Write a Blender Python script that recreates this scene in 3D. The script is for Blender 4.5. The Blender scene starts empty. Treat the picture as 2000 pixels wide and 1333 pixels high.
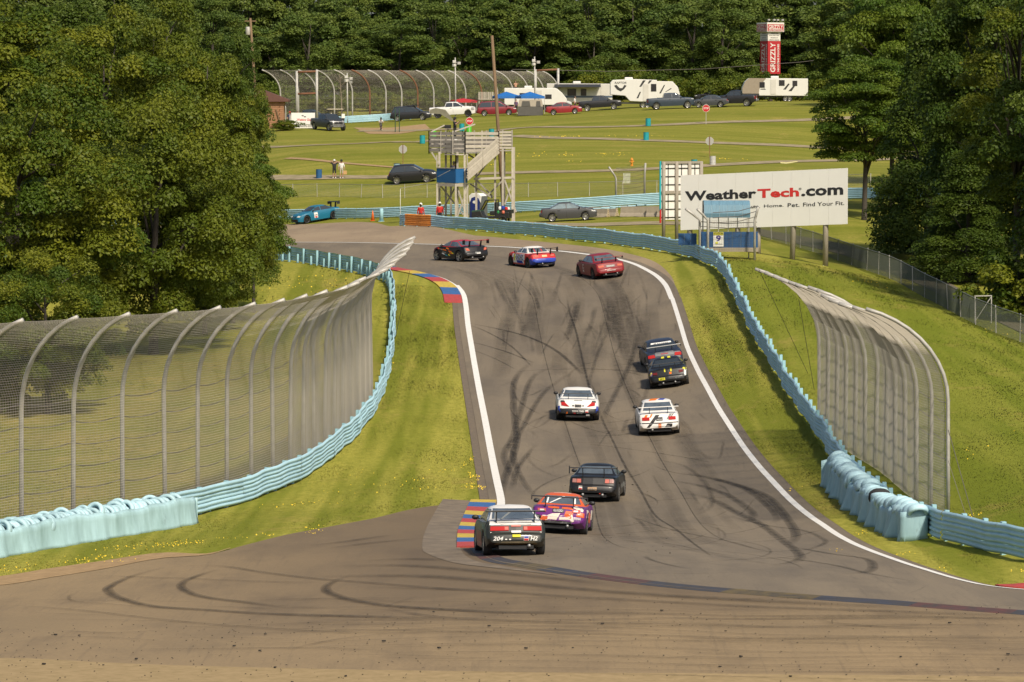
import bpy, bmesh, math, random
import numpy as np
from mathutils import Vector, Matrix
from mathutils.bvhtree import BVHTree
R = math.radians
random.seed(7); rng = np.random.default_rng(11)
S = bpy.context.scene
COL = S.collection

# ------------------------------------------------------------------ camera, sky, sun, exposure
FPX = 7500.0; HC = 14.0
PITCH = math.atan(436.5 / FPX)
cam_d = bpy.data.cameras.new('camera'); cam = bpy.data.objects.new('camera', cam_d); COL.objects.link(cam)
cam_d.sensor_width = 36.0; cam_d.lens = FPX / 2000.0 * 36.0
cam_d.clip_start = 1.0; cam_d.clip_end = 6000.0
cam.location = (0, 0, HC); cam.rotation_euler = (math.pi / 2 - PITCH, 0, 0)
S.camera = cam

SUN_EL, SUN_AZ = R(46), R(153)      # azimuth clockwise from +Y (the view direction): from the right, a little behind
sd = Vector((math.sin(SUN_AZ) * math.cos(SUN_EL), math.cos(SUN_AZ) * math.cos(SUN_EL), math.sin(SUN_EL)))
world = bpy.data.worlds.new('World'); S.world = world; world.use_nodes = True
wn = world.node_tree; wn.nodes.clear()
sky = wn.nodes.new('ShaderNodeTexSky'); sky.sky_type = 'NISHITA'; sky.sun_disc = False
sky.sun_elevation = SUN_EL; sky.sun_rotation = SUN_AZ
sky.dust_density = 3.0; sky.air_density = 1.0; sky.ozone_density = 1.0
bg = wn.nodes.new('ShaderNodeBackground'); bg.inputs[1].default_value = 0.095
wo = wn.nodes.new('ShaderNodeOutputWorld')
wn.links.new(sky.outputs[0], bg.inputs[0]); wn.links.new(bg.outputs[0], wo.inputs[0])
sun_d = bpy.data.lights.new('sun', 'SUN'); sun_d.energy = 4.0; sun_d.angle = R(5.0); sun_d.color = (1.0, 0.895, 0.73)
sun = bpy.data.objects.new('sun', sun_d); COL.objects.link(sun)
sun.rotation_euler = sd.to_track_quat('Z', 'Y').to_euler()
S.view_settings.view_transform = 'Standard'; S.view_settings.look = 'None'
S.view_settings.exposure = 0.18; S.view_settings.gamma = 1.0; S.view_settings.use_curve_mapping = False
S.cycles.max_bounces = 5; S.cycles.diffuse_bounces = 2; S.cycles.glossy_bounces = 2
S.cycles.transparent_max_bounces = 48; S.cycles.transmission_bounces = 3
S.cycles.caustics_reflective = False; S.cycles.caustics_refractive = False

# ------------------------------------------------------------------ measured pixel -> place
CF = np.array([0, math.cos(PITCH), -math.sin(PITCH)]); CU = np.array([0, math.sin(PITCH), math.cos(PITCH)])
CC = np.array([0, 0, HC])
def ray(px, py):
    return CF + np.array([1.0, 0, 0]) * ((px - 1000) / FPX) + CU * ((666.5 - py) / FPX)
def W(px, py, ppm):
    return CC + ray(px, py) * (FPX / ppm)

# ------------------------------------------------------------------ materials
MATS = {}
def _n(nt, t, **k):
    n = nt.nodes.new(t)
    for a, b in k.items(): setattr(n, a, b)
    return n
def mat(name, col, rough=0.6, metal=0.0, var=0.0, scale=4.0, col2=None, coat=0.0, bump=0.0, spec=0.5, stretch=None, rand=0.0, detail=4.0, scuff=None):
    """principled; var mixes towards col2 (or a darker col) by noise in object space"""
    if name in MATS: return MATS[name]
    m = bpy.data.materials.new(name); m.use_nodes = True; nt = m.node_tree
    b = nt.nodes['Principled BSDF']
    b.inputs['Base Color'].default_value = (*col, 1); b.inputs['Roughness'].default_value = rough
    b.inputs['Metallic'].default_value = metal; b.inputs['Specular IOR Level'].default_value = spec
    if coat: b.inputs['Coat Weight'].default_value = coat; b.inputs['Coat Roughness'].default_value = 0.12
    if var or bump or rand:
        tc = _n(nt, 'ShaderNodeTexCoord'); src = tc.outputs['Object']
        if stretch:
            mp = _n(nt, 'ShaderNodeMapping'); mp.inputs['Scale'].default_value = stretch
            nt.links.new(src, mp.inputs[0]); src = mp.outputs[0]
        no = _n(nt, 'ShaderNodeTexNoise'); no.inputs['Scale'].default_value = scale; no.inputs['Detail'].default_value = detail
        no.inputs['Roughness'].default_value = 0.6
        nt.links.new(src, no.inputs['Vector'])
        c2 = col2 or tuple(c * 0.45 for c in col)
        mx = _n(nt, 'ShaderNodeMix', data_type='RGBA')
        mr = _n(nt, 'ShaderNodeMapRange'); mr.inputs[1].default_value = 0.35; mr.inputs[2].default_value = 0.7; mr.inputs[4].default_value = var
        nt.links.new(no.outputs[0], mr.inputs[0]); nt.links.new(mr.outputs[0], mx.inputs[0])
        mx.inputs[6].default_value = (*col, 1); mx.inputs[7].default_value = (*c2, 1)
        out = mx.outputs[2]
        if scuff: out = mixc(nt, mul(nt, noise_mix(nt, tc.outputs['Object'], scuff[0], scuff[1], scuff[1] + 0.12, 7, (1, 1, 0.7), 0.7), scuff[2]), out, scuff[3])
        if rand:
            oi = _n(nt, 'ShaderNodeObjectInfo'); hs = _n(nt, 'ShaderNodeHueSaturation')
            r2 = _n(nt, 'ShaderNodeMapRange'); r2.inputs[3].default_value = 1 - rand; r2.inputs[4].default_value = 1 + rand
            nt.links.new(oi.outputs['Random'], r2.inputs[0]); nt.links.new(r2.outputs[0], hs.inputs['Value'])
            nt.links.new(out, hs.inputs['Color']); out = hs.outputs[0]
        nt.links.new(out, b.inputs['Base Color'])
        if bump:
            bp = _n(nt, 'ShaderNodeBump'); bp.inputs['Strength'].default_value = bump; bp.inputs['Distance'].default_value = 0.02
            nt.links.new(no.outputs[0], bp.inputs['Height']); nt.links.new(bp.outputs[0], b.inputs['Normal'])
    MATS[name] = m
    return m
def paint(name, col, rough=0.45, metal=0.0):
    return mat('paint_' + name, col, rough, metal, var=0.12, scale=1.7, coat=0.16)

def noise_mix(nt, src, scale, lo, hi, detail=5, stretch=None, rough=0.6):
    if stretch:
        mp = _n(nt, 'ShaderNodeMapping'); mp.inputs['Scale'].default_value = stretch; nt.links.new(src, mp.inputs[0]); src = mp.outputs[0]
    no = _n(nt, 'ShaderNodeTexNoise'); no.inputs['Scale'].default_value = scale; no.inputs['Detail'].default_value = detail
    no.inputs['Roughness'].default_value = rough
    nt.links.new(src, no.inputs['Vector'])
    mr = _n(nt, 'ShaderNodeMapRange'); mr.inputs[1].default_value = lo; mr.inputs[2].default_value = hi
    nt.links.new(no.outputs[0], mr.inputs[0]); return mr.outputs[0]
def mixc(nt, fac, a, b):
    mx = _n(nt, 'ShaderNodeMix', data_type='RGBA')
    if isinstance(fac, (int, float)): mx.inputs[0].default_value = fac
    else: nt.links.new(fac, mx.inputs[0])
    for s, c in ((6, a), (7, b)):
        if isinstance(c, tuple): mx.inputs[s].default_value = (*c, 1)
        else: nt.links.new(c, mx.inputs[s])
    return mx.outputs[2]
def mul(nt, a, k):
    n = _n(nt, 'ShaderNodeMath', operation='MULTIPLY'); nt.links.new(a, n.inputs[0])
    if isinstance(k, (int, float)): n.inputs[1].default_value = k
    else: nt.links.new(k, n.inputs[1])
    return n.outputs[0]
def new_mat(name, rough=0.9, spec=0.2):
    m = bpy.data.materials.new(name); m.use_nodes = True; nt = m.node_tree; b = nt.nodes['Principled BSDF']
    b.inputs['Roughness'].default_value = rough; b.inputs['Specular IOR Level'].default_value = spec
    tc = _n(nt, 'ShaderNodeTexCoord'); MATS[name] = m
    return m, nt, b, tc.outputs['Object']

def grass_colour(nt, o):
    G1 = (0.185, 0.200, 0.022); G2 = (0.365, 0.332, 0.060); DRY = (0.40, 0.29, 0.085); DK = (0.100, 0.128, 0.010)
    stripes = noise_mix(nt, o, 1.0, 0.42, 0.58, 2, (0.62, 0.022, 0.0))
    cn = mixc(nt, stripes, G1, G2)
    sp = _n(nt, 'ShaderNodeSeparateXYZ'); nt.links.new(o, sp.inputs[0])
    at = _n(nt, 'ShaderNodeAttribute'); at.attribute_name = 'lush'; cn = mixc(nt, mul(nt, at.outputs['Fac'], 0.62), cn, (0.135, 0.175, 0.012))      # lusher unmown bank on the right
    at2 = _n(nt, 'ShaderNodeAttribute'); at2.attribute_name = 'dull'; cn = mixc(nt, mul(nt, at2.outputs['Fac'], 0.75), cn, mixc(nt, noise_mix(nt, o, 0.3, 0.35, 0.7, 5), (0.150, 0.145, 0.030), (0.26, 0.185, 0.070)))      # trodden dry field on the left
    rows = noise_mix(nt, o, 1.0, 0.40, 0.62, 6, (0.010, 0.20, 0.0), 0.7)
    cf = mixc(nt, rows, (0.160, 0.172, 0.020), (0.300, 0.268, 0.052))
    rows2 = noise_mix(nt, o, 1.0, 0.50, 0.66, 6, (0.014, 1.3, 0.0), 0.7)
    cf = mixc(nt, mul(nt, rows2, 0.8), cf, (0.115, 0.135, 0.014))
    rows3 = noise_mix(nt, o, 1.0, 0.54, 0.70, 6, (0.05, 0.33, 0.0), 0.75)
    cf = mixc(nt, mul(nt, rows3, 0.6), cf, DRY)
    yb = _n(nt, 'ShaderNodeMapRange'); yb.inputs[1].default_value = 215; yb.inputs[2].default_value = 300; nt.links.new(sp.outputs[1], yb.inputs[0])
    c = mixc(nt, yb.outputs[0], cn, cf)
    patch = noise_mix(nt, o, 0.22, 0.555, 0.68, 8, (1.0, 0.5, 0.0), 0.78)
    c = mixc(nt, mul(nt, patch, 0.62), c, DRY)
    dark = noise_mix(nt, o, 0.16, 0.5, 0.75, 5, (1, 0.6, 0))
    c = mixc(nt, mul(nt, dark, 0.35), c, DK)
    return c
def grass_material():
    m, nt, b, o = new_mat('grass_ground', 0.95, 0.1)
    c = grass_colour(nt, o)
    fine = noise_mix(nt, o, 3.5, 0.40, 0.64, 9, (1.0, 0.45, 0.0), 0.85)
    c = mixc(nt, mul(nt, fine, 0.72), c, (0.125, 0.142, 0.012))
    nt.links.new(c, b.inputs['Base Color'])
    return m
def asphalt_material(name, base, light, dark, sx=1.0, rubber=None):
    m, nt, b, o = new_mat(name, 0.82, 0.3)
    c = mixc(nt, noise_mix(nt, o, 0.5, 0.38, 0.62, 5, (sx, 0.12, 0)), base, light)
    c = mixc(nt, mul(nt, noise_mix(nt, o, 0.25, 0.48, 0.7, 6, (1.0, 0.35, 0), 0.7), 0.7), c, dark)
    c = mixc(nt, mul(nt, noise_mix(nt, o, 14.0, 0.4, 0.7, 4), 0.35), c, dark)
    if rubber:      # rubbered-in belt beside the kerb, fading to bare sandy asphalt
        sp = _n(nt, 'ShaderNodeSeparateXYZ'); nt.links.new(o, sp.inputs[0]); ad = _n(nt, 'ShaderNodeMath', operation='MULTIPLY_ADD'); nt.links.new(noise_mix(nt, o, 0.35, 0.2, 0.8, 4, (0.5, 1, 0)), ad.inputs[0]); ad.inputs[1].default_value = 9.0; nt.links.new(sp.outputs[1], ad.inputs[2])
        r1 = _n(nt, 'ShaderNodeMapRange'); r1.inputs[1].default_value = rubber[0]; r1.inputs[2].default_value = rubber[1]; nt.links.new(ad.outputs[0], r1.inputs[0])
        r2 = _n(nt, 'ShaderNodeMapRange'); r2.inputs[1].default_value = -10.0; r2.inputs[2].default_value = -2.5; nt.links.new(sp.outputs[0], r2.inputs[0])
        c = mixc(nt, mul(nt, mul(nt, r1.outputs[0], r2.outputs[0]), 0.62), c, rubber[2])
    c = mixc(nt, mul(nt, noise_mix(nt, o, 2.2, 0.55, 0.72, 6, (2.5, 0.10, 0), 0.7), 0.5), c, dark)
    nt.links.new(c, b.inputs['Base Color'])
    bp = _n(nt, 'ShaderNodeBump'); bp.inputs['Strength'].default_value = 0.3; bp.inputs['Distance'].default_value = 0.01
    n2 = _n(nt, 'ShaderNodeTexNoise'); n2.inputs['Scale'].default_value = 40; nt.links.new(o, n2.inputs['Vector'])
    nt.links.new(n2.outputs[0], bp.inputs['Height']); nt.links.new(bp.outputs[0], b.inputs['Normal'])
    return m
def skid_material():
    m, nt, b, o = new_mat('rubber_mark', 0.8, 0.25)
    b.inputs['Base Color'].default_value = (0.020, 0.018, 0.017, 1)
    at = _n(nt, 'ShaderNodeAttribute'); at.attribute_name = 'fade'
    a = noise_mix(nt, o, 2.2, 0.10, 0.62, 6, (1.0, 0.6, 1), 0.75)
    nt.links.new(mul(nt, a, at.outputs['Fac']), b.inputs['Alpha'])
    return m

# ------------------------------------------------------------------ mesh builder
class MB:
    def __init__(s): s.v = []; s.f = []; s.m = []
    def add(s, vs, fs, mi=0):
        o = len(s.v); s.v.extend([tuple(map(float, p)) for p in vs]); s.f.extend([tuple(i + o for i in f) for f in fs]); s.m.extend([mi] * len(fs)); return s
    def box(s, c, d, mi=0, rz=0.0, M=None):
        x, y, z = d[0] / 2, d[1] / 2, d[2] / 2
        P = [(-x, -y, -z), (x, -y, -z), (x, y, -z), (-x, y, -z), (-x, -y, z), (x, -y, z), (x, y, z), (-x, y, z)]
        if rz:
            ca, sa = math.cos(rz), math.sin(rz); P = [(p[0] * ca - p[1] * sa, p[0] * sa + p[1] * ca, p[2]) for p in P]
        if M is not None: P = [tuple(M @ Vector(p)) for p in P]
        P = [(p[0] + c[0], p[1] + c[1], p[2] + c[2]) for p in P]
        return s.add(P, [(0, 3, 2, 1), (4, 5, 6, 7), (0, 1, 5, 4), (1, 2, 6, 5), (2, 3, 7, 6), (3, 0, 4, 7)], mi)
    def bar(s, p0, p1, w, h, mi=0, up=(0, 0, 1)):
        p0 = Vector(p0); p1 = Vector(p1); d = (p1 - p0).normalized(); u = Vector(up)
        if abs(d.dot(u)) > 0.98: u = Vector((0, 1, 0))
        a = d.cross(u).normalized() * (w / 2); b = a.cross(d).normalized() * (h / 2)
        P = [p0 - a - b, p0 + a - b, p0 + a + b, p0 - a + b, p1 - a - b, p1 + a - b, p1 + a + b, p1 - a + b]
        return s.add(P, [(0, 3, 2, 1), (4, 5, 6, 7), (0, 1, 5, 4), (1, 2, 6, 5), (2, 3, 7, 6), (3, 0, 4, 7)], mi)
    def tube(s, pts, r, n=6, mi=0, cap=True):
        pts = [Vector(p) for p in pts]; k = len(pts)
        if not hasattr(r, '__len__'): r = [r] * k
        vs = []; fs = []; pu = None
        for i, p in enumerate(pts):
            d = (pts[min(i + 1, k - 1)] - pts[max(i - 1, 0)]).normalized()
            if pu is None:
                pu = Vector((0, 0, 1)) if abs(d.z) < 0.9 else Vector((1, 0, 0))
            a = d.cross(pu)
            if a.length < 1e-6: a = d.orthogonal()
            a.normalize(); b = a.cross(d).normalized(); pu = b
            for j in range(n):
                t = 2 * math.pi * j / n; vs.append(p + (a * math.cos(t) + b * math.sin(t)) * r[i])
        for i in range(k - 1):
            for j in range(n):
                fs.append((i * n + j, i * n + (j + 1) % n, (i + 1) * n + (j + 1) % n, (i + 1) * n + j))
        if cap: fs.append(tuple(range(n - 1, -1, -1))); fs.append(tuple((k - 1) * n + j for j in range(n)))
        return s.add(vs, fs, mi)
    def lathe(s, prof, n=16, mi=0, M=None, closed=False):
        """prof [(r,z)] about z; M transforms"""
        vs = []; fs = []; k = len(prof)
        for (r_, z) in prof:
            for j in range(n):
                t = 2 * math.pi * j / n; p = Vector((r_ * math.cos(t), r_ * math.sin(t), z)); vs.append(M @ p if M else p)
        for i in range(k if closed else k - 1):
            i2 = (i + 1) % k
            for j in range(n): fs.append((i * n + j, i * n + (j + 1) % n, i2 * n + (j + 1) % n, i2 * n + j))
        if not closed:
            fs.append(tuple(range(n - 1, -1, -1))); fs.append(tuple((k - 1) * n + j for j in range(n)))
        return s.add(vs, fs, mi)
    def prism(s, poly, a, b, fn, mi=0):
        """2d poly extruded from a to b; fn(u,v,w)->xyz"""
        n = len(poly); vs = [fn(u, v, a) for u, v in poly] + [fn(u, v, b) for u, v in poly]
        fs = [tuple(range(n)), tuple(range(2 * n - 1, n - 1, -1))] + [(i, n + i, n + (i + 1) % n, (i + 1) % n) for i in range(n)]
        return s.add(vs, fs, mi)
    def grid(s, rows, mi=0):
        k = len(rows[0]); vs = [p for r_ in rows for p in r_]
        fs = [(i * k + j, i * k + j + 1, (i + 1) * k + j + 1, (i + 1) * k + j) for i in range(len(rows) - 1) for j in range(k - 1)]
        return s.add(vs, fs, mi)
    def mesh(s, name, mats, smooth=False, fix=True):
        me = bpy.data.meshes.new(name); me.from_pydata(s.v, [], s.f)
        if not isinstance(mats, (list, tuple)): mats = [mats]
        for m in mats: me.materials.append(m)
        if len(mats) > 1: me.polygons.foreach_set('material_index', s.m)
        if smooth: me.polygons.foreach_set('use_smooth', [True] * len(me.polygons))
        if fix:
            bm = bmesh.new(); bm.from_mesh(me); bmesh.ops.recalc_face_normals(bm, faces=bm.faces); bm.to_mesh(me); bm.free()
        return me
    def build(s, name, mats, parent=None, smooth=False, bevel=0.0, fix=True):
        return link(name, s.mesh(name, mats, smooth, fix), parent, bevel)
def link(name, me, parent=None, bevel=0.0):
    o = bpy.data.objects.new(name, me); COL.objects.link(o)
    if parent is not None: o.parent = parent
    if bevel:
        md = o.modifiers.new('bevel', 'BEVEL'); md.width = bevel; md.segments = 2; md.limit_method = 'ANGLE'
    return o
def tag(o, label, cat, group=None):
    o['label'] = label; o['category'] = cat
    if group: o['group'] = group
    return o
def kind(o, k): o['kind'] = k; return o
def thing(name, label, cat, loc=(0, 0, 0), rz=0.0, group=None):
    o = bpy.data.objects.new(name, None); COL.objects.link(o); o.empty_display_size = 0.2
    o.location = loc; o.rotation_euler = (0, 0, rz); return tag(o, label, cat, group)
def dup(root, label=None, loc=None, rz=None):
    def cp(o, par):
        c = o.copy(); COL.objects.link(c); c.parent = par
        for ch in [x for x in ALLCH.get(o.name, [])]: cp(ch, c)
        return c
    ALLCH = {}
    def reg(o):
        ALLCH[o.name] = list(o.children)
        for ch in o.children: reg(ch)
    reg(root)
    r = cp(root, None)
    if label: r['label'] = label
    if loc is not None: r.location = loc
    if rz is not None: r.rotation_euler = (0, 0, rz)
    return r
def smooth_path(pts, step):
    """Catmull-Rom resample (N,k) to even steps of the first two columns"""
    P = np.array(pts, float); P = np.vstack([2 * P[0] - P[1], P, 2 * P[-1] - P[-2]]); out = []
    for i in range(1, len(P) - 2):
        for t in np.linspace(0, 1, 24, endpoint=False):
            a, b, c, d = P[i - 1], P[i], P[i + 1], P[i + 2]
            out.append(0.5 * ((2 * b) + (-a + c) * t + (2 * a - 5 * b + 4 * c - d) * t * t + (-a + 3 * b - 3 * c + d) * t ** 3))
    out.append(P[-2]); Q = np.array(out)
    s = np.concatenate([[0], np.cumsum(np.hypot(np.diff(Q[:, 0]), np.diff(Q[:, 1])))])
    n = max(2, int(round(s[-1] / step)) + 1); t = np.linspace(0, s[-1], n)
    return np.stack([np.interp(t, s, Q[:, k]) for k in range(Q.shape[1])], 1)
def path_normals(P):
    T = np.gradient(P[:, :2], axis=0); T /= np.linalg.norm(T, axis=1)[:, None] + 1e-9
    return np.stack([T[:, 1], -T[:, 0]], 1)        # to the right of travel
def text_mesh(body, size=1.0, bold=0.0, align='CENTER', shear=0.0, spacing=1.0):
    cu = bpy.data.curves.new('t', 'FONT'); cu.body = body; cu.size = size; cu.offset = bold; cu.align_x = align; cu.align_y = 'CENTER'
    cu.shear = shear; cu.space_character = spacing; cu.resolution_u = 2
    o = bpy.data.objects.new('t', cu); COL.objects.link(o); bpy.context.view_layer.update()
    ev = o.evaluated_get(bpy.context.evaluated_depsgraph_get()); me = ev.to_mesh()
    vs = [tuple(v.co) for v in me.vertices]; fs = [tuple(p.vertices) for p in me.polygons]
    ev.to_mesh_clear(); bpy.data.objects.remove(o); bpy.data.curves.remove(cu)
    return vs, fs
def fit_text(body, w, h, **k):
    vs, fs = text_mesh(body, **k); A = np.array(vs)[:, :2]; mn = A.min(0); mx = A.max(0)
    A = (A - (mn + mx) / 2) / (mx - mn) * np.array([w, h]); return A, fs
def sign_text(name, body, w, h, place, m, parent, **k):
    """flat lettering: place(u,v)->local xyz"""
    A, fs = fit_text(body, w, h, **k); b = MB(); b.add([place(u, v) for u, v in A], fs)
    return b.build(name, m, parent, fix=False)
# ------------------------------------------------------------------ terrain from surveyed points
LEFT = [(2400,1222,86),(2000,1190,84),(1750,1175,82.6),(1500,1158,81),(1300,1142,79.3),(1150,1122,77),(1050,1105,74.5),(985,1092,72.3),(957,1072,68.5),(955,1040,63),(965,1005,57.5),(972,983,55.3),(962,930,51.5),(946,845,46.3),(931,765,42.3),(918,690,39),(910,640,37),(905,595,35.3),(900,575,34.6),(888,558,34),(862,546,33.3),(830,537,32.7),(795,530,32.2),(740,520,31.5),(650,507,30.6),(500,500,29.8),(250,495,29)]
RIGHT = [(2400,1185,77),(2000,1160,76),(1900,1143,75),(1800,1110,72),(1740,1090,69.3),(1690,1071,66.4),(1650,1052,63.6),(1615,1030,61),(1585,1008,59),(1550,980,56.3),(1515,945,53.2),(1490,918,51.2),(1455,875,48.4),(1405,798,44.4),(1370,735,41.4),(1345,680,39.1),(1330,632,37.2),(1316,588,35.6),(1300,556,34.4),(1270,531,33.3),(1220,511,32),(1150,499,31),(1050,489,30),(950,483,29.3),(800,478,28.7),(600,475,28.2),(350,475,28)]
MID = [(1008,1088,71),(1095,1047,61.5),(1165,983,55),(1128,823,45),(1287,851,46.4),(1305,758,42),(1120,650,37.5),(1100,600,35.5),(1180,545,33.5),(1045,526,32),(900,515,31.5)]
RAIL_R = [(2300,1165,76),(2000,1105,70.5),(1900,1082,67.7),(1825,1060,65),(1760,1032,62),(1700,987,58.2),(1640,925,53.6),(1605,865,49.8),(1560,800,46.2),(1500,700,41.8),(1450,610,37.9),(1420,550,35.6),(1400,522,34.4),(1350,504,32.6),(1290,491,31.4),(1200,477,30.2),(1100,467,29),(1000,457,28),(900,449,27),(780,442,26.2)]
RAIL_L = [(-250,1112,66.5),(-100,1090,64.5),(0,1074,63),(150,1050,61),(300,1026,59),(380,1011,57.6),(500,975,55),(600,932,52),(700,850,47),(742,785,43.9),(763,710,40.3),(769,640,37.4),(768,595,35.6),(765,565,34.6),(757,552,34.1),(742,544,33.7),(715,537,33.1),(680,529,32.5),(630,519,31.8),(580,512,31.2),(530,509,30.8),(460,506,30.3),(400,504,30),(250,500,29.6)]
RAIL_F = [(200,444,21.2),(380,437,21.4),(480,433,21.6),(600,429,22),(740,427,22.6),(900,421,23),(1050,414,23.4),(1180,405,23.6),(1300,398,23.7),(1500,393,23.9),(1660,390,24.3),(1800,388,24.6),(2000,386,25)]
EXTRA = [(-900,1450,104),(-300,1450,104),(1000,1450,104),(2300,1450,104),(2900,1450,104),(-300,1333,95),(0,1333,95),(1000,1333,95),(2000,1333,95),(2400,1333,95),
 (0,1220,80),(-300,1240,80),(500,1200,80),(0,1125,68.5),(400,1085,68),(700,1020,62),(850,995,58),(1500,1240,87),(1000,1200,84.5),(2000,1250,88),
 (210,800,45),(0,800,45),(-300,860,47),(400,700,40),(500,640,37),(620,590,34.8),(600,550,33),(300,560,33),(0,560,33),(0,900,51),(300,900,51),
 (500,460,26),(700,450,25),(900,440,25.2),(1150,445,26),(1250,440,26),
 (600,390,21),(900,385,21.8),(1290,382,22.4),(800,357,20.7),(655,349,20.4),(1260,320,20.3),(900,300,19.4),(600,300,19.2),(1260,275,18.6),(1265,247,17.7),(700,275,17.9),(900,250,17),(560,252,16.8),(640,255,16.8),(800,236,16.1),(950,228,16),(1100,222,16),(1300,212,16.2),(1480,207,16.2),(1590,205,16.2),(750,238,15),(1000,215,15),(1200,206,15),(1500,200,14.8),(560,245,15.2),(1000,200,13),(400,205,13),(1600,195,13),(0,205,13),(2000,195,13),
 (300,300,17.4),(0,320,18),(300,400,20.4),(0,420,20.9),(1700,300,18.5),(2000,310,19),(1900,410,25.5),(1690,440,27),(1600,420,26.5),(1750,435,26.5),
 (1840,540,32),(2000,600,35),(2000,672,40),(1900,632,37.8),(1800,580,34.5),(1700,533,31.5),(1652,515,30.5),(1570,487,28.7),(1490,466,27.3),
 (1550,518,33),(1610,527,33.2),(1400,490,31.5),(1480,495,31.5),(1330,485,31),(1700,700,43),(1900,740,45.5),(2000,850,53),(1850,860,54),(1960,1000,65),(2050,1040,69),
 (1640,845,49.2),(1720,925,55.2),(1800,975,59.4),(1852,1008,62)]
CP = np.array([W(*p) for p in LEFT + RIGHT + MID + RAIL_R + RAIL_L + RAIL_F + EXTRA])
KY = 0.4
def _tps_fit(P, lam):
    n = len(P); X = P[:, 0]; Y = P[:, 1] * KY
    d2 = (X[:, None] - X) ** 2 + (Y[:, None] - Y) ** 2
    K = 0.5 * d2 * np.log(d2 + 1e-9); K[np.arange(n), np.arange(n)] = lam
    A = np.zeros((n + 3, n + 3)); A[:n, :n] = K; A[:n, n] = 1; A[:n, n + 1] = X; A[:n, n + 2] = Y
    A[n:, :n] = A[:n, n:].T; b = np.zeros(n + 3); b[:n] = P[:, 2]
    return np.linalg.solve(A, b), X, Y
_tw, _tx, _ty = _tps_fit(CP, 6.0)
def gz(X, Y):
    X = np.asarray(X, float); Y = np.asarray(Y, float); sh = np.broadcast(X, Y).shape
    X = np.broadcast_to(X, sh).ravel(); Y = np.broadcast_to(Y, sh).ravel()
    Yc = np.clip(Y, 66, 590); lim = 0.152 * Yc + 4; Xc = np.clip(X, -lim, lim)
    out = np.empty(len(Xc)); n = len(_tx)
    for i in range(0, len(Xc), 20000):
        x = Xc[i:i + 20000]; y = Yc[i:i + 20000] * KY
        d2 = (x[:, None] - _tx) ** 2 + (y[:, None] - _ty) ** 2
        out[i:i + 20000] = (0.5 * d2 * np.log(d2 + 1e-9)) @ _tw[:n] + _tw[n] + _tw[n + 1] * x + _tw[n + 2] * y
    return out.reshape(sh)
def gz1(x, y): return float(gz(np.array([x]), np.array([y]))[0])
_D = np.concatenate([np.arange(62, 330, 0.5), np.arange(330, 900, 1.5)])
def G(px, py):
    """where the sight line through a measured point meets the ground"""
    r_ = ray(px, py); P = CC + r_[None] * _D[:, None]; h = P[:, 2] - gz(P[:, 0], P[:, 1])
    k = np.where(h <= 0)[0]
    if len(k) == 0: i = len(_D) - 1; return Vector(P[i])
    i = k[0]
    if i == 0: return Vector(P[0])
    t = h[i - 1] / (h[i - 1] - h[i]); d = _D[i - 1] + t * (_D[i] - _D[i - 1]); p = CC + r_ * d
    return Vector((p[0], p[1], gz1(p[0], p[1])))
def A(px, ppm):
    """ground point at a bearing and a distance"""
    d = FPX / ppm; x = (px - 1000) / ppm
    y = d * math.cos(PITCH)      # close enough: depth along the axis
    for _ in range(4):
        z = gz1(x, y) - HC; y = (d + z * math.sin(PITCH)) / math.cos(PITCH)
    return Vector((x, y, gz1(x, y)))
def to_xyz(pts):
    return np.array([tuple(A(p[0], p[2])) for p in pts])

def sheet(name, nx_lines, m, off):
    """conforming sheet: rows of (x,y) -> ground + off"""
    V = np.array(nx_lines); r_, c, _ = V.shape
    Z = gz(V[..., 0], V[..., 1]) + off
    vs = np.concatenate([V, Z[..., None]], 2).reshape(-1, 3)
    i = np.arange(r_ - 1)[:, None] * c + np.arange(c - 1)[None]
    F = np.stack([i, i + 1, i + c + 1, i + c], -1).reshape(-1, 4)
    me = bpy.data.meshes.new(name); me.from_pydata(vs.tolist(), [], F.tolist()); me.materials.append(m)
    me.polygons.foreach_set('use_smooth', [True] * len(me.polygons)); me.update()
    if me.polygons[0].normal.z < 0: me.flip_normals()
    o = bpy.data.objects.new(name, me); COL.objects.link(o); return o

gx = np.unique(np.concatenate([np.arange(-45, 50.1, 1.0), np.arange(-130, 130.1, 4.0), np.array([-2500, -1200, -600, -300, -200, 200, 300, 600, 1200, 2500.0])]))
gy = np.unique(np.concatenate([np.array([-600, -200, 0, 30.0, 50]), np.arange(60, 340, 1.0), np.arange(340, 620, 3.0), np.array([700, 900, 1300, 2000, 3500, 5000.0])]))
MAT_GRASS = grass_material()
GROUND = kind(sheet('ground', [[(x, y) for x in gx] for y in gy], MAT_GRASS, 0.0), 'structure')
def _rail_x(pts, Y, n):
    P = to_xyz(pts)[:n]; k = np.argsort(P[:, 1]); return np.interp(Y, P[k, 1], P[k, 0])
def zones(X, Y):
    lush = np.clip((X - _rail_x(RAIL_R, Y, 12)) / 1.2, 0, 1) * (Y < 225); dull = np.clip((_rail_x(RAIL_L, Y, 12) - X) / 1.2, 0, 1) * np.clip((196 - Y) / 10, 0, 1); return lush, dull
_co = np.empty(len(GROUND.data.vertices) * 3, np.float32); GROUND.data.vertices.foreach_get('co', _co); _co = _co.reshape(-1, 3)
for _nm, _z in zip(('lush', 'dull'), zones(_co[:, 0], _co[:, 1])): GROUND.data.attributes.new(_nm, 'FLOAT', 'POINT').data.foreach_set('value', _z.astype(np.float32))

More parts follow.
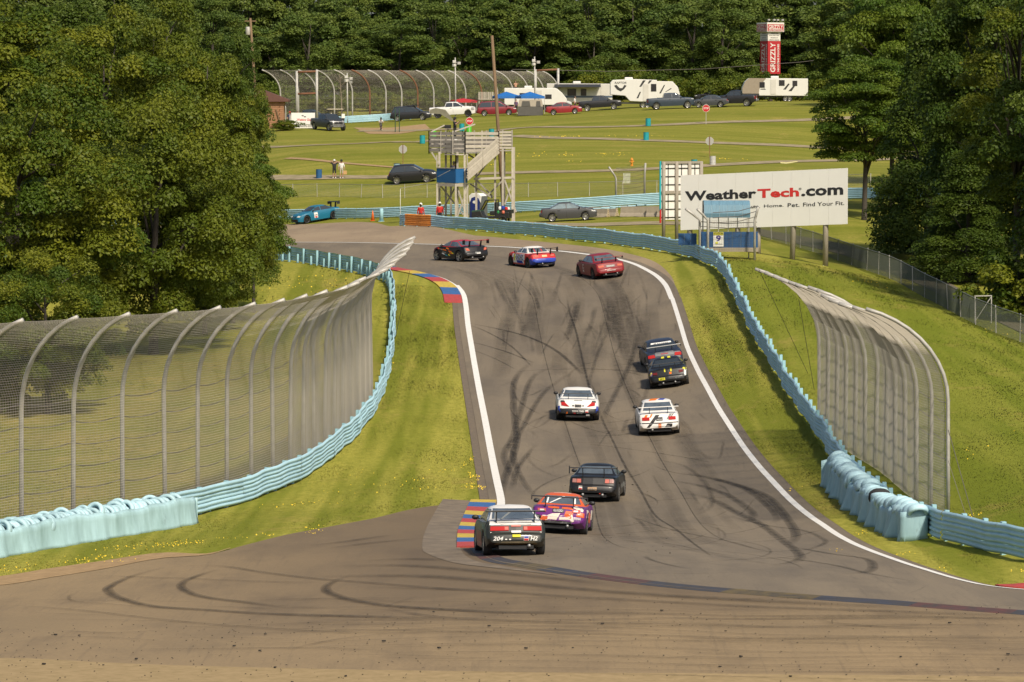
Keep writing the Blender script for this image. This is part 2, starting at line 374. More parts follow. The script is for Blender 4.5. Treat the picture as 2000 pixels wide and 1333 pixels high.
# race track
Lx = to_xyz(LEFT); Rx = to_xyz(RIGHT)
both = np.concatenate([Lx[:, :2], Rx[:, :2]], 1)
Pm = smooth_path(np.concatenate([(both[:, :2] + both[:, 2:]) / 2, both], 1), 1.0)
EL, ER = Pm[:, 2:4], Pm[:, 4:6]
MAT_TRACK = asphalt_material('track_asphalt', (0.172, 0.139, 0.098), (0.212, 0.170, 0.116), (0.100, 0.083, 0.065))
MAT_RUN = asphalt_material('runoff_asphalt', (0.300, 0.215, 0.115), (0.245, 0.178, 0.098), (0.14, 0.103, 0.064), 0.2, rubber=(88, 98, (0.085, 0.062, 0.043)))
MAT_DIRT = mat('bare_dirt', (0.38, 0.26, 0.14), 0.95, var=0.8, scale=3.0, col2=(0.25, 0.17, 0.09), spec=0.1, detail=8)
MAT_STONE = mat('gravel_track', (0.33, 0.265, 0.18), 0.95, var=0.9, scale=0.8, col2=(0.20, 0.18, 0.09), spec=0.1, detail=8)
ts = np.linspace(-0.03, 1.03, 15)
kind(sheet('race_track', [[tuple(EL[i] * (1 - t) + ER[i] * t) for t in ts] for i in range(len(EL))], MAT_TRACK, 0.045), 'structure')
def ribbon_rows(P, w0, w1, n=2):
    N = path_normals(P); return [[tuple(P[i, :2] + N[i] * (w0 + (w1 - w0) * k / n)) for k in range(n + 1)] for i in range(len(P))]
MAT_WHITE = mat('road_paint_white', (0.80, 0.78, 0.73), 0.6, var=0.35, scale=6, col2=(0.45, 0.42, 0.37))
def edge(pts, step=0.5): return smooth_path(to_xyz(pts)[:, :2], step)
kind(sheet('edge_line', ribbon_rows(edge(LEFT[9:20] ), -0.02, 0.26), MAT_WHITE, 0.058), 'structure')
kind(sheet('edge_line', ribbon_rows(edge(LEFT[19:]), -0.04, 0.12), MAT_WHITE, 0.058), 'structure')
kind(sheet('edge_line', ribbon_rows(edge(RIGHT[:18]), -0.19, 0.03), MAT_WHITE, 0.058), 'structure')
kind(sheet('edge_line', ribbon_rows(edge(RIGHT[17:]), -0.24, 0.02), MAT_WHITE, 0.058), 'structure')
# asphalt shoulder beyond the lines
kind(sheet('track_shoulder', ribbon_rows(edge(RIGHT[:18]), 0.0, 0.38), mat('shoulder_asphalt', (0.12, 0.095, 0.07), 0.9, var=0.6, scale=5, col2=(0.2, 0.15, 0.09)), 0.03), 'structure')
kind(sheet('track_shoulder', ribbon_rows(edge(LEFT[11:19]), -0.62, 0.0), MATS['shoulder_asphalt'], 0.03), 'structure')

def poly_between(A_, B_, n=10, step=1.0):
    a = smooth_path(to_xyz_any(A_), step); m_ = len(a)
    b0 = smooth_path(to_xyz_any(B_), step); t = np.linspace(0, len(b0) - 1, m_)
    b = np.stack([np.interp(t, np.arange(len(b0)), b0[:, k]) for k in range(2)], 1)
    return [[tuple(a[i] * (1 - k / n) + b[i] * k / n) for k in range(n + 1)] for i in range(m_)]
def to_xyz_any(pts):
    return np.array([tuple((A(p[0], p[2]) if len(p) == 3 else G(p[0], p[1])).xy) for p in pts])
# near run-off
kind(sheet('near_runoff', poly_between([(-500,1185),(-150,1145),(0,1138),(120,1122),(300,1090),(400,1086),(480,1066),(560,1046),(640,1031),(720,1016),(800,997),(880,986),(950,984,55.6),(962,1010,58),(952,1050,64.5),(955,1075,69),(985,1093,72.5),(1050,1106,74.7),(1150,1123,77.2),(1300,1143,79.5),(1500,1159,81.2),(1750,1176,82.8),(2000,1191,84.2),(2400,1223,86.2)],
    [(-500,1310),(-200,1300),(0,1292),(200,1302),(500,1312),(800,1318),(1100,1322),(1400,1324),(1700,1327),(2000,1330),(2400,1335)], 24, 0.8), MAT_RUN, 0.022), 'structure')
kind(sheet('dirt_verge', poly_between([(-500,1180),(-150,1142),(0,1128),(100,1112),(200,1098),(310,1082),(400,1084),(450,1072)], [(-500,1192),(-150,1154),(0,1146),(100,1130),(200,1114),(310,1093),(400,1087),(450,1073)], 4, 0.6), MAT_DIRT, 0.034), 'structure')
kind(sheet('dirt_verge', poly_between([(-500,1306),(-200,1296),(0,1288),(200,1297),(500,1307),(800,1313),(1100,1317),(1400,1319),(1700,1322),(2000,1325),(2400,1330)], [(-500,1400),(500,1400),(2400,1400)], 8, 0.8), mat('dry_verge', (0.34, 0.25, 0.135), 0.95, var=0.8, scale=4.0, col2=(0.24, 0.18, 0.09), spec=0.1, detail=8), 0.034), 'structure')
# far run-off
kind(sheet('far_runoff', poly_between([(150,446),(300,443),(480,441),(600,439),(740,438),(800,449),(900,459),(1000,468),(1100,478),(1200,491),(1270,509),(1310,540),(1322,575)],
    [(350,478),(480,479),(600,479),(740,482),(800,482),(900,485),(1000,489),(1100,497),(1180,508),(1245,526),(1290,554),(1312,590)], 24, 0.8), asphalt_material('far_runoff_asphalt', (0.33, 0.25, 0.16), (0.27, 0.20, 0.13), (0.20, 0.15, 0.10), 0.3), 0.038), 'structure')
kind(sheet('gravel_lane', poly_between([(1000,434),(1100,437),(1250,434),(1330,434)], [(1000,441),(1100,443),(1250,440),(1330,440)], 3), MAT_STONE, 0.04), 'structure')
# lanes over the meadow
def lane(pts, w, m=None):
    kind(sheet('meadow_lane', ribbon_rows(smooth_path(to_xyz_any(pts), 2.0), -w / 2, w / 2, 3), m or MAT_STONE, 0.05), 'structure')
lane([(480,289),(560,287),(680,282),(760,278),(830,277),(1000,252),(1150,249),(1265,246),(1420,239),(1600,234),(1750,228)], 2.2)
lane([(1000,266),(1080,270),(1180,272),(1262,275),(1400,280),(1590,288),(1800,296)], 2.8)
lane([(480,349),(655,347),(850,344),(1050,337),(1160,335),(1290,330),(1420,322),(1600,315),(1800,306)], 2.2)
lane([(700,257),(740,256),(800,256),(900,252)], 3.4)
lane([(560,310),(640,316),(700,322),(800,330)], 0.8, MAT_DIRT)
kind(sheet('bare_patch', poly_between([(690,250),(760,250),(830,243)], [(720,262),(780,262),(840,252)], 4), MAT_DIRT, 0.03), 'structure')
kind(sheet('service_road', poly_between([(1480,447),(1560,462),(1660,482),(1780,520),(1900,580),(2060,650)], [(1480,459),(1560,478),(1660,504),(1780,550),(1900,607),(2060,680)], 5), mat('service_road_dirt', (0.16, 0.125, 0.085), 0.95, var=0.7, scale=0.8, col2=(0.09, 0.09, 0.03)), 0.04), 'structure')

# kerbs: each painted block its own piece
KERBC = [mat('kerb_yellow', (0.62, 0.44, 0.04), 0.6, var=0.55, scale=5, col2=(0.22, 0.16, 0.06)), mat('kerb_blue', (0.03, 0.13, 0.36), 0.6, var=0.55, scale=5, col2=(0.06, 0.06, 0.08)), mat('kerb_red', (0.50, 0.05, 0.04), 0.6, var=0.55, scale=5, col2=(0.12, 0.05, 0.04))]
def kerb(pts, w0, w1, ln, label, order=(0, 1, 2), h=0.05, rev=False):
    root = thing('track_kerb', label, 'kerb', tuple(A(pts[len(pts)//2][0], pts[len(pts)//2][2])))
    o = Vector(root.location); P = edge(pts, 0.25); N = path_normals(P); k = max(2, int(ln / 0.25)); nb_ = len(range(0, len(P) - 1, k)); c = (-nb_) % 3 if rev else 0
    for i in range(0, len(P) - 1, k):
        j = min(i + k, len(P) - 1); b = MB(); rows = []
        for q in range(i, j + 1):
            r_ = []
            for wv, hh in ((w0, 0.0), (w0, h), (w1, h * 0.8 + 0.045), (w1, 0.0)):
                x, y = P[q] + N[q] * wv; r_.append((x - o.x, y - o.y, gz1(x, y) + 0.012 + hh - o.z))
            rows.append(r_)
        b.grid(rows); n4 = 4 * (len(rows) - 1); b.add([rows[0][a] for a in range(4)], [(0, 1, 2, 3)]); b.add([rows[-1][a] for a in range(4)], [(3, 2, 1, 0)])
        b.build('kerb_block', KERBC[order[c % len(order)]], root); c += 1
kerb(LEFT[8:12], -0.95, -0.04, 2.4, 'red, blue and yellow painted kerb under the left wheels of the number 204 car', (2, 1, 0), rev=True)
KERBC += [mat('kerb_yellow_rubbered', (0.13, 0.095, 0.035), 0.7, var=1.0, scale=2.5, col2=(0.05, 0.043, 0.036)), mat('kerb_blue_rubbered', (0.045, 0.047, 0.062), 0.7, var=1.0, scale=2.5, col2=(0.05, 0.043, 0.036)), mat('kerb_red_rubbered', (0.115, 0.04, 0.034), 0.7, var=1.0, scale=2.5, col2=(0.05, 0.043, 0.036))]
kerb([(2400,1222,86)] + LEFT[1:9], -0.60, -0.04, 2.6, 'rubber-blackened kerb along the near edge of the track', (3, 4, 5, 4), h=0.015)
kerb(LEFT[17:24], -1.05, -0.05, 3.4, 'bright red, yellow and blue kerb at the far left apex before the track turns left', (2, 1, 0))
kerb([(2400,1183,76.5),(2000,1158,75.6),(1940,1150,75.2)], 0.05, 1.1, 30, 'bright red kerb at the right edge of the frame outside the white line', (2,))
_ap = edge([(1150,1122,77),(1050,1105,74.5),(985,1092,72.3),(957,1072,68.5),(955,1040,63),(965,1005,57.5),(972,985,55.4)]); _an = path_normals(_ap)
kind(sheet('concrete_apron', [[tuple(_ap[i] + _an[i] * (-0.85 - (0.03 + 1.05 * min(1, i / 22)) * k / 3)) for k in range(4)] for i in range(len(_ap))], mat('apron_concrete', (0.205, 0.16, 0.11), 0.9, var=0.9, scale=1.5, col2=(0.11, 0.087, 0.063)), 0.031), 'structure')

# tyre marks and rubber crumbs
MAT_SKID = skid_material()
class Skids:
    def __init__(s): s.v = []; s.f = []; s.a = []
    def add(s, pts, w, a, off=0.052, world_=False):
        P = smooth_path(np.array(pts, float) if world_ else to_xyz_any(pts), 0.5); N = path_normals(P); n = len(P)
        for sg in (-1, 0, 1):
            q = P + N * (w / 2 * sg); z = gz(q[:, 0], q[:, 1]) + off
            s.v.append(np.concatenate([q, z[:, None]], 1))
            e = np.minimum(np.arange(n), np.arange(n)[::-1]) / max(3.0, n * 0.18)
            s.a.append(a * np.clip(e, 0, 1) * (1.0 if sg == 0 else 0.35))
        base = sum(len(x) for x in s.v) - 3 * n; i = np.arange(n - 1)
        for k in (0, 1): s.f.append(np.stack([base + k * n + i, base + k * n + i + 1, base + (k + 1) * n + i + 1, base + (k + 1) * n + i], 1))
    def build(s):
        me = bpy.data.meshes.new('tyre_marks'); me.from_pydata(np.concatenate(s.v).tolist(), [], np.concatenate(s.f).tolist()); me.materials.append(MAT_SKID)
        at = me.attributes.new('fade', 'FLOAT', 'POINT'); at.data.foreach_set('value', np.concatenate(s.a).astype(np.float32))
        o = bpy.data.objects.new('tyre_marks', me); COL.objects.link(o); return kind(o, 'stuff')
sk = Skids()
for pts, w, a in [
 ([(975,985),(985,940),(1000,900),(1010,860),(1006,830),(1003,790),(1003,755),(1015,730),(1045,705)], 0.32, 0.75),
 ([(1025,960),(1000,930),(985,900),(988,880),(1002,855),(1018,800),(1040,740),(1090,715)], 0.30, 0.6),
 ([(1055,985),(1020,940),(1004,900),(1005,870),(1030,820),(1062,770),(1100,740),(1120,728)], 0.28, 0.6),
 ([(1000,960),(1010,920),(1030,890),(1040,880)], 0.26, 0.55),
 ([(1140,735),(1090,690),(1030,660),(960,642),(908,632)], 0.24, 0.75),
 ([(1040,720),(1000,680),(950,650),(906,633)], 0.14, 0.6),
 ([(1045,712),(990,690),(940,675),(908,668)], 0.18, 0.65),
 ([(1010,725),(960,700),(908,680)], 0.12, 0.5),
 ([(1170,815),(1150,755),(1140,715),(1125,650),(1112,610),(1107,580)], 0.13, 0.8),
 ([(1235,940),(1200,870),(1180,830),(1168,800)], 0.12, 0.65),
 ([(1395,1095),(1330,1045),(1280,1010),(1250,960),(1215,900)], 0.11, 0.7),
 ([(1175,825),(1200,775),(1225,725),(1238,690),(1245,650)], 0.3, 0.55),
 ([(1160,790),(1150,760),(1165,700),(1190,640)], 0.2, 0.35),
 ([(1220,860),(1250,800),(1265,760),(1275,700)], 0.25, 0.35),
 ([(1105,668),(1115,640),(1122,620),(1128,590)], 0.4, 0.55),
 ([(1145,660),(1155,635),(1162,600)], 0.3, 0.4),
 ([(1300,940),(1360,950),(1420,970),(1465,1000),(1470,1015),(1455,1025)], 0.32, 0.6),
 ([(1330,925),(1400,940),(1460,960),(1500,990),(1520,1015),(1510,1025)], 0.34, 0.7),
 ([(1370,930),(1440,950),(1500,975),(1540,1020),(1555,1050),(1540,1068)], 0.34, 0.75),
 ([(1300,960),(1380,975),(1440,1005),(1490,1030),(1530,1060),(1560,1085),(1555,1100),(1500,1110)], 0.34, 0.65),
 ([(1420,1010),(1500,1030),(1570,1040),(1605,1055),(1610,1065),(1570,1080)], 0.2, 0.45),
 ([(1540,1070),(1620,1085),(1690,1095),(1705,1110),(1690,1122),(1640,1125)], 0.3, 0.6),
 ([(1500,1090),(1580,1100),(1640,1110),(1700,1125),(1800,1142)], 0.3, 0.5),
 ([(1230,1010),(1320,1040),(1420,1060),(1500,1080),(1600,1085)], 0.15, 0.45),
 ([(1300,1070),(1400,1065),(1500,1060),(1600,1040),(1690,1030)], 0.12, 0.4),
 ([(1180,1060),(1300,1065),(1400,1085),(1500,1095)], 0.14, 0.4),
 ([(1285,900),(1340,915),(1380,950),(1390,990),(1360,1010)], 0.22, 0.35),
 # near run-off
 ([(320,1112),(260,1128),(216,1148),(212,1158),(235,1172),(300,1188),(420,1196),(600,1205),(800,1210),(1000,1214)], 0.30, 0.8),
 ([(430,1114),(375,1132),(354,1145),(362,1157),(400,1170),(480,1180),(560,1190)], 0.26, 0.75),
 ([(690,1125),(655,1138),(637,1150),(645,1162),(700,1178),(800,1190),(1000,1200),(1300,1206)], 0.28, 0.75),
 ([(330,1112),(420,1108),(520,1122),(620,1134),(700,1140),(850,1152),(1000,1165)], 0.2, 0.55),
 ([(180,1128),(320,1132),(480,1138),(640,1142)], 0.14, 0.5),
 ([(150,1160),(135,1168),(145,1178),(220,1184),(330,1195)], 0.12, 0.4),
 ([(0,1185),(150,1195),(300,1212),(480,1228),(700,1240),(1000,1236),(1300,1228)], 0.14, 0.5),
 ([(560,1275),(610,1262),(680,1250),(780,1240)], 0.14, 0.6),
 ([(600,1265),(680,1272),(760,1276)], 0.10, 0.45),
 ([(755,1190),(770,1182),(800,1174),(815,1168)], 0.18, 0.5),
 ([(755,1190),(790,1200),(900,1212),(1100,1220),(1400,1225)], 0.18, 0.5),
 ([(600,1070),(680,1060),(770,1048)], 0.3, 0.55), ([(640,1075),(740,1062),(830,1055)], 0.3, 0.5),
 ([(700,1100),(800,1095),(900,1098)], 0.5, 0.5), ([(650,1110),(800,1108),(1000,1125),(1200,1148)], 0.5, 0.5),
 ([(600,1130),(800,1128),(1000,1142),(1200,1160),(1500,1178),(1800,1192)], 0.6, 0.55),
 ([(700,1150),(900,1155),(1100,1168),(1400,1185),(1800,1200),(2000,1206)], 0.35, 0.5),
 ([(600,1215),(1000,1216),(1400,1212),(2000,1216)], 0.16, 0.5),
 ([(900,1262),(1200,1256),(1500,1252),(2000,1262)], 0.12, 0.4),
 ([(1300,1220),(1600,1228),(2000,1225)], 0.2, 0.4),
 ([(1620,1210),(1605,1217),(1640,1222),(1760,1230),(1900,1230)], 0.16, 0.55),
 ([(1880,1208),(1825,1212),(1840,1217),(1950,1222)], 0.16, 0.5),
 ]: sk.add(pts, w, a * .78)
for i in range(70):      # random fine arcs on the hill and across the run-off
    x = random.uniform(960, 1330); y = random.uniform(560, 700); dx = random.uniform(-12, 12); dy = random.uniform(20, 60)
    sk.add([(x, y), (x + dx, y - dy * 0.5), (x + dx * 2.2, y - dy)], random.uniform(0.08, 0.22), random.uniform(0.10, 0.26))
for i in range(60):
    x = random.uniform(1000, 1450); y = random.uniform(760, 1060); dx = random.uniform(-60, 60); dy = random.uniform(-40, 40)
    sk.add([(x, y), (x + dx * .5, y + dy * .3), (x + dx, y + dy)], random.uniform(0.08, 0.22), random.uniform(0.12, 0.3))
for i in range(60):
    x = random.uniform(0, 1800); y = random.uniform(1170, 1300); l = random.uniform(80, 500)
    sk.add([(x, y), (x + l * .5, y + random.uniform(-4, 5)), (x + l, y + random.uniform(-3, 9))], random.uniform(0.06, 0.2), random.uniform(0.12, 0.38))
for i in range(40):      # darker racing groove
    t = random.uniform(0.2, 0.85); i0 = random.randint(10, len(EL) - 60); i1 = i0 + random.randint(15, 45)
    q = [tuple(EL[j] * (1 - t) + ER[j] * t) for j in range(i0, i1, 5)]
    sk.add(q, random.uniform(0.3, 0.7), random.uniform(0.08, 0.2), 0.050, True)
for i in range(45):      # grey braking band over the crest of the hill
    t0 = random.uniform(0.08, 0.8); i0 = int(len(EL) * random.uniform(0.50, 0.70)); i1 = i0 + random.randint(12, 30)
    q = [tuple(EL[j] * (1 - t0 - 0.004 * (j - i0)) + ER[j] * (t0 + 0.004 * (j - i0))) for j in range(i0, i1, 4)]
    sk.add(q, random.uniform(0.5, 1.3), random.uniform(0.07, 0.16), 0.0505, True)
_m = (np.arange(len(EL)) < int(len(EL) * .62)); _ol = np.argsort(EL[_m][:, 1]); _or = np.argsort(ER[_m][:, 1])
def on_track(x, y): return np.interp(y, EL[_m][_ol, 1], EL[_m][_ol, 0]) + .6 < x < np.interp(y, ER[_m][_or, 1], ER[_m][_or, 0]) - .6
for i in range(260):      # thin crossing arcs of spun tyres
    y = random.uniform(98, 135) if i % 2 else random.uniform(110, 185); x = random.uniform(0, 9); r_ = random.uniform(3, 14); a0 = random.uniform(0, 6.28); da = random.uniform(.4, 1.5) * random.choice((-1, 1))
    q = [(x + r_ * math.cos(a0 + da * k / 6), y + 2.2 * r_ * math.sin(a0 + da * k / 6)) for k in range(7)]
    if all(on_track(*p) for p in q): sk.add(q, random.uniform(.05, .20), random.uniform(.14, .42), .0515, True)
for i in range(45):      # long sweeping arcs over the near run-off
    x = random.uniform(-9, 8); y = random.uniform(79, 91); l = random.uniform(4, 16); b_ = random.uniform(-1.2, 1.2)
    q = [(x + l * k / 5, y + b_ * (k / 5) ** 2 - .12 * (x + l * k / 5)) for k in range(6)]
    if all(74 < p[1] < 90 - .1 * max(0, p[0]) for p in q): sk.add(q, random.uniform(.05, .16), random.uniform(.15, .40), .0515, True)
for t in (0.34, 0.66):      # paving seams
    sk.add([tuple(EL[j] * (1 - t) + ER[j] * t) for j in range(4, len(EL) - 10, 6)], 0.05, 0.5, 0.051, True)
sk.build()
b = MB(); nc = 1500
cx = rng.uniform(-14, 15, nc); cy = np.where(np.arange(nc) < 1150, rng.uniform(76, 91, nc), rng.uniform(95, 150, nc)); kx = np.abs(cx) < 0.145 * cy; cx, cy = cx[kx], cy[kx]
czz = gz(cx, cy)
for x_, y_, z_ in zip(cx, cy, czz):
    if y_ > 93 and not (0.3 < x_ < 5.5): continue
    s_ = random.uniform(0.005, 0.014) * (2.4 if random.random() < 0.05 else 1); a_ = random.random() * 3
    b.box((x_, y_, z_ + 0.05 + s_ * .2), (s_ * 2.4, s_ * 1.6, s_ * 0.9), rz=a_)
kind(b.build('rubber_crumbs', mat('rubber_crumb', (0.03, 0.025, 0.02), 0.9), fix=False), 'stuff')
# ------------------------------------------------------------------ guard rails
MAT_RAIL = mat('rail_pale_blue', (0.415, 0.635, 0.725), 0.5, var=0.6, scale=1.6, col2=(0.29, 0.48, 0.58), spec=0.4, detail=8, rand=0.06, scuff=(2.2, 0.63, 0.5, (0.16, 0.17, 0.16)))
MAT_RAILB = mat('rail_post_blue', (0.33, 0.56, 0.63), 0.55, var=0.4, scale=2, col2=(0.2, 0.38, 0.45))
MAT_ORANGE = mat('rail_orange', (0.90, 0.33, 0.06), 0.6, var=0.4, scale=2)
RAILH = 0.88
PROF = [(0.0, 0.0), (0.012, 0.014), (0.060, 0.040), (0.068, 0.100), (0.018, 0.134), (0.018, 0.166), (0.068, 0.200), (0.060, 0.260), (0.012, 0.286), (0.0, 0.300)]
def wave(s, seed, a, f):
    return a * (np.sin(s * f + seed) * 0.6 + np.sin(s * f * 2.7 + seed * 3.1) * 0.4)
def guard_rail(pts, side, label, sect=8.0, post=2.0, wob=0.05, tall=None, orange=False, world_=None):
    """side +1: the face looks to the right of travel"""
    P = smooth_path(to_xyz(pts)[:, :2], 0.5); n = len(P); N = path_normals(P) * side; s = np.arange(n) * 0.5
    root = thing('guard_rail', label, 'guardrail', (P[n // 2, 0], P[n // 2, 1], gz1(*P[n // 2])), group=None)
    o = np.array(root.location); Z = gz(P[:, 0], P[:, 1])
    lat = wave(s, 1.0, wob, 0.8); ver = wave(s, 4.0, wob * 0.6, 0.55); k = int(sect / 0.5)
    for r_ in range(3):
        z0 = 0.06 + r_ * 0.282
        lr = lat + wave(s, 2.0 + r_, wob * 0.25, 1.9)
        cuts = sorted(set(list(range(0, n - 1, k)) + [n - 1] + ([n - 11, n - 3] if orange else [])))
        for i, j in zip(cuts[:-1], cuts[1:]):
            rows = []; jl = random.gauss(0, 0.012)
            for q in range(i, j + 1):
                rows.append([(P[q, 0] + N[q, 0] * (u + lr[q] + jl) - o[0], P[q, 1] + N[q, 1] * (u + lr[q]) - o[1], Z[q] + z0 + v + ver[q] - o[2]) for u, v in PROF])
            m_ = MAT_ORANGE if (orange and i == n - 11) else MAT_RAIL
            MB().grid(rows).build('beam', m_, root, smooth=True, fix=False)
    pm = MB(); pm.box((0, 0, 0.45), (0.13, 0.16, 0.97)); pme = pm.mesh('post', MAT_RAILB)
    sm = MB(); sm.box((0, 0, 0.26), (0.12, 0.13, 0.56)); sme = sm.mesh('spacer_post', MAT_RAILB)
    kp = max(1, int(post / 0.5))
    for q in range(0, n, kp):
        for me, dq in ((pme, 0), (sme, kp // 2)):
            qq = q + dq
            if qq >= n or (dq and post < 2.2): continue
            ob = link(me.name, me, root); x, y = P[qq] + N[qq] * (lat[qq] - 0.10)
            ob.location = (x - o[0], y - o[1], gz1(x, y) + ver[qq] - o[2]); ob.rotation_euler = (0, 0, math.atan2(N[qq, 1], N[qq, 0]))
    return root, P, N
rl, PL, NL = guard_rail(RAIL_L, 1, 'pale blue steel guard rail along the left verge, bending round behind the far left apex', wob=0.06, post=2.6)
rr, PR, NR = guard_rail(RAIL_R, -1, 'pale blue guard rail on the right verge, sweeping over the hill to an orange end', wob=0.07, post=2.0, orange=True)
rf, PF, NF = guard_rail(RAIL_F, 1, 'pale blue steel guard rail running behind the wooden tower at the foot of the meadow', wob=0.02, post=3.0)
# round end post and short return rail near the cone
pe = G(745, 433); t = thing('end_post', 'round pale blue barrier post beside the orange cone at the rail gap', 'post', tuple(pe))
MB().lathe([(0.17, 0), (0.17, 1.05), (0.12, 1.1)], 14).build('pipe', MAT_RAILB, t, smooth=True); MB().box((0, 0, 0.02), (0.5, 0.5, 0.05)).build('base_plate', MAT_RAILB, t)

# ------------------------------------------------------------------ catch fences
MAT_GALV = mat('galvanised_steel', (0.46, 0.445, 0.41), 0.55, 0.2, var=0.5, scale=3, col2=(0.22, 0.20, 0.17))
MAT_WIRE = mat('fence_wire', (0.44, 0.40, 0.33), 0.7, 0.0, var=0.2)
MAT_CABLE = mat('fence_cable', (0.13, 0.115, 0.10), 0.7, 0.1)
MAT_RUST = mat('rusty_steel', (0.22, 0.10, 0.05), 0.8, 0.1, var=0.5, scale=3)
def post_profile(zs, h, ov, n=9, ang=72):
    pr = [(0, -0.1), (0, zs * 0.5), (0, zs)]
    for i in range(1, n + 1):
        t = R(ang) * i / n; pr.append((ov * (1 - math.cos(t)) / (1 - math.cos(R(ang))), zs + (h - zs) * math.sin(t) / math.sin(R(ang))))
    return pr
def along(prof, d):
    s = [0]
    for a, b_ in zip(prof[:-1], prof[1:]): s.append(s[-1] + math.hypot(b_[0] - a[0], b_[1] - a[1]))
    n = int(s[-1] / d); t = np.linspace(0.1, s[-1] * 0.985, n)
    return np.stack([np.interp(t, s, [p[k] for p in prof]) for k in (0, 1)], 1)
def wires(rows, wr, nseg):
    """thin 3-sided wires along each polyline row -> arrays"""
    V = []; F = []; c = 0
    for P in rows:
        P = np.asarray(P); k = len(P); T = np.gradient(P, axis=0); T /= np.linalg.norm(T, axis=1)[:, None] + 1e-9
        up = np.where(np.abs(T[:, 2:3]) > 0.8, np.array([[0.3, 1.0, 0]]), np.array([[0, 0, 1.0]]))
        a = np.cross(T, up); a /= np.linalg.norm(a, axis=1)[:, None] + 1e-9; b_ = np.cross(a, T)
        for j in range(3):
            t = 2 * math.pi * j / 3; V.append(P + (a * math.cos(t) + b_ * math.sin(t)) * wr)
        i = np.arange(k - 1)
        for j in range(3):
            j2 = (j + 1) % 3; F.append(np.stack([c + j * k + i, c + j2 * k + i, c + j2 * k + i + 1, c + j * k + i + 1], 1))
        c += 3 * k
    return np.concatenate(V), np.concatenate(F)
def raw_mesh(name, V, F, m):
    me = bpy.data.meshes.new(name); me.from_pydata(V.tolist(), [], F.tolist()); me.materials.append(m); return me
def catch_fence(P, N, label, spacing, zs, h, ov, pr=0.06, mesh_d=0.085, wr=0.006, cables=(0.9, 1.6, 2.3, 3.0, 3.7, 4.4), rust=(), frames=(), tips=None, jit=0.06, sub=0.0, base_y=None):
    """P: (n,2) base line at even steps; N: unit overhang direction"""
    s = np.concatenate([[0], np.cumsum(np.hypot(*np.diff(P, axis=0).T))]); n = max(2, int(round(s[-1] / spacing)) + 1)
    st = np.linspace(0, s[-1], n)
    B = np.stack([np.interp(st, s, P[:, k]) for k in (0, 1)], 1); M_ = np.stack([np.interp(st, s, N[:, k]) for k in (0, 1)], 1); M_ /= np.linalg.norm(M_, axis=1)[:, None]
    Z = gz(B[:, 0], B[:, 1]); c = n // 2
    if base_y is not None: Z = np.full(n, base_y)
    root = thing('catch_fence', label, 'fence', (B[c, 0], B[c, 1], Z[c])); o = np.array(root.location)
    prof = post_profile(zs, h, ov); J = rng.normal(0, jit, (n, 2))
    def pt(f, u, v):      # f float post index
        i = min(int(f), n - 2); t = f - i; sg = math.sin(math.pi * t) * sub
        bb = B[i] * (1 - t) + B[i + 1] * t; mm = M_[i] * (1 - t) + M_[i + 1] * t; zz = Z[i] * (1 - t) + Z[i + 1] * t
        jv = (J[i] * (1 - t) + J[i + 1] * t) * max(0, v) / h
        return (bb[0] + mm[0] * (u - sg) + jv[0] - o[0], bb[1] + mm[1] * (u - sg) + jv[1] - o[1], zz + v - sg * 0.6 - o[2])
    for i in range(n):
        MB().tube([pt(i, u, v) for u, v in prof], pr, 8).build('post', MAT_RUST if i in rust else MAT_GALV, root, smooth=True)
    for cz in cables:
        MB().tube([pt(f, -0.09 + 0.02 * math.sin(f * 9), cz - (0.10 if f % 1 else 0) * math.sin(math.pi * (f % 1))) for f in np.arange(0, n - 0.99, 0.25)], 0.016, 4).build('cable', MAT_CABLE, root)
    L = along(prof, mesh_d)
    for i in range(n - 1):
        fr = np.linspace(i, i + 1, 5); rows = [[pt(f, u + pr + 0.012, v) for f in fr] for u, v in L]
        m2 = max(2, int(np.hypot(*(B[i + 1] - B[i])) / mesh_d)); LP = along(prof, 0.6)
        rows2 = [[pt(f, u + pr + 0.012, v) for u, v in LP] for f in np.linspace(i, i + 1, m2, endpoint=False)]
        V1, F1 = wires(rows, wr, 5); V2, F2 = wires(rows2, wr * 0.8, 9)
        link('wire_panel', raw_mesh('wire_panel', np.concatenate([V1, V2]), np.concatenate([F1, F2 + len(V1)]), MAT_WIRE), root)
    return root, B, M_
def sub_path(P, N, a, b_, back):
    return P[a:b_] - N[a:b_] * back, N[a:b_]
# left fence stands just behind the left rail up to where it bends uphill
d_ = PL[:, 1]; i_end = int(np.argmin(np.abs(d_ - FPX / 43.6) + (np.arange(len(PL)) > 160) * 1e3))
fa, fn = sub_path(PL, NL, 0, i_end + 1, 0.45)
catch_fence(fa, fn, 'tall curved-top grey catch fence behind the left guard rail and tyre wall', 2.9, 4.3, 7.2, 2.1, pr=0.075, sub=0.05, wr=0.0064)
# right fence
FR = smooth_path(to_xyz([(1600,838,48.4),(1645,868,50.8),(1722,922,55),(1792,972,59.3),(1852,1008,62)])[:, :2], 0.5)
nr_ = path_normals(FR); nr_ = nr_ if nr_[0, 0] < 0 else -nr_
nr_ = nr_ * 0.75 + np.array([[-0.35, -0.05]]); nr_ /= np.linalg.norm(nr_, axis=1)[:, None]
catch_fence(FR, nr_, 'short curved-top catch fence on the right bank above the tyre wall', 2.75, 3.6, 6.5, 2.6, pr=0.062, sub=0.03, mesh_d=0.085, wr=0.0064, cables=(0.6, 1.2, 1.8, 2.4, 3.0, 3.6))
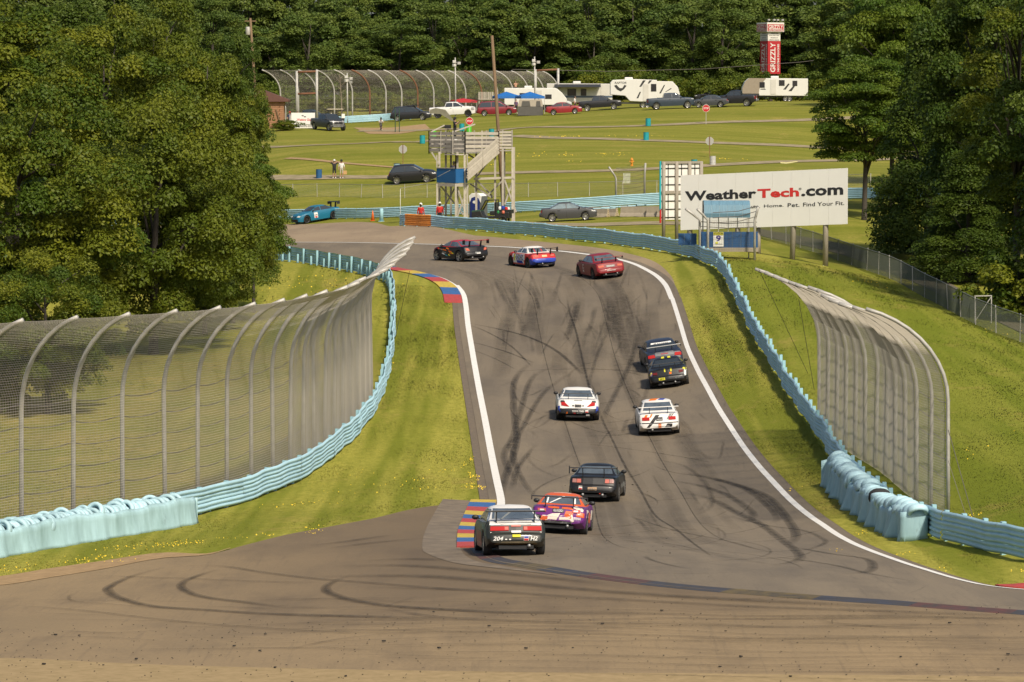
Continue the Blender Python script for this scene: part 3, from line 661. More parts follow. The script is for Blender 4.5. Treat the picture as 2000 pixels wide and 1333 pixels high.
# guy wires at the ends of the two fences
def wire_thing(label, p0, p1, r_=0.012, sag=0.0, name='guy_wire'):
    p0 = Vector(p0); p1 = Vector(p1)
    pts = [p0.lerp(p1, t) - Vector((0, 0, 4 * sag * t * (1 - t))) - p0 for t in (0, .25, .5, .75, 1)]
    o_ = MB().tube(pts, r_, 4).build(name, MAT_CABLE); o_.location = p0; return tag(o_, label, 'wire')
wire_thing('thin guy wire from the far tip of the right catch fence down to the grass', W(1482, 526, 49), G(1578, 730))
wire_thing('thin guy wire hanging beside the far edge of the right catch fence', W(1560, 585, 50), G(1590, 760))
wire_thing('upper thin guy wire bracing the near post of the right catch fence', W(1852, 840, 63), G(1900, 1010))
wire_thing('lower thin guy wire bracing the near post of the right catch fence', W(1852, 900, 63), G(1888, 1012))
wire_thing('thin guy wire from the far tip of the left catch fence to the verge', W(800, 530, 43), G(772, 660))

# distant fence with alternating rusty posts
def fence_line(pts): return smooth_path(to_xyz_any(pts)[:, :2], 0.5)
ff = smooth_path(np.array([tuple(A(x, p).xy) for x, p in ((548, 15.1), (600, 15.1), (700, 15.1), (800, 15.0), (900, 14.9), (1000, 14.8), (1092, 14.7))]), 0.5)
nf = np.tile(np.array([[-0.93, -0.37]]), (len(ff), 1))
catch_fence(ff, nf, 'distant curved-post catch fence with some rusty posts in front of the forest', 2.27, 3.6, 6.6, 2.5, pr=0.10, mesh_d=0.16, wr=0.010, cables=(1.5, 3.0, 4.5), rust=(5, 8, 12), jit=0.0, base_y=float(W(800, 237, 15)[2]))
def gate_frame(x0, x1, ppm, ytop, ymid, label):
    p0 = A(x0, ppm); p1 = A(x1, ppm); t = thing('steel_gantry', label, 'frame', tuple(p0)); d = p1 - p0
    H = (W(x0, ytop, ppm) - np.array(p0))[2]; Hm = (W(x0, ymid, ppm) - np.array(p0))[2]
    for q in (Vector((0, 0, 0)), d): MB().tube([q, q + Vector((0, 0, H))], 0.17, 8).build('upright', MAT_GALV, t, smooth=True)
    for hh in ((H - 0.15, Hm) if ymid < 200 else (H - 0.15,)): MB().tube([Vector((0, 0, hh)), d + Vector((0, 0, hh))], 0.13, 8).build('cross_bar', MAT_RUST, t, smooth=True)
gate_frame(580, 619, 15.4, 139, 184, 'tall grey steel frame with two rusty cross bars at the left of the distant fence')
gate_frame(1046, 1090, 15.1, 136, 300, 'tall grey frame with one rusty bar at the right end of the distant fence')

# ------------------------------------------------------------------ tyre walls
MAT_TYREP = mat('tyre_paint_blue', (0.42, 0.61, 0.67), 0.6, var=0.6, scale=3, col2=(0.24, 0.40, 0.46), rand=0.15, scuff=(3.0, 0.62, 0.6, (0.06, 0.07, 0.07)))
MAT_TYREK = mat('tyre_black', (0.025, 0.025, 0.025), 0.85, var=0.3)
MAT_BELT = mat('belt_pale_blue', (0.41, 0.61, 0.66), 0.6, var=0.95, scale=1.0, col2=(0.23, 0.36, 0.37), stretch=(2.0, 2.0, 0.4), detail=7, scuff=(0.9, 0.62, 0.55, (0.10, 0.12, 0.12)))
MAT_BELTR = mat('belt_deeper_blue', (0.33, 0.51, 0.56), 0.6, var=0.7, scale=1.4, col2=(0.15, 0.275, 0.325), stretch=(2.5, 2.5, 0.5), detail=7, scuff=(1.4, 0.62, 0.5, (0.08, 0.09, 0.09)))
def tyre_mesh(name, m):
    b = MB(); Mx = Matrix.Rotation(math.pi / 2, 4, 'Y')
    b.lathe([(0.20, -0.075), (0.255, -0.11), (0.30, -0.095), (0.325, -0.06), (0.325, 0.06), (0.30, 0.095), (0.255, 0.11), (0.20, 0.075)], 18, 0, Mx, True)
    return b.mesh(name, m, True)
TY = tyre_mesh('tyre', MAT_TYREP); TYK = tyre_mesh('tyre', MAT_TYREK)
def tyre_wall(pts, side, label, w, h, mb, black=(), fold=0.06, lie=0.25, drop=0.26):
    P = smooth_path(to_xyz(pts)[:, :2], 0.25); N = path_normals(P) * side; n = len(P); c = n // 2
    root = thing('tyre_wall', label, 'tyre barrier', (P[c, 0], P[c, 1], gz1(*P[c]))); o = np.array(root.location)
    # belt draped along the front and round the near end
    rows = []
    ph = rng.uniform(0, 6, 8)
    for q in range(n):
        s = q * 0.25; r_ = []
        f = fold * (math.sin(s * 3.1 + ph[0]) + 0.7 * math.sin(s * 7.3 + ph[1]) + 0.5 * math.sin(s * 1.3 + ph[2]))
        top = h * (0.90 + 0.06 * math.sin(s * 0.9 + ph[3]) + 0.03 * math.sin(s * 4.1))
        x0, y0 = P[q] + N[q] * (w + 0.0)
        z0 = gz1(x0, y0)
        for v in np.linspace(-0.02, 1, 9):
            u = w + f * (1.2 - v) + 0.10 * (1 - v) ** 2 + (0.0 if v < 0.95 else -0.08)
            x, y = P[q] + N[q] * u; r_.append((x - o[0], y - o[1], z0 + top * v - o[2]))
        rows.append(r_)
    be = MB().grid(rows).build('belt', mb, root, smooth=True, fix=False); sd_ = be.modifiers.new('solid', 'SOLIDIFY'); sd_.thickness = 0.02
    for q, sgn in ((0, 1), (n - 1, 1)):
        rws = []
        for u in np.linspace(0.05, w + fold * 1.6, 7):
            x, y = P[q] + N[q] * u; bulge = 0.07 * math.sin(math.pi * u / w); T_ = np.array([-N[q, 1], N[q, 0]]) * (1 if q else -1) * side
            x += T_[0] * bulge; y += T_[1] * bulge
            rws.append([(x - o[0], y - o[1], gz1(x, y) + h * 0.92 * v - 0.01 - o[2]) for v in np.linspace(0, 1, 6)])
        eb = MB().grid(rws).build('end_belt', mb, root, smooth=True, fix=False); eb.modifiers.new('solid', 'SOLIDIFY').thickness = 0.02
    # leaning tyres along the top, two deep, and packed tyres underneath
    s = 0.12; k = 0
    while s < (n - 2) * 0.25:
        q = int(s / 0.25)
        for row, u in ((0, min(0.36, w * .5)), (1, w - 0.40)):
            if row and w < 1.0: continue
            for lv in ((1,) if True else ()):
                me = TYK if (k in black and row == 0) else TY
                ob = link('tyre', me, root); jx = random.gauss(0, 0.05); x, y = P[q] + N[q] * (u + jx)
                top = h - drop + random.gauss(0, 0.03) + (0.10 if random.random() < 0.12 else 0)
                ob.location = (x - o[0], y - o[1], gz1(x, y) + top - o[2])
                ob.rotation_euler = (random.gauss(0, 0.1), random.gauss(lie, 0.2), math.atan2(N[q, 1], N[q, 0]) + math.pi / 2 + random.gauss(0, 0.22))
                ob.scale = (1, 1, 1) if random.random() > .15 else (1.1, 1.1, 1.1)
        s += 0.235; k += 1
    # core of stacked tyres under the belt
    cr = []
    for q in range(0, n, 2):
        cr.append([(P[q, 0] + N[q, 0] * u - o[0], P[q, 1] + N[q, 1] * u - o[1], gz1(*P[q]) + z - o[2]) for u, z in ((0.1, 0), (0.1, h - 0.42), (w - 0.12, h - 0.42), (w - 0.12, 0))])
    MB().grid(cr).build('tyre_core', MAT_TYREP, root, fix=False)
    return root
tyre_wall([(-250,1116,67),(-100,1094,65),(0,1078,63.5),(150,1054,61.4),(300,1030,59.4),(322,1026,59.0)], 1, 'pale blue tyre wall wrapped in belting at the left edge below the tall fence', 1.05, 0.95, MAT_BELT, fold=0.045)
tyre_wall([(1815,1062,64.8),(1765,1038,62.4),(1705,994,58.7),(1652,940,54.8)], -1, 'sagging pale blue tyre wall with a black tyre on the right verge', 0.72, 1.0, MAT_BELTR, black=(29, 30, 31), fold=0.10, lie=0.95, drop=0.20)
# ------------------------------------------------------------------ vehicles
M_GLASS = mat('car_glass', (0.030, 0.038, 0.045), 0.08, 0.0, spec=0.8)
M_GLASSL = mat('car_glass_pale', (0.10, 0.125, 0.15), 0.10, 0.0, var=0.6, scale=2.5, col2=(0.03, 0.04, 0.05), spec=0.8)
M_RUB = mat('tyre_rubber', (0.018, 0.018, 0.018), 0.8, var=0.3, scale=12)
M_BLK = mat('black_plastic', (0.014, 0.014, 0.015), 0.5, var=0.3, scale=9)
M_CARB = mat('carbon_black', (0.018, 0.018, 0.02), 0.55, var=0.3, scale=20)
M_RIMS = mat('rim_silver', (0.50, 0.49, 0.47), 0.3, 0.7)
M_RIMB = mat('rim_black', (0.03, 0.03, 0.03), 0.4, 0.3)
M_RIMZ = mat('rim_bronze', (0.25, 0.17, 0.08), 0.35, 0.6)
M_TAIL = mat('tail_red', (0.42, 0.012, 0.012), 0.65, spec=0.25)
M_TAILD = mat('tail_dark_red', (0.13, 0.01, 0.012), 0.6, spec=0.25)
M_LAMP = mat('lamp_clear', (0.60, 0.60, 0.58), 0.4)
M_AMBER = mat('lamp_amber', (0.70, 0.28, 0.06), 0.2)
M_WHT = mat('decal_white', (0.78, 0.77, 0.73), 0.75, spec=0.2)
M_PINKY = mat('tail_pink', (0.50, 0.14, 0.11), 0.6, spec=0.25)
M_YEL = mat('decal_yellow', (0.66, 0.62, 0.05), 0.75, spec=0.2)
M_ORG = mat('decal_orange', (0.72, 0.17, 0.02), 0.75, spec=0.2)
M_RED = mat('decal_red', (0.55, 0.03, 0.03), 0.75, spec=0.2)
M_BLU = mat('decal_blue', (0.03, 0.06, 0.32), 0.75, spec=0.2)
M_TEAL = mat('decal_teal', (0.03, 0.28, 0.36), 0.75, spec=0.2)
M_GREY = mat('decal_grey', (0.20, 0.21, 0.20), 0.5)
M_PLATE = mat('plate_tan', (0.50, 0.33, 0.20), 0.5)
M_CHROME = mat('chrome_trim', (0.32, 0.32, 0.32), 0.5, 0.7)
WHEELC = {}
def wheel_meshes(r_, w, rim, spokes):
    k = (round(r_, 3), round(w, 3), rim.name, spokes)
    if k in WHEELC: return WHEELC[k]
    Mx = Matrix.Rotation(math.pi / 2, 4, 'Y'); ri = r_ * 0.70
    ty = MB().lathe([(ri, -w * .42), (r_ * .88, -w * .5), (r_ * .97, -w * .46), (r_, -w * .36), (r_, w * .36), (r_ * .97, w * .46), (r_ * .88, w * .5), (ri, w * .42)], 26, 0, Mx, True).mesh('tyre', M_RUB, True)
    b = MB(); b.lathe([(ri * 1.01, -w * .42), (ri * .93, -w * .38), (ri * .9, 0), (ri * .93, w * .38), (ri * 1.01, w * .42)], 24, 0, Mx, True)
    for sg in (-1, 1):
        b.lathe([(ri * .22, w * .30 * sg), (ri * .2, w * .40 * sg), (0.001, w * .42 * sg)], 10, 0, Mx)
        for i in range(spokes):
            t = 2 * math.pi * i / spokes; c, s_ = math.cos(t), math.sin(t)
            b.bar((w * .36 * sg, c * ri * .15, s_ * ri * .15), (w * .40 * sg, c * ri * .95, s_ * ri * .95), ri * .15 if spokes > 6 else ri * .24, 0.02, up=(1, 0, 0))
    b2 = MB().lathe([(ri * .86, -0.02), (ri * .86, 0.02)], 20, 0, Mx)
    rm = b.mesh('rim', rim); dk = b2.mesh('brake_disc', M_RIMB)
    WHEELC[k] = (ty, rm, dk); return WHEELC[k]
def sm(a, k=1):
    a = np.array(a, float)
    for _ in range(k):
        b = a.copy(); b[1:-1] = 0.25 * a[:-2] + 0.5 * a[1:-1] + 0.25 * a[2:]; a = b
    return a
class Car:
    def __init__(c, name, label, cat, L=4.4, Wd=1.75, H=1.35, wb=2.6, ro=0.85, wr=0.315, ww=0.23, zb=0.16, bump=0.56, tail=0.92, deck=0.95, belt=0.92, hood=0.88, nose=0.66,
                 rb=0.75, rr=1.45, rf=2.55, cowl=3.35, roofw=0.66, rake=0.10, body=None, glass=None, rim=None, spokes=10, flare=0.0, group=None, tumble=0.90, low=None, bow=0.09, roofm=None, skirt=None):
        c.L, c.W, c.H, c.wb, c.ro, c.wr, c.ww = L, Wd, H, wb, ro, wr, ww; c.belt = belt; c.body_m = body; c.glass = glass or M_GLASS
        c.root = thing(name, label, cat, group=group); y0 = -L / 2; c.ya = y0 + ro; c.yf = y0 + ro + wb
        hw = Wd / 2; ar = wr + 0.055
        keys = [0, .015, .05, .09, .11, .11 + rake, .17 + rake, .3 + rake, rb, (rb + cowl) / 2, cowl, cowl + .15, L - .75, L - .35, L - .14, L - .05, L - .015, L]
        top = [bump - .16, bump - .04, bump, bump + .015, bump + .03, tail - .05, tail, tail + .008, deck, belt, belt, hood + .02, hood - .02, (hood + nose) / 2 + .02, nose, nose - .06, nose - .14, nose - .24]
        kw = [0, .03, .10, .25, .6, 1.4, L - 1.2, L - .55, L - .22, L - .06, L]; vw = [.80, .88, .93, .965, .985, 1.0, 1.0, .975, .92, .82, .70]
        ss = np.unique(np.concatenate([keys, np.linspace(.3, L - .3, 34)] + [a - y0 + ar * np.cos(np.linspace(0.02, math.pi - .02, 13)) for a in (c.ya, c.yf)]))
        ss = ss[np.concatenate([[True], np.diff(ss) > 0.004])]
        zt = np.interp(ss, keys, top); wv = np.interp(ss, kw, vw) * hw
        rows = []; low = zb if low is None else low
        for s, z, w in zip(ss, zt, wv):
            y = s + y0; zlo = zb + .21 * max(0, 1 - s / max(.2, ro - ar)) ** .6 + .05 * max(0, 1 - (L - s) / .3); arch = zlo
            for a in (c.ya, c.yf):
                d = abs(y - a)
                if d < ar: arch = max(arch, wr + math.sqrt(ar * ar - d * d) - 0.01)
                w = w + flare * max(0, 1 - (d / (ar * 1.35)) ** 2)
            arch = min(arch, z - .06); lift = arch - zlo; zm = max(zlo + .30 * (z - zlo), arch + .02)
            sec = [(0, zlo if lift < .02 else arch), (w * (.80 if s > .35 else .66 + .14 * s / .35), arch - .002), (w * (.965 if s > .35 else .90 + .065 * s / .35), arch + .015), (w * .995, max(arch + .03, zm)), (w, max(arch + .04, zlo + .55 * (z - zlo))), (w * .985, max(arch + .045, z - .13)), (w * .945, z - .035), (w * .86, z - .006), (w * .5, z + .012), (0, z + .018)]
            full = [(-x, q) for x, q in sec[::-1]][:-1] + sec
            r_ = []
            for x, q in full:
                e = bow * (x / hw) ** 2; k = max(0, 1 - s / .7); k2 = max(0, 1 - (L - s) / .9)
                r_.append((x, y + e * k - e * 2.0 * k2, q))
            rows.append(r_)
        b = MB(); b.grid(rows); n = len(rows[0]); b.add(rows[0], [tuple(range(n))]); b.add(rows[-1], [tuple(range(n - 1, -1, -1))])
        # cabin
        gs = np.concatenate([np.linspace(rb - .02, rr, 9), np.linspace(rr, rf, 7)[1:], np.linspace(rf, cowl + .04, 9)[1:]])
        gt = sm(np.interp(gs, [rb - .02, rr, (rr + rf) / 2, rf, cowl + .04], [deck - .03, H - .035, H, H - .045, belt - .04]), 1)
        wbel = hw * tumble; wro = hw * roofw; rows2 = []; c.gs, c.gt = gs + y0, gt; c.wbel, c.wro = wbel, wro; zlow = belt - .12
        def wz(z): return wbel + (wro - wbel) * np.clip((z - belt) / (H - belt), -.2, 1)
        c.wz = wz
        for s, z in zip(gs, gt):
            z = max(z, zlow + .05); y = s + y0; zz = [zlow, max(zlow + .01, min(belt, z - .12)), max(zlow + .02, z - .065), max(zlow + .03, z - .022)]
            sec = [(float(wz(zz[0])), zz[0]), (float(wz(zz[1])), zz[1]), (float(wz(zz[2])), zz[2]), (float(wz(z)) - .035, zz[3]), (float(wz(z)) * .72, z + .005), (0, z + .022)]
            full = [(-x, q) for x, q in sec[::-1]] [:-1]
            full = [(-x, q) for x, q in sec] + [(x, q) for x, q in sec[::-1]][1:]
            rows2.append([(x, y + .05 * (x / hw) ** 2 * (1 if s < (rb + cowl) / 2 else -1.6), q) for x, q in full])
        nm = 0
        b.grid(rows2, 1 if roofm else 0); n2 = len(rows2[0]); b.add(rows2[0], [tuple(range(n2))]); b.add(rows2[-1], [tuple(range(n2 - 1, -1, -1))])
        me = b.mesh('body', [body, roofm or body] + ([skirt[0]] if skirt else []), True); c.body = link('body', me, c.root)
        if skirt:
            for p in me.polygons:
                if p.center.z < skirt[1] and p.center.y < y0 + skirt[2]: p.material_index = 2
        md = c.body.modifiers.new('es', 'EDGE_SPLIT'); md.split_angle = R(38)
        bm = bmesh.new(); bm.from_mesh(me); c.bvh = BVHTree.FromBMesh(bm); bm.free()
        # floor pan and diffuser
        MB().box((0, 0, zb + .10), (Wd * .62, L * .8, .14)).build('floor_pan', M_BLK, c.root)
        # wheels
        ty, rm, dk = wheel_meshes(wr, ww, rim or M_RIMS, spokes)
        for y in (c.ya, c.yf):
            for sg in (-1, 1):
                e = bpy.data.objects.new('wheel', None); COL.objects.link(e); e.parent = c.root; e.empty_display_size = .1
                e.location = (sg * (hw + flare * .8 - ww * .52), y, wr)
                for nme, q in (('tyre', ty), ('rim', rm), ('brake_disc', dk)): link(nme, q, e)
        # glass
        zr0, zr1 = deck + .05, H - .075
        c.patch('rear_window', 'R', [(-float(wz(zr0)) * .86, zr0), (float(wz(zr0)) * .86, zr0), (float(wz(zr1)) * .88, zr1), (-float(wz(zr1)) * .88, zr1)], c.glass, n=(10, 6), off=.008)
        c.rw = (zr0, zr1)
        zf0 = belt + .05
        c.patch('windscreen', 'F', [(-float(wz(zf0)) * .90, zf0), (float(wz(zf0)) * .90, zf0), (float(wz(zr1)) * .90, zr1), (-float(wz(zr1)) * .90, zr1)], c.glass, n=(10, 6), off=.008)
        im = int(np.argmax(gt))
        def yr(z): return float(np.interp(z, gt[:im + 1], c.gs[:im + 1]))
        def yfz(z): return float(np.interp(-z, -gt[im:], c.gs[im:]))
        c.yr, c.yfz = yr, yfz; za, zc = belt + .025, H - .095; yB = y0 + (rr + rf) / 2 + .02 * L
        for sd in ('L', 'Q'):
            c.patch('side_window', sd, [(max(yr(za) + .13, y0 + .1), za), (yB - .035, za), (yB - .035, zc), (yr(zc) + .09, zc)], c.glass, n=(6, 4), off=.008)
            c.patch('side_window', sd, [(yB + .035, za), (yfz(za) - .16, za), (yfz(zc) - .05, zc), (yB + .035, zc)], c.glass, n=(6, 4), off=.008)
        for sg in (-1, 1):      # mirrors
            p = (sg * (hw * .97 + .05), yfz(za) - .28, belt + .06); mb = MB()
            mb.lathe([(0.02, -.07), (.075, -.05), (.09, 0), (.075, .05), (.02, .065)], 10, 0, Matrix.Translation(p) @ Matrix.Diagonal((1.15, .8, .8, 1)) @ Matrix.Rotation(math.pi / 2, 4, 'X'))
            mb.bar((sg * hw * .86, p[1], belt + .0), p, .03, .03)
            mb.build('mirror', M_BLK if body is not None else M_BLK, c.root, smooth=True)
    def hit(c, d, u, v):
        if d == 'R': o, dr = Vector((u, -20, v)), Vector((0, 1, 0))
        elif d == 'F': o, dr = Vector((u, 20, v)), Vector((0, -1, 0))
        elif d == 'L': o, dr = Vector((-20, u, v)), Vector((1, 0, 0))
        elif d == 'Q': o, dr = Vector((20, u, v)), Vector((-1, 0, 0))
        else: o, dr = Vector((u, v, 20)), Vector((0, 0, -1))
        p, n, i, _ = c.bvh.ray_cast(o, dr); return p, n, dr
    def patch(c, name, d, quad, m, n=(5, 3), off=.006, thick=0.0, parent=None, label=None):
        """quad in (x,z) / (y,z) / (x,y), laid on the bodywork seen from direction d"""
        q = [np.array(p, float) for p in quad]; rows = []; base = []
        for j in range(n[1] + 1):
            t = j / n[1]; r_ = []; rb_ = []
            for i in range(n[0] + 1):
                s = i / n[0]; uv = (q[0] * (1 - s) + q[1] * s) * (1 - t) + (q[3] * (1 - s) + q[2] * s) * t
                p, nn, dr = c.hit(d, *uv)
                if p is None: r_.append(None); rb_.append(None); continue
                if nn.dot(dr) > 0: nn = -nn
                k = nn * .6 - dr * .4
                r_.append(p + k * (off + thick)); rb_.append(p + k * .001)
            rows.append(r_); base.append(rb_)
        b = MB(); idx = {}; vs = []
        def vid(j, i):
            if (j, i) not in idx: idx[(j, i)] = len(vs); vs.append(rows[j][i])
            return idx[(j, i)]
        fs = []
        def okq(a): return all(rows[j][i] is not None for j, i in a) and max((rows[a[0][0]][a[0][1]] - rows[j][i]).length for j, i in a) < .75
        for j in range(n[1]):
            for i in range(n[0]):
                a = [(j, i), (j, i + 1), (j + 1, i + 1), (j + 1, i)]
                if okq(a): fs.append(tuple(vid(*x) for x in a))
        if not fs: return None
        b.add(vs, fs)
        rim_ = [(0, i) for i in range(n[0] + 1)] + [(j, n[0]) for j in range(1, n[1] + 1)] + [(n[1], i) for i in range(n[0] - 1, -1, -1)] + [(j, 0) for j in range(n[1] - 1, 0, -1)]
        for a, e in zip(rim_, rim_[1:] + rim_[:1]):
            if rows[a[0]][a[1]] is None or rows[e[0]][e[1]] is None or (rows[a[0]][a[1]] - rows[e[0]][e[1]]).length > .6: continue
            b.add([rows[a[0]][a[1]], rows[e[0]][e[1]], base[e[0]][e[1]], base[a[0]][a[1]]], [(0, 1, 2, 3)])
        o = b.build(name, m, parent or c.root, smooth=False, fix=False)
        if label: o['label'] = label
        return o
    def pair(c, name, d, quad, m, **k):
        c.patch(name, d, quad, m, **k); c.patch(name, d, [(-x, z) for x, z in quad][::-1], m, **k)
    def text(c, body, d, cx, cz, w, h, m, flip=False, off=.012, **k):
        Av, fs = fit_text(body, w, h, **k); vs = []
        for u, v in Av:
            p, nn, dr = c.hit(d, cx + (-u if flip else u), cz + v)
            if p is None: return
            vs.append(p - dr * off)
        MB().add(vs, fs).build('lettering', m, c.root, fix=False)
    def wing(c, z, y, span, chord, m, up_x=.35, plate=.16, zdeck=None, sweep=0.0, pm=None):
        b = MB(); w = span / 2
        prof = [(-.5, .10), (-.45, .20), (0, .17), (.5, .02), (.45, -.05), (0, .0)]
        b.prism([(y + u * chord, z + v * chord) for u, v in prof], -w, w, lambda u, v, x: (x, u, v))
        bl = b.build('wing_blade', m, c.root)
        for sg in (-1, 1):
            if plate: MB().prism([(y - chord * .6, z - plate * .75), (y + chord * .55, z - plate * .75), (y + chord * .55, z + plate * .2), (y - chord * .6, z + plate * .35)], sg * w - .008, sg * w + .008, lambda u, v, x: (x, u, v)).build('wing_endplate', pm or M_CARB, c.root)
            x = sg * up_x; p, _, _ = c.hit('T', x, y + .12); zz = p.z if p else z - .3
            MB().prism([(y + .02, zz - .02), (y + .22, zz - .02), (y + .06 + chord * .1, z + .01), (y - .05, z + .01)], x - .01, x + .01, lambda u, v, q: (q, u, v)).build('wing_strut', M_CARB, c.root)
    def rear_basics(c, plate=None, exhaust=(), zd=.30, diffuser=True):
        y0 = -c.L / 2
        if diffuser: MB().box((0, y0 + .30, zd - .05), (c.W * .56, .4, .10)).build('diffuser', M_BLK, c.root)
        for x in exhaust:
            MB().lathe([(.045, 0), (.05, .05), (.05, .3), (.04, .3), (.04, .06)], 12, 0, Matrix.Translation((x, y0 + .02, zd - .01)) @ Matrix.Rotation(-math.pi / 2, 4, 'X')).build('exhaust_pipe', M_CHROME, c.root, smooth=True)
    def place(c, px, py, head, at='rear', ppm=None):
        """put the rear axle (or the middle) over a ground point; head = degrees left of the view direction"""
        p = A(px, ppm) if ppm else G(px, py); a = R(head); f = Vector((-math.sin(a), math.cos(a), 0))
        mid = p + f * ({'rear': -c.ya, 'mid': 0.0}[at] ); h = c.wb / 2
        zf, zr = gz1(*(mid + f * h).xy), gz1(*(mid - f * h).xy); s = Vector((f.y, -f.x, 0))
        zl, zq = gz1(*(mid - s * .8).xy), gz1(*(mid + s * .8).xy)
        fy = (f * c.wb + Vector((0, 0, zf - zr))).normalized(); sx = (s * 1.6 + Vector((0, 0, zq - zl))).normalized(); up = sx.cross(fy).normalized(); sx = fy.cross(up)
        M_ = Matrix((sx, fy, up)).transposed().to_4x4(); mid.z = (zf + zr) / 2 + c.lift; M_.translation = mid; c.root.matrix_world = M_
        return c
    lift = 0.04
# ---- race cars
black = paint('black', (0.009, 0.009, 0.010)); white = paint('white', (0.72, 0.70, 0.66)); red = paint('deep_red', (0.22, 0.012, 0.016)); teal = paint('teal_blue', (0.008, 0.14, 0.24)); purple = paint('purple', (0.13, 0.02, 0.17)); navy = paint('dark_navy', (0.018, 0.024, 0.045)); dgreen = paint('dark_olive', (0.018, 0.020, 0.015))
GR = 'race cars on the track'
# dark hatchback with pale tail, numbered 204
c = Car('race_car', 'dark race car with cream roof and boot lid, number 204, nearest of all', 'race car', 4.38, 1.70, 1.33, 2.57, .88, .315, .225, bump=.60, tail=.90, deck=.95, belt=.90, rb=.42, rr=1.55, rf=2.45, cowl=3.25, body=dgreen, glass=M_GLASSL, rim=M_RIMS, group=GR, roofw=.64, roofm=white)
c.patch('boot_lid', 'R', [(-.72, .845), (.72, .845), (.68, .985), (-.68, .985)], white, n=(10, 3)); c.patch('boot_top', 'T', [(-.70, -2.02), (.70, -2.02), (.66, -1.78), (-.66, -1.78)], white, n=(8, 3))
c.patch('tail_panel', 'R', [(-.72, .66), (.72, .66), (.71, .84), (-.71, .84)], M_BLK, n=(10, 3), off=.01)
c.pair('tail_light', 'R', [(.20, .70), (.70, .69), (.69, .81), (.20, .81)], M_TAIL, n=(6, 2), off=.02, thick=.012); c.pair('reversing_lamp', 'R', [(.21, .715), (.31, .715), (.31, .80), (.21, .80)], M_PINKY, n=(2, 2), off=.036)
c.patch('brake_lamp', 'R', [(-.13, .80), (.13, .80), (.13, .84), (-.13, .84)], M_PINKY, n=(3, 1), off=.03); c.patch('plate', 'R', [(-.13, .635), (.13, .635), (.13, .695), (-.13, .695)], M_WHT, n=(3, 1), off=.03)
c.patch('tow_tab', 'R', [(-.11, .53), (.11, .53), (.11, .59), (-.11, .59)], M_YEL, n=(3, 1), off=.03)
c.text('204', 'R', -.50, .49, .28, .115, M_WHT, bold=.02, shear=.25); c.text('- -', 'R', -.23, .47, .16, .03, M_WHT, bold=.02); c.text('H2', 'R', .48, .49, .20, .115, M_WHT, bold=.02, shear=.25)
c.patch('sticker', 'R', [(.20, .43), (.34, .43), (.34, .56), (.20, .56)], M_WHT, n=(2, 2), off=.012); c.patch('sticker', 'R', [(.21, .44), (.33, .44), (.33, .485), (.21, .485)], M_RED, n=(2, 1), off=.016); c.patch('sticker', 'R', [(.21, .50), (.33, .50), (.33, .55), (.21, .55)], M_BLU, n=(2, 1), off=.016)
c.patch('bumper_underside', 'R', [(-.60, .32), (.60, .32), (.52, .40), (-.52, .40)], mat('bumper_ochre', (.17, .12, .055), .6), n=(8, 2), off=.012)
c.patch('side_panel', 'L', [(-1.1, .30), (.6, .30), (.5, .62), (-1.0, .62)], mat('livery_rust', (.25, .055, .03), .45), n=(8, 3)); c.patch('side_panel', 'L', [(-1.9, .55), (-1.0, .5), (-.9, .82), (-1.6, .82)], mat('livery_green', (.06, .12, .09), .45), n=(6, 3))
c.patch('roll_bar', 'R', [(-.40, .985), (-.35, .985), (.02, 1.20), (-.06, 1.20)], M_GREY, n=(3, 5), off=.011); c.patch('roll_bar', 'R', [(-.55, 1.0), (-.52, 1.0), (-.44, 1.2), (-.48, 1.2)], M_GREY, n=(1, 4), off=.011)
c.wing(1.205, -1.90, 1.62, .22, M_CARB, up_x=.52, plate=.0); c.rear_basics(exhaust=(.35,), zd=.30)
c.place(1003, 1087, 5.5)
# purple camo roadster
camo_o = paint('camo_orange', (0.60, 0.10, 0.02)); camo_w = paint('camo_cream', (0.70, 0.62, 0.52))
c = Car('race_car', 'purple, orange and cream camouflage roadster beside the dark number 204 car', 'race car', 4.0, 1.74, 1.25, 2.33, .80, .315, .235, bump=.60, tail=.86, deck=.89, belt=.88, rb=.80, rr=1.40, rf=2.1, cowl=2.75, body=purple, glass=M_GLASSL, rim=M_RIMS, group=GR, flare=.03, roofw=.60, bow=.16, roofm=camo_o)
for q in ([(-.55, .42), (-.1, .36), (0, .58), (-.5, .60)], [(.0, .36), (.45, .34), (.35, .66), (.05, .60)], [(-.35, .6), (.0, .56), (.05, .68), (-.2, .66)], [(.3, .66), (.42, .40), (.5, .44), (.42, .72)], [(.42, .86), (.75, .74), (.78, .84), (.5, .90)]): c.patch('camo_patch', 'R', q, camo_w, n=(6, 4))
for q in ([(-.62, .42), (-.35, .40), (-.33, .56), (-.6, .58)], [(.18, .60), (.4, .52), (.48, .74), (.22, .76)], [(-.35, .83), (.0, .80), (.0, .87), (-.35, .88)], [(.08, .82), (.45, .80), (.42, .88), (.1, .87)], [(.55, .60), (.8, .56), (.8, .7), (.6, .74)]): c.patch('camo_patch', 'R', q, camo_o, n=(6, 4), off=.008)
for q in ([(-.3, -.3), (.25, -.35), (.3, .0), (-.2, .1)], [(.1, .2), (.4, .1), (.4, .4), (.1, .5)]): c.patch('camo_patch', 'T', q, camo_w, n=(5, 5))
for q, m_ in (([(-.6, .35), (.3, .3), (.2, .6), (-.5, .7)], camo_o), ([(-1.5, .55), (-.9, .45), (-.8, .75), (-1.4, .8)], camo_w), ([(.4, .4), (.9, .4), (.8, .7), (.5, .7)], camo_w)): c.patch('camo_patch', 'Q', q, m_, n=(5, 4))
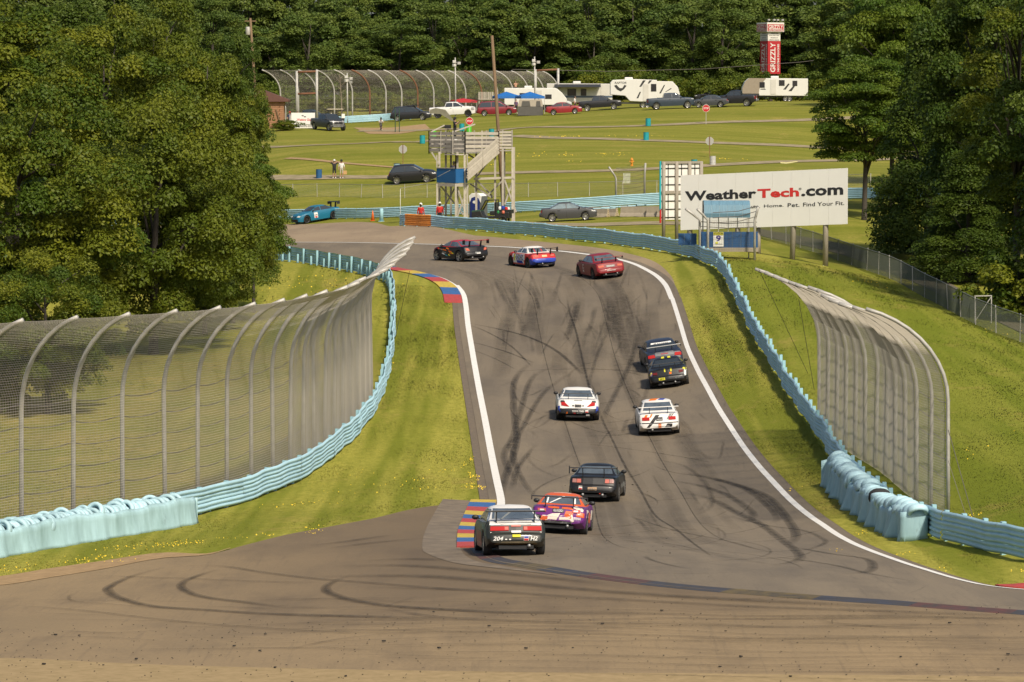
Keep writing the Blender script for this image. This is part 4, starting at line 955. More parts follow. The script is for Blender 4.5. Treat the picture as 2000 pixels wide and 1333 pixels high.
c.pair('tail_light', 'R', [(.40, .70), (.66, .70), (.68, .80), (.42, .80)], mat('tail_light_pink', (.45, .09, .08), .6, spec=.25), n=(4, 3), off=.016, thick=.01); c.pair('reversing_lamp', 'R', [(.46, .73), (.60, .73), (.60, .775), (.47, .775)], M_LAMP, n=(2, 2), off=.032)
c.patch('number_plate', 'R', [(-.20, .70), (.16, .70), (.16, .82), (-.20, .82)], M_BLK, n=(4, 2), off=.02); c.text('GLOCK21', 'R', -.02, .76, .30, .07, M_WHT, bold=.01, off=.03)
c.text('KÖNIG', 'R', .60, .535, .21, .085, M_WHT, bold=.012, off=.014); c.patch('bumper_vent', 'R', [(-.58, .31), (.42, .31), (.40, .43), (-.52, .43)], M_BLK, n=(8, 2), off=.016)
c.patch('roll_bar', 'R', [(-.38, .95), (-.33, .95), (.10, 1.16), (.02, 1.16)], M_WHT, n=(2, 5), off=.012); c.pair('roll_bar', 'R', [(.42, .95), (.47, .95), (.44, 1.15), (.40, 1.15)], M_WHT, n=(1, 5), off=.012)
c.wing(1.17, -1.80, 1.76, .20, M_CARB, up_x=.44, plate=.14); c.rear_basics(exhaust=(.3,))
c.place(1092, 1045, -5)
# black roadster with tall wing
c = Car('race_car', 'all black roadster with high black wing, just ahead of the purple roadster', 'race car', 4.12, 1.75, 1.27, 2.40, .85, .32, .245, bump=.60, tail=.90, deck=.92, belt=.88, rb=.85, rr=1.5, rf=2.15, cowl=2.85, body=black, glass=M_GLASSL, rim=M_RIMS, group=GR, flare=.025, roofw=.60, bow=.14)
for x in (.50, .66): c.pair('tail_light', 'R', [(x - .075, .70), (x + .075, .70), (x + .07, .83), (x - .07, .83)], M_PINKY if x < .6 else mat('tail_lamp_rose', (.35, .17, .15), .2), n=(3, 3), off=.014, thick=.01)
c.patch('number_plate', 'R', [(-.17, .44), (.15, .44), (.15, .56), (-.17, .56)], M_PLATE, n=(3, 2), off=.016); c.text('HKR 2', 'R', -.01, .50, .24, .06, M_GREY, off=.026)
c.patch('sticker', 'R', [(-.50, .47), (-.37, .47), (-.37, .59), (-.50, .59)], M_WHT, n=(2, 2)); c.patch('sticker', 'R', [(-.49, .475), (-.38, .475), (-.38, .52), (-.49, .52)], M_RED, n=(2, 1), off=.012)
c.patch('boot_panel', 'R', [(-.36, .66), (.36, .66), (.34, .86), (-.34, .86)], mat('matte_black', (.022, .022, .024), .55), n=(6, 3)); c.patch('tow_strap', 'R', [(.22, .24), (.27, .24), (.28, .36), (.24, .36)], mat('strap_red', (.65, .06, .03), .7), n=(1, 2), off=.05)
for u in (-.2, .5): c.patch('side_marking', 'Q', [(u, .40), (u + .4, .40), (u + .3, .55), (u + .05, .55)], M_GREY, n=(4, 2))
c.wing(1.21, -1.86, 1.70, .22, M_CARB, up_x=.38, plate=.26); c.rear_basics(exhaust=(-.35, .35))
c.place(1161, 981, -6.5)
# white over black coupe
c = Car('race_car', 'white over black coupe with red wedge tail lamps and slim black wing, in mid track', 'race car', 4.5, 1.84, 1.31, 2.56, .95, .33, .26, bump=.58, tail=.93, deck=.95, belt=.90, rb=.75, rr=1.6, rf=2.4, cowl=3.2, body=white, glass=M_GLASSL, rim=M_RIMB, group=GR, flare=.02, roofw=.62, bow=.16, skirt=(black, .58, 1.0))
c.pair('tail_light', 'R', [(.38, .66), (.72, .70), (.74, .83), (.60, .85)], M_TAIL, n=(5, 3), off=.014, thick=.012); c.pair('tail_surround', 'R', [(.56, .84), (.77, .82), (.76, .95), (.62, .94)], black, n=(4, 3)); c.pair('side_trim', 'R', [(.76, .42), (.90, .42), (.90, .66), (.79, .68)], M_BLU, n=(3, 3))
c.patch('plate_recess', 'R', [(-.14, .63), (.14, .63), (.14, .75), (-.14, .75)], M_BLK, n=(3, 2), off=.014); c.pair('fog_lamp', 'R', [(.17, .67), (.26, .67), (.26, .72), (.17, .72)], M_BLK, n=(2, 1), off=.012)
c.text('TOYO TIRES', 'R', 0, .47, .52, .075, M_WHT, bold=.03, off=.02); c.text('APEX10', 'R', .06, .385, .24, .06, M_WHT, bold=.01, off=.02); c.patch('sticker', 'R', [(-.20, .36), (-.10, .36), (-.10, .41), (-.20, .41)], M_RED, n=(2, 1), off=.018)
c.patch('sticker', 'R', [(.31, .41), (.44, .41), (.44, .52), (.31, .52)], M_WHT, n=(2, 2), off=.018); c.patch('sticker', 'R', [(.32, .42), (.43, .42), (.43, .465), (.32, .465)], M_RED, n=(2, 1), off=.022)
c.patch('bonnet_vent', 'R', [(-.18, .90), (.18, .90), (.17, .96), (-.17, .96)], M_GREY, n=(4, 2)); c.wing(1.18, -1.86, 1.62, .20, M_CARB, up_x=.42, plate=.0); c.rear_basics(exhaust=(.38, .46))
c.patch('tow_strap', 'R', [(-.52, .36), (-.46, .36), (-.45, .44), (-.50, .44)], M_ORG, n=(1, 2), off=.03)
c.place(1128, 822, 0)
# white saloon with orange and black slashes
c = Car('race_car', 'white coupe with orange, grey and black slashes and a white wing', 'race car', 4.43, 1.72, 1.36, 2.70, .92, .315, .235, bump=.58, tail=.92, deck=.95, belt=.90, rb=.85, rr=1.55, rf=2.5, cowl=3.3, body=white, glass=M_GLASSL, rim=M_RIMB, group=GR, flare=.015, roofw=.66)
c.pair('tail_light', 'R', [(.40, .68), (.70, .68), (.70, .81), (.40, .81)], M_TAIL, n=(4, 2), off=.012, thick=.012)
c.patch('slash', 'R', [(-.58, .34), (-.46, .34), (.08, .94), (-.10, .94)], black, n=(4, 10), off=.009); c.patch('slash', 'R', [(-.66, .74), (-.55, .74), (-.44, .94), (-.54, .94)], M_ORG, n=(3, 5), off=.009); c.patch('slash', 'R', [(-.40, .80), (-.33, .80), (-.26, .93), (-.32, .93)], M_ORG, n=(2, 4), off=.009)
c.patch('slash', 'R', [(.20, .34), (.52, .34), (.56, .58), (.36, .58)], black, n=(4, 4), off=.009); c.patch('slash', 'R', [(.30, .70), (.42, .70), (.56, .92), (.45, .92)], M_GREY, n=(3, 4), off=.009); c.patch('slash', 'R', [(.45, .75), (.50, .75), (.64, .92), (.59, .92)], black, n=(2, 4), off=.009)
c.patch('slash', 'T', [(-.35, -.55), (-.05, -.55), (.25, .5), (-.1, .5)], M_ORG, n=(4, 5)); c.patch('slash', 'T', [(.05, -.5), (.28, -.5), (.52, .5), (.3, .5)], M_BLU, n=(4, 5))
c.patch('number_plate', 'R', [(-.12, .66), (.15, .66), (.15, .80), (-.12, .80)], M_BLK, n=(3, 2), off=.016); c.text('M3DO', 'R', .015, .71, .20, .05, M_WHT, off=.026); c.patch('bumper_strip', 'R', [(-.80, .555), (.80, .555), (.80, .585), (-.80, .585)], M_BLK, n=(12, 1), off=.014)
c.patch('sticker', 'R', [(-.04, .36), (.08, .36), (.08, .54), (-.04, .54)], M_ORG, n=(2, 2), off=.014); c.patch('sticker', 'R', [(-.03, .43), (.07, .43), (.07, .49), (-.03, .49)], M_WHT, n=(2, 1), off=.018)
c.wing(1.20, -1.92, 1.68, .22, white, up_x=.38, plate=.0, pm=white); c.rear_basics(exhaust=(-.3,))
c.place(1287, 850, 0.5)
# black and yellow roadster coupe
c = Car('race_car', 'black coupe with yellow and white edges and two yellow stripes, following a navy coupe closely', 'race car', 4.25, 1.80, 1.29, 2.50, .85, .325, .26, bump=.58, tail=.90, deck=.92, belt=.88, rb=.8, rr=1.5, rf=2.2, cowl=3.0, body=black, glass=M_GLASS, rim=M_RIMB, group=GR, flare=.03, roofw=.60, bow=.15)
for x in (-.17, .12): c.patch('stripe', 'R', [(x, .78), (x + .06, .78), (x + .06, .92), (x, .92)], M_YEL, n=(1, 4)); c.patch('stripe', 'T', [(x - .05, -.6), (x + .09, -.6), (x + .09, .3), (x - .05, .3)], M_YEL, n=(2, 5))
c.pair('tail_light', 'R', [(.50, .68), (.70, .70), (.72, .79), (.50, .80)], M_TAILD, n=(4, 2), off=.012, thick=.01)
c.patch('side_edge', 'R', [(.72, .52), (.92, .52), (.92, .80), (.78, .84)], M_WHT, n=(4, 4)); c.patch('side_edge', 'R', [(.70, .82), (.88, .76), (.86, .86), (.70, .90)], M_YEL, n=(3, 3)); c.patch('side_edge', 'R', [(-.92, .60), (-.74, .66), (-.72, .82), (-.90, .84)], mat('decal_violet', (.12, .08, .22), .45), n=(4, 4)); c.patch('side_edge', 'R', [(-.90, .70), (-.82, .66), (-.72, .78), (-.78, .84)], M_YEL, n=(3, 3))
c.patch('number_panel', 'R', [(-.46, .44), (-.17, .44), (-.17, .55), (-.46, .55)], M_YEL, n=(3, 2), off=.014); c.text('JBZ', 'R', -.315, .495, .20, .07, M_BLK, bold=.01, off=.024); c.text('AUSA', 'R', .42, .49, .26, .07, M_GREY, bold=.01, off=.02); c.patch('sticker', 'R', [(.06, .67), (.16, .67), (.16, .76), (.06, .76)], M_ORG, n=(2, 1))
c.wing(1.15, -1.85, 1.62, .22, M_CARB, up_x=.35, plate=.10); c.rear_basics(exhaust=(-.28, .28))
c.place(1308, 757, -1)
# navy coupe
c = Car('race_car', 'dark navy coupe with silver wing partly hidden behind the black and yellow coupe', 'race car', 4.6, 1.79, 1.38, 2.76, .98, .33, .245, bump=.60, tail=.96, deck=.98, belt=.94, rb=.8, rr=1.55, rf=2.6, cowl=3.4, body=navy, glass=M_GLASS, rim=M_RIMS, group=GR, roofw=.66)
c.pair('tail_light', 'R', [(.46, .74), (.80, .72), (.80, .86), (.50, .88)], M_TAIL, n=(4, 2), off=.012, thick=.012); c.patch('boot_lid', 'R', [(-.46, .80), (.46, .80), (.44, .96), (-.44, .96)], mat('boot_grey', (.16, .165, .17), .35, coat=.4), n=(6, 3)); c.text('RACING', 'R', 0, .885, .34, .055, M_RED, bold=.02, off=.02)
c.patch('sun_strip', 'R', [(-.5, 1.235), (.5, 1.235), (.48, 1.29), (-.48, 1.29)], M_WHT, n=(8, 1), off=.014); c.text('M RACING', 'R', 0, 1.262, .70, .035, navy, bold=.02, off=.03)
c.wing(1.215, -1.98, 1.66, .24, mat('wing_silver', (.30, .30, .29), .4), up_x=.4, plate=.10); c.rear_basics(exhaust=(-.4, .4))
c.place(1299, 724, 4)
# red coupe
c = Car('race_car', 'dark red coupe with a red wing, last of the three cars turning left', 'race car', 4.49, 1.78, 1.37, 2.73, .95, .325, .24, bump=.60, tail=.93, deck=.96, belt=.92, rb=.85, rr=1.55, rf=2.55, cowl=3.35, body=red, glass=M_GLASSL, rim=M_RIMB, group=GR, flare=.02, roofw=.66)
c.pair('tail_light', 'R', [(.42, .70), (.72, .68), (.74, .80), (.42, .82)], mat('tail_lamp_salmon', (.55, .13, .08), .6, spec=.25), n=(4, 2), off=.012, thick=.012); c.patch('number_plate', 'R', [(-.26, .69), (.26, .69), (.26, .80), (-.26, .80)], M_GREY, n=(3, 2), off=.014); c.text('M3 GTR', 'R', 0, .745, .40, .06, M_WHT, off=.026)
c.text('RACING SPORT', 'R', 0, .50, .55, .05, M_WHT, bold=.02, off=.02)
for i, tx in enumerate(('7', '11', 'M3')): c.text(tx, 'L', .35 - i * .02, .72 - .16 * i, .22, .13, M_WHT, flip=True, bold=.02)
c.wing(1.22, -1.95, 1.62, .22, mat('wing_red', (.20, .014, .016), .6), up_x=.42, plate=.12); c.rear_basics(exhaust=(-.35, .35))
c.place(1186, 544, 17)
# white, red and blue roadster
c = Car('race_car', 'white roofed roadster with red flanks, blue rear bumper and black wing', 'race car', 4.0, 1.74, 1.25, 2.33, .80, .315, .24, bump=.60, tail=.86, deck=.89, belt=.88, rb=.80, rr=1.40, rf=2.1, cowl=2.75, body=paint('signal_red', (.50, .03, .025)), glass=M_GLASSL, rim=M_RIMB, group=GR, flare=.03, roofw=.60, bow=.16, roofm=white, skirt=(paint('royal_blue', (.025, .06, .40)), .60, .5))
c.pair('tail_light', 'R', [(.40, .70), (.66, .70), (.68, .80), (.42, .80)], M_PINKY, n=(4, 3), off=.012, thick=.01); c.patch('number_plate', 'R', [(-.17, .69), (.17, .69), (.17, .80), (-.17, .80)], mat('plate_cream', (.65, .45, .25), .5), n=(3, 2), off=.012)
c.patch('door_panel', 'L', [(-.9, .26), (.9, .26), (.8, .80), (-.8, .82)], M_WHT, n=(10, 5)); c.patch('sill_panel', 'L', [(-.6, .26), (.2, .26), (.3, .42), (-.5, .42)], M_BLU, n=(6, 2), off=.01); c.patch('number_panel', 'L', [(.45, .38), (.62, .38), (.62, .78), (.45, .78)], M_YEL, n=(2, 3), off=.01)
for i in range(5):
    for j in range(3): c.patch('check', 'L', [(-.62 + i * .2 + .1 * (j % 2), .44 + j * .12), (-.52 + i * .2 + .1 * (j % 2), .44 + j * .12), (-.52 + i * .2 + .1 * (j % 2), .55 + j * .12), (-.62 + i * .2 + .1 * (j % 2), .55 + j * .12)], M_BLK if (i + j) % 3 else M_BLU, n=(1, 1), off=.012)
c.pair('roll_bar', 'R', [(.20, .95), (.26, .95), (.26, 1.14), (.20, 1.14)], M_RED, n=(1, 4), off=.012); c.wing(1.18, -1.85, 1.72, .22, M_CARB, up_x=.44, plate=.26); c.rear_basics(exhaust=(-.2,))
c.place(1055, 524, 26)
# black and red coupe with big wing
c = Car('race_car', 'black coupe with red roof and red-topped wing, leading the three turning cars', 'race car', 4.25, 1.86, 1.32, 2.55, .85, .34, .26, bump=.60, tail=.93, deck=.96, belt=.92, rb=.55, rr=1.55, rf=2.3, cowl=3.1, body=black, glass=M_GLASSL, rim=M_RIMS, spokes=5, group=GR, flare=.02, roofw=.60, bow=.16, roofm=paint('crimson', (.36, .02, .03)))
c.patch('front_wing', 'L', [(.95, .45), (2.0, .45), (1.95, .72), (1.0, .86)], MATS['paint_crimson'], n=(8, 4)); c.patch('bonnet', 'T', [(-.7, 1.0), (.7, 1.0), (.6, 1.9), (-.6, 1.9)], MATS['paint_crimson'], n=(8, 6))
for i in range(12):
    u = random.uniform(-.9, .9); v = random.uniform(.3, .75); l = random.uniform(.15, .5)
    c.patch('sticker', 'L', [(u, v), (u + l, v + .05), (u + l * .9, v + .12), (u + .05, v + .07)], random.choice([M_YEL, M_WHT, M_GREY, M_TEAL, M_ORG]), n=(3, 1))
c.pair('tail_light', 'R', [(.52, .70), (.74, .72), (.78, .86), (.60, .86)], mat('tail_lamp_salmon', (.65, .16, .10), .2), n=(3, 3), off=.012, thick=.012); c.patch('number_plate', 'R', [(-.20, .50), (.20, .50), (.20, .62), (-.20, .62)], M_GREY, n=(3, 2), off=.012); c.patch('sticker', 'R', [(-.10, .51), (.18, .51), (.18, .57), (-.10, .57)], M_WHT, n=(3, 1), off=.018)
c.wing(1.30, -1.85, 1.80, .26, MATS['paint_crimson'], up_x=.42, plate=.26); c.rear_basics(exhaust=(-.4, .4))
c.place(920, 512, 34)
# teal coupe coming round on the far run-off
c = Car('race_car', 'bright teal blue coupe with black wheels and black wing, alone before the far rail', 'race car', 4.6, 1.79, 1.38, 2.76, .98, .33, .245, bump=.60, tail=.96, deck=.98, belt=.94, hood=.90, rb=.75, rr=1.6, rf=2.6, cowl=3.4, body=teal, glass=M_GLASS, rim=M_RIMB, group=GR, roofw=.66)
c.patch('number_roundel', 'L', [(.30, .36), (.66, .36), (.66, .84), (.30, .84)], M_WHT, n=(4, 4)); c.text('206', 'L', .48, .62, .28, .13, M_BLK, flip=True, bold=.02, off=.016); c.patch('sticker', 'L', [(.40, .37), (.56, .37), (.62, .50), (.34, .50)], M_RED, n=(3, 2), off=.012)
c.pair('headlight', 'F', [(.45, .62), (.74, .60), (.76, .70), (.45, .74)], M_LAMP, n=(4, 2), off=.012, thick=.01); c.pair('grille', 'F', [(.05, .58), (.32, .58), (.32, .70), (.07, .70)], M_BLK, n=(3, 2), off=.012); c.patch('air_dam', 'F', [(-.6, .26), (.6, .26), (.55, .45), (-.55, .45)], M_BLK, n=(6, 2), off=.014)
c.patch('tail_light', 'L', [(-2.22, .74), (-2.02, .74), (-2.02, .84), (-2.2, .84)], M_TAIL, n=(2, 2)); c.wing(1.42, -1.98, 1.62, .26, M_CARB, up_x=.4, plate=.26); c.rear_basics()
c.place(618, 433, 124, at='mid')
# ------------------------------------------------------------------ parked vehicles
def parked(label, shape, body, px, py, head, cat='car', name='parked_car', rim=M_RIMS, glass=None, ppm=None, **k):
    P_ = dict(
        sedan=dict(L=4.55, Wd=1.78, H=1.46, wb=2.6, ro=1.02, wr=.32, ww=.21, zb=.2, bump=.64, tail=1.02, deck=1.04, belt=.97, hood=.98, nose=.75, rb=.75, rr=1.55, rf=2.55, cowl=3.55, roofw=.68),
        suv=dict(L=4.75, Wd=1.9, H=1.72, wb=2.8, ro=.95, wr=.37, ww=.24, zb=.25, bump=.72, tail=1.0, deck=1.08, belt=1.1, hood=1.08, nose=.85, rb=.25, rr=.75, rf=2.6, cowl=3.6, roofw=.72),
        van=dict(L=5.05, Wd=1.96, H=1.76, wb=3.03, ro=1.0, wr=.34, ww=.22, zb=.2, bump=.70, tail=.98, deck=1.04, belt=1.04, hood=1.02, nose=.8, rb=.22, rr=.6, rf=3.0, cowl=4.1, roofw=.74),
        pickup=dict(L=5.9, Wd=2.05, H=1.90, wb=3.75, ro=1.18, wr=.42, ww=.28, zb=.36, bump=.78, tail=1.30, deck=1.32, belt=1.28, hood=1.28, nose=1.15, rb=2.02, rr=2.25, rf=3.7, cowl=4.5, roofw=.74, rake=.03),
    )[shape]
    P_.update(k); c = Car(name, label, cat, body=body, rim=rim, glass=glass, group='vehicles parked on the grass', **P_)
    hw = c.W / 2; y0, y1 = -c.L / 2, c.L / 2; bz = P_['bump']
    zt = P_['deck'] if shape in ('sedan', 'pickup') else P_['belt'] + .12
    c.pair('tail_light', 'R', [(hw * .62, bz + .10), (hw * .88, bz + .10), (hw * .88, zt - .10), (hw * .66, zt - .10)], M_TAIL, n=(3, 3), off=.01, thick=.01)
    for sd in ('L', 'Q'):
        c.patch('tail_light', sd, [(y0 + .06, bz + .12), (y0 + .28, bz + .12), (y0 + .26, zt - .14), (y0 + .07, zt - .14)], M_TAIL, n=(2, 2)); nz = P_['nose']
        c.patch('headlight', sd, [(y1 - .42, nz - .06), (y1 - .14, nz - .10), (y1 - .16, nz + .0), (y1 - .46, nz + .05)], M_LAMP, n=(3, 2))
        c.patch('door_handle', sd, [(P_['rb'] + y0 + .7, P_['belt'] - .14), (P_['rb'] + y0 + .9, P_['belt'] - .14), (P_['rb'] + y0 + .9, P_['belt'] - .10), (P_['rb'] + y0 + .7, P_['belt'] - .10)], M_BLK, n=(2, 1), off=.02)
        ym = y0 + (P_['rr'] + P_['rf']) / 2 + .02 * c.L
        c.patch('door_seam', sd, [(ym - .008, P_['zb'] + .12), (ym + .008, P_['zb'] + .12), (ym + .008, P_['belt'] - .02), (ym - .008, P_['belt'] - .02)], M_BLK, n=(1, 4), off=.003)
    c.pair('headlight', 'F', [(hw * .5, nz - .10), (hw * .8, nz - .12), (hw * .82, nz + .0), (hw * .5, nz + .02)], M_LAMP, n=(3, 2)); c.patch('grille', 'F', [(-.5, nz - .20), (.5, nz - .20), (.5, nz - .02), (-.5, nz - .02)], M_BLK, n=(5, 2), off=.01)
    c.patch('number_plate', 'R', [(-.17, bz + .02), (.17, bz + .02), (.17, bz + .16), (-.17, bz + .16)], M_WHT, n=(2, 1), off=.012)
    c.lift = 0.02; c.place(px, py, head, at='mid', ppm=ppm); return c
gunm = paint('gunmetal', (.055, .055, .056)); pblack = paint('gloss_black', (.012, .012, .014)); wine = paint('wine_red', (.20, .012, .02)); bred = paint('bright_red', (.27, .018, .022)); sil = paint('pale_silver', (.45, .46, .46)); slate = paint('slate_blue', (.03, .045, .065)); charc = paint('charcoal', (.05, .055, .06))
parked('dark grey saloon car parked beside the concrete blocks behind the right rail', 'sedan', gunm, 1110, 432, -90, rim=M_RIMS, glass=mat('car_glass_clear', (.20, .27, .30), .1, var=.7, scale=1.5, col2=(.04, .05, .06), spec=.8))
c = parked('black SUV parked on the lane behind the blue viewing booth', 'suv', pblack, 806, 357, -92, 'suv')
c = parked('black minivan parked left of the white pickup', 'van', pblack, 803, 236, -96, 'minivan')
MB().box((0, .3, 1.80), (1.1, 1.2, .09)).build('roof_rack', M_BLK, c.root)
c = parked('lifted white pickup truck between the black and the dark red minivans', 'pickup', paint('truck_white', (.70, .69, .66)), 884, 230, -92, 'pickup truck', rim=M_RIMB, lift=0) if False else parked('lifted white pickup truck between the black and the dark red minivans', 'pickup', paint('truck_white', (.70, .69, .66)), 884, 230, -92, 'pickup truck', rim=M_RIMB)
for i in range(3): c.patch('grille_bar', 'Q', [(2.35, .80 + i * .12), (2.85, .80 + i * .12), (2.85, .87 + i * .12), (2.35, .87 + i * .12)], M_BLK, n=(3, 1), off=.012)
c = parked('dark red minivan with its tailgate raised beside the blue canopies', 'van', wine, 970, 226, -88, 'minivan')
MB().box((0, -2.62, 1.84), (1.55, .95, .06), M=Matrix.Rotation(R(12), 3, 'X')).build('open_tailgate', wine, c.root); c.patch('open_boot', 'R', [(-.8, .6), (.8, .6), (.7, 1.55), (-.7, 1.55)], M_BLK, n=(6, 5), off=.02)
parked('bright red saloon parked in front of the grey tent', 'sedan', bred, 1101, 224, -88)
parked('pale silver hatchback half hidden behind the bright red saloon', 'sedan', sil, 1083, 213, -85, H=1.5)
parked('black pickup truck parked in front of the motorhome awning', 'pickup', pblack, 1172, 216, -92, 'pickup truck', L=5.4, H=1.80, wb=3.25, Wd=1.9, rb=1.75, rr=1.95, rf=3.3, cowl=4.1, belt=1.18, deck=1.2, tail=1.18, hood=1.15, nose=1.0, wr=.38)
c = parked('dark slate blue pickup truck beside the big fifth-wheel trailer', 'pickup', slate, 1309, 213, -86, 'pickup truck', L=5.85)
parked('dark grey saloon parked nose to nose with the slate blue pickup', 'sedan', charc, 1387, 210, 86)
parked('black SUV parked behind the dark grey saloon in the row of pickups', 'suv', pblack, 1390, 199, 88, 'suv', L=5.0, H=1.85)
c = parked('black pickup truck with a white rear bumper in front of the brown-nosed trailer', 'pickup', pblack, 1437, 208, 78, 'pickup truck', L=5.3, wb=3.3, rb=1.8, rr=2.0, rf=3.2, cowl=3.9)
MB().box((0, -2.66, .72), (1.8, .1, .2)).build('rear_bumper', M_CHROME, c.root)
c = parked('dark grey pickup truck with a big chrome grille beside the white sign', 'pickup', paint('graphite', (.035, .038, .042)), 640, 255, -150, 'pickup truck', L=5.5)
c.patch('chrome_grille', 'F', [(-.72, .72), (.72, .72), (.70, 1.12), (-.70, 1.12)], M_CHROME, n=(8, 3), off=.02); c.patch('grille_mesh', 'F', [(-.55, .80), (.55, .80), (.55, 1.04), (-.55, 1.04)], M_BLK, n=(6, 2), off=.03); c.patch('chrome_bumper', 'F', [(-.85, .50), (.85, .50), (.85, .66), (-.85, .66)], M_CHROME, n=(8, 2), off=.03)
parked('dark blue pickup truck half hidden behind the white sign', 'pickup', slate, 603, 244, -100, 'pickup truck', L=5.6)

# ------------------------------------------------------------------ trailers
M_RV = mat('trailer_white', (.68, .67, .63), .45, var=.2, scale=1.2, col2=(.52, .50, .46)); M_RVC = mat('trailer_cream', (.60, .58, .53), .5, var=.2, scale=1.0); M_RVB = mat('trailer_brown', (.30, .25, .19), .5, var=.2)
M_RVW = mat('trailer_window', (.03, .03, .035), .1, spec=.7); M_AWN = mat('awning_black', (.03, .03, .03), .6)
def rv(label, x0, x1, yb, ppm, prof, skin, name='travel_trailer', wd=2.45, cat='trailer', rz=0.0, wheels=(), doors=(), wins=(), aircon=(), swoosh=(), awning=None):
    """prof in metres (x from the left end, z from ground)"""
    p = A((x0 + x1) / 2, ppm); k = (x1 - x0) / ppm; t = thing(name, label, cat, tuple(p), rz, 'camping trailers by the car park'); o = -k / 2
    b = MB().prism([(x * k + o, z) for x, z in prof], 0, wd, lambda u, v, y: (u, y, v)); b.build('shell', skin, t, bevel=.06)
    for (x, z, w, h) in wins:
        f = MB().box((x * k + o, -.012, z), (w + .12, .03, h + .12)).build('window_frame', M_AWN, t); MB().box((x * k + o, -.03, z), (w, .02, h)).build('pane', M_RVW, f)
    for (x, w, z0, z1) in doors:
        f = MB().box((x * k + o, -.012, (z0 + z1) / 2), (w + .1, .03, z1 - z0 + .1)).build('door', skin if skin is not M_RV else M_RVC, t); MB().box((x * k + o, -.03, z1 - .55), (w * .6, .02, .7)).build('pane', M_RVW, f); MB().box((x * k + o, -.035, (z0 + z1) / 2), (w, .012, z1 - z0)).build('door_leaf', M_RVC, f)
    for (x, z) in aircon: MB().box((x * k + o, wd / 2, z + .14), (1.0, .8, .30)).build('air_conditioner', M_RV, t, bevel=.08)
    ty, rm, dk = wheel_meshes(.36, .22, M_RIMS, 6)
    for x in wheels:
        for y in (.08, wd - .3):
            e = bpy.data.objects.new('wheel', None); COL.objects.link(e); e.parent = t; e.location = (x * k + o, y, .36); e.rotation_euler = (0, 0, math.pi / 2)
            link('tyre', ty, e); link('rim', rm, e)
    for (pts, m_) in swoosh:
        n = len(pts); MB().prism([(x * k + o, z) for x, z in pts], -.006, .004, lambda u, v, y: (u, y, v)).build('decal', m_, t)
    MB().box((0, wd / 2, .62), (k * .86, wd * .8, .18)).build('chassis', M_AWN, t)
    if awning:
        xa, xb, z, dep = awning; MB().prism([(0, z), (-dep, z - .35), (-dep, z - .42), (0, z - .06)], xa * k + o, xb * k + o, lambda y, v, x: (x, y, v)).build('awning', M_AWN, t)
        for x in (xa, xb): MB().bar((x * k + o, -dep + .05, .2), (x * k + o, -dep + .05, z - .4), .06, .06).build('awning_pole', MAT_GALV, t)
    return t, k, o
rv('long white travel trailer with a curved nose behind the blue canopies', 985, 1108, 205, 15.4, [(0, .7), (.93, .7), (1.0, 1.1), (.99, 1.5), (.92, 2.2), (.84, 2.75), (.8, 2.85), (0, 2.85)], M_RV, wheels=(.45, .52), wins=((.70, 1.75, .7, .45), (.3, 1.9, .8, .5)), aircon=((.38, 2.85),), doors=((.55, .6, .8, 2.5),))
t, k, o = rv('long motorhome with blue-grey stripes and a black awning left of the big fifth-wheel', 1068, 1196, 203, 15.1, [(0, .6), (1, .6), (1, 3.0), (0, 3.05)], M_RVC, name='motorhome', cat='motorhome', wheels=(.3, .85), wins=((.38, 1.9, 1.0, .75), (.56, 1.9, .6, .75), (.12, 1.9, .8, .7)), aircon=((.46, 3.05),), awning=(.12, .82, 2.95, 1.7), swoosh=(([(0, 1.2), (1, 1.2), (1, 1.45), (0, 1.45)], mat('stripe_blue_grey', (.07, .10, .15), .5)),))
M_SW = mat('decal_black', (.03, .03, .03), .5)
t, k, o = rv('tall white fifth-wheel trailer with winged black emblem and RAPTOR lettering', 1192, 1283, 209, 15.9, [(0, 1.65), (.32, 1.5), (.42, .85), (1, .7), (1, 3.45), (.5, 3.55), (.05, 3.45), (0, 3.1)], M_RV, name='fifth_wheel_trailer', wheels=(.70, .80), doors=((.76, .6, .9, 2.9),), wins=((.93, 2.5, .55, .8),), aircon=((.40, 3.5), ), swoosh=(([(.62, 2.6), (.66, 2.6), (.76, 3.4), (.70, 3.4)], M_SW), ([(.80, 3.0), (.83, 3.0), (.90, 3.4), (.84, 3.42)], M_SW), ([(.56, 1.2), (.60, 1.2), (.66, 2.0), (.63, 2.0)], M_SW)))
for (q) in ([(.08, 2.75), (.13, 2.85), (.2, 2.45), (.26, 2.45), (.3, 2.85), (.35, 2.75), (.29, 2.3), (.22, 2.05), (.14, 2.3)],): MB().prism([(x * k + o, z) for x, z in q], -.02, -.008, lambda u, v, y: (u, y, v)).build('emblem', M_SW, t)
sign_text('lettering', 'RAPTOR', 1.45, .26, lambda u, v: (u + .22 * k + o, -.02, v + 3.1), M_SW, t, bold=.01, shear=.2)
rv('small white trailer nose peeking out right of the fifth-wheel', 1270, 1328, 200, 15.0, [(0, .7), (.95, .7), (1, 1.2), (.93, 2.1), (.75, 2.85), (0, 2.9)], M_RV, wheels=(.3,), swoosh=(([(.3, 1.3), (.36, 1.3), (.5, 2.4), (.46, 2.4)], M_SW), ([(.5, 1.5), (.54, 1.5), (.72, 1.9), (.7, 2.0)], M_SW)))
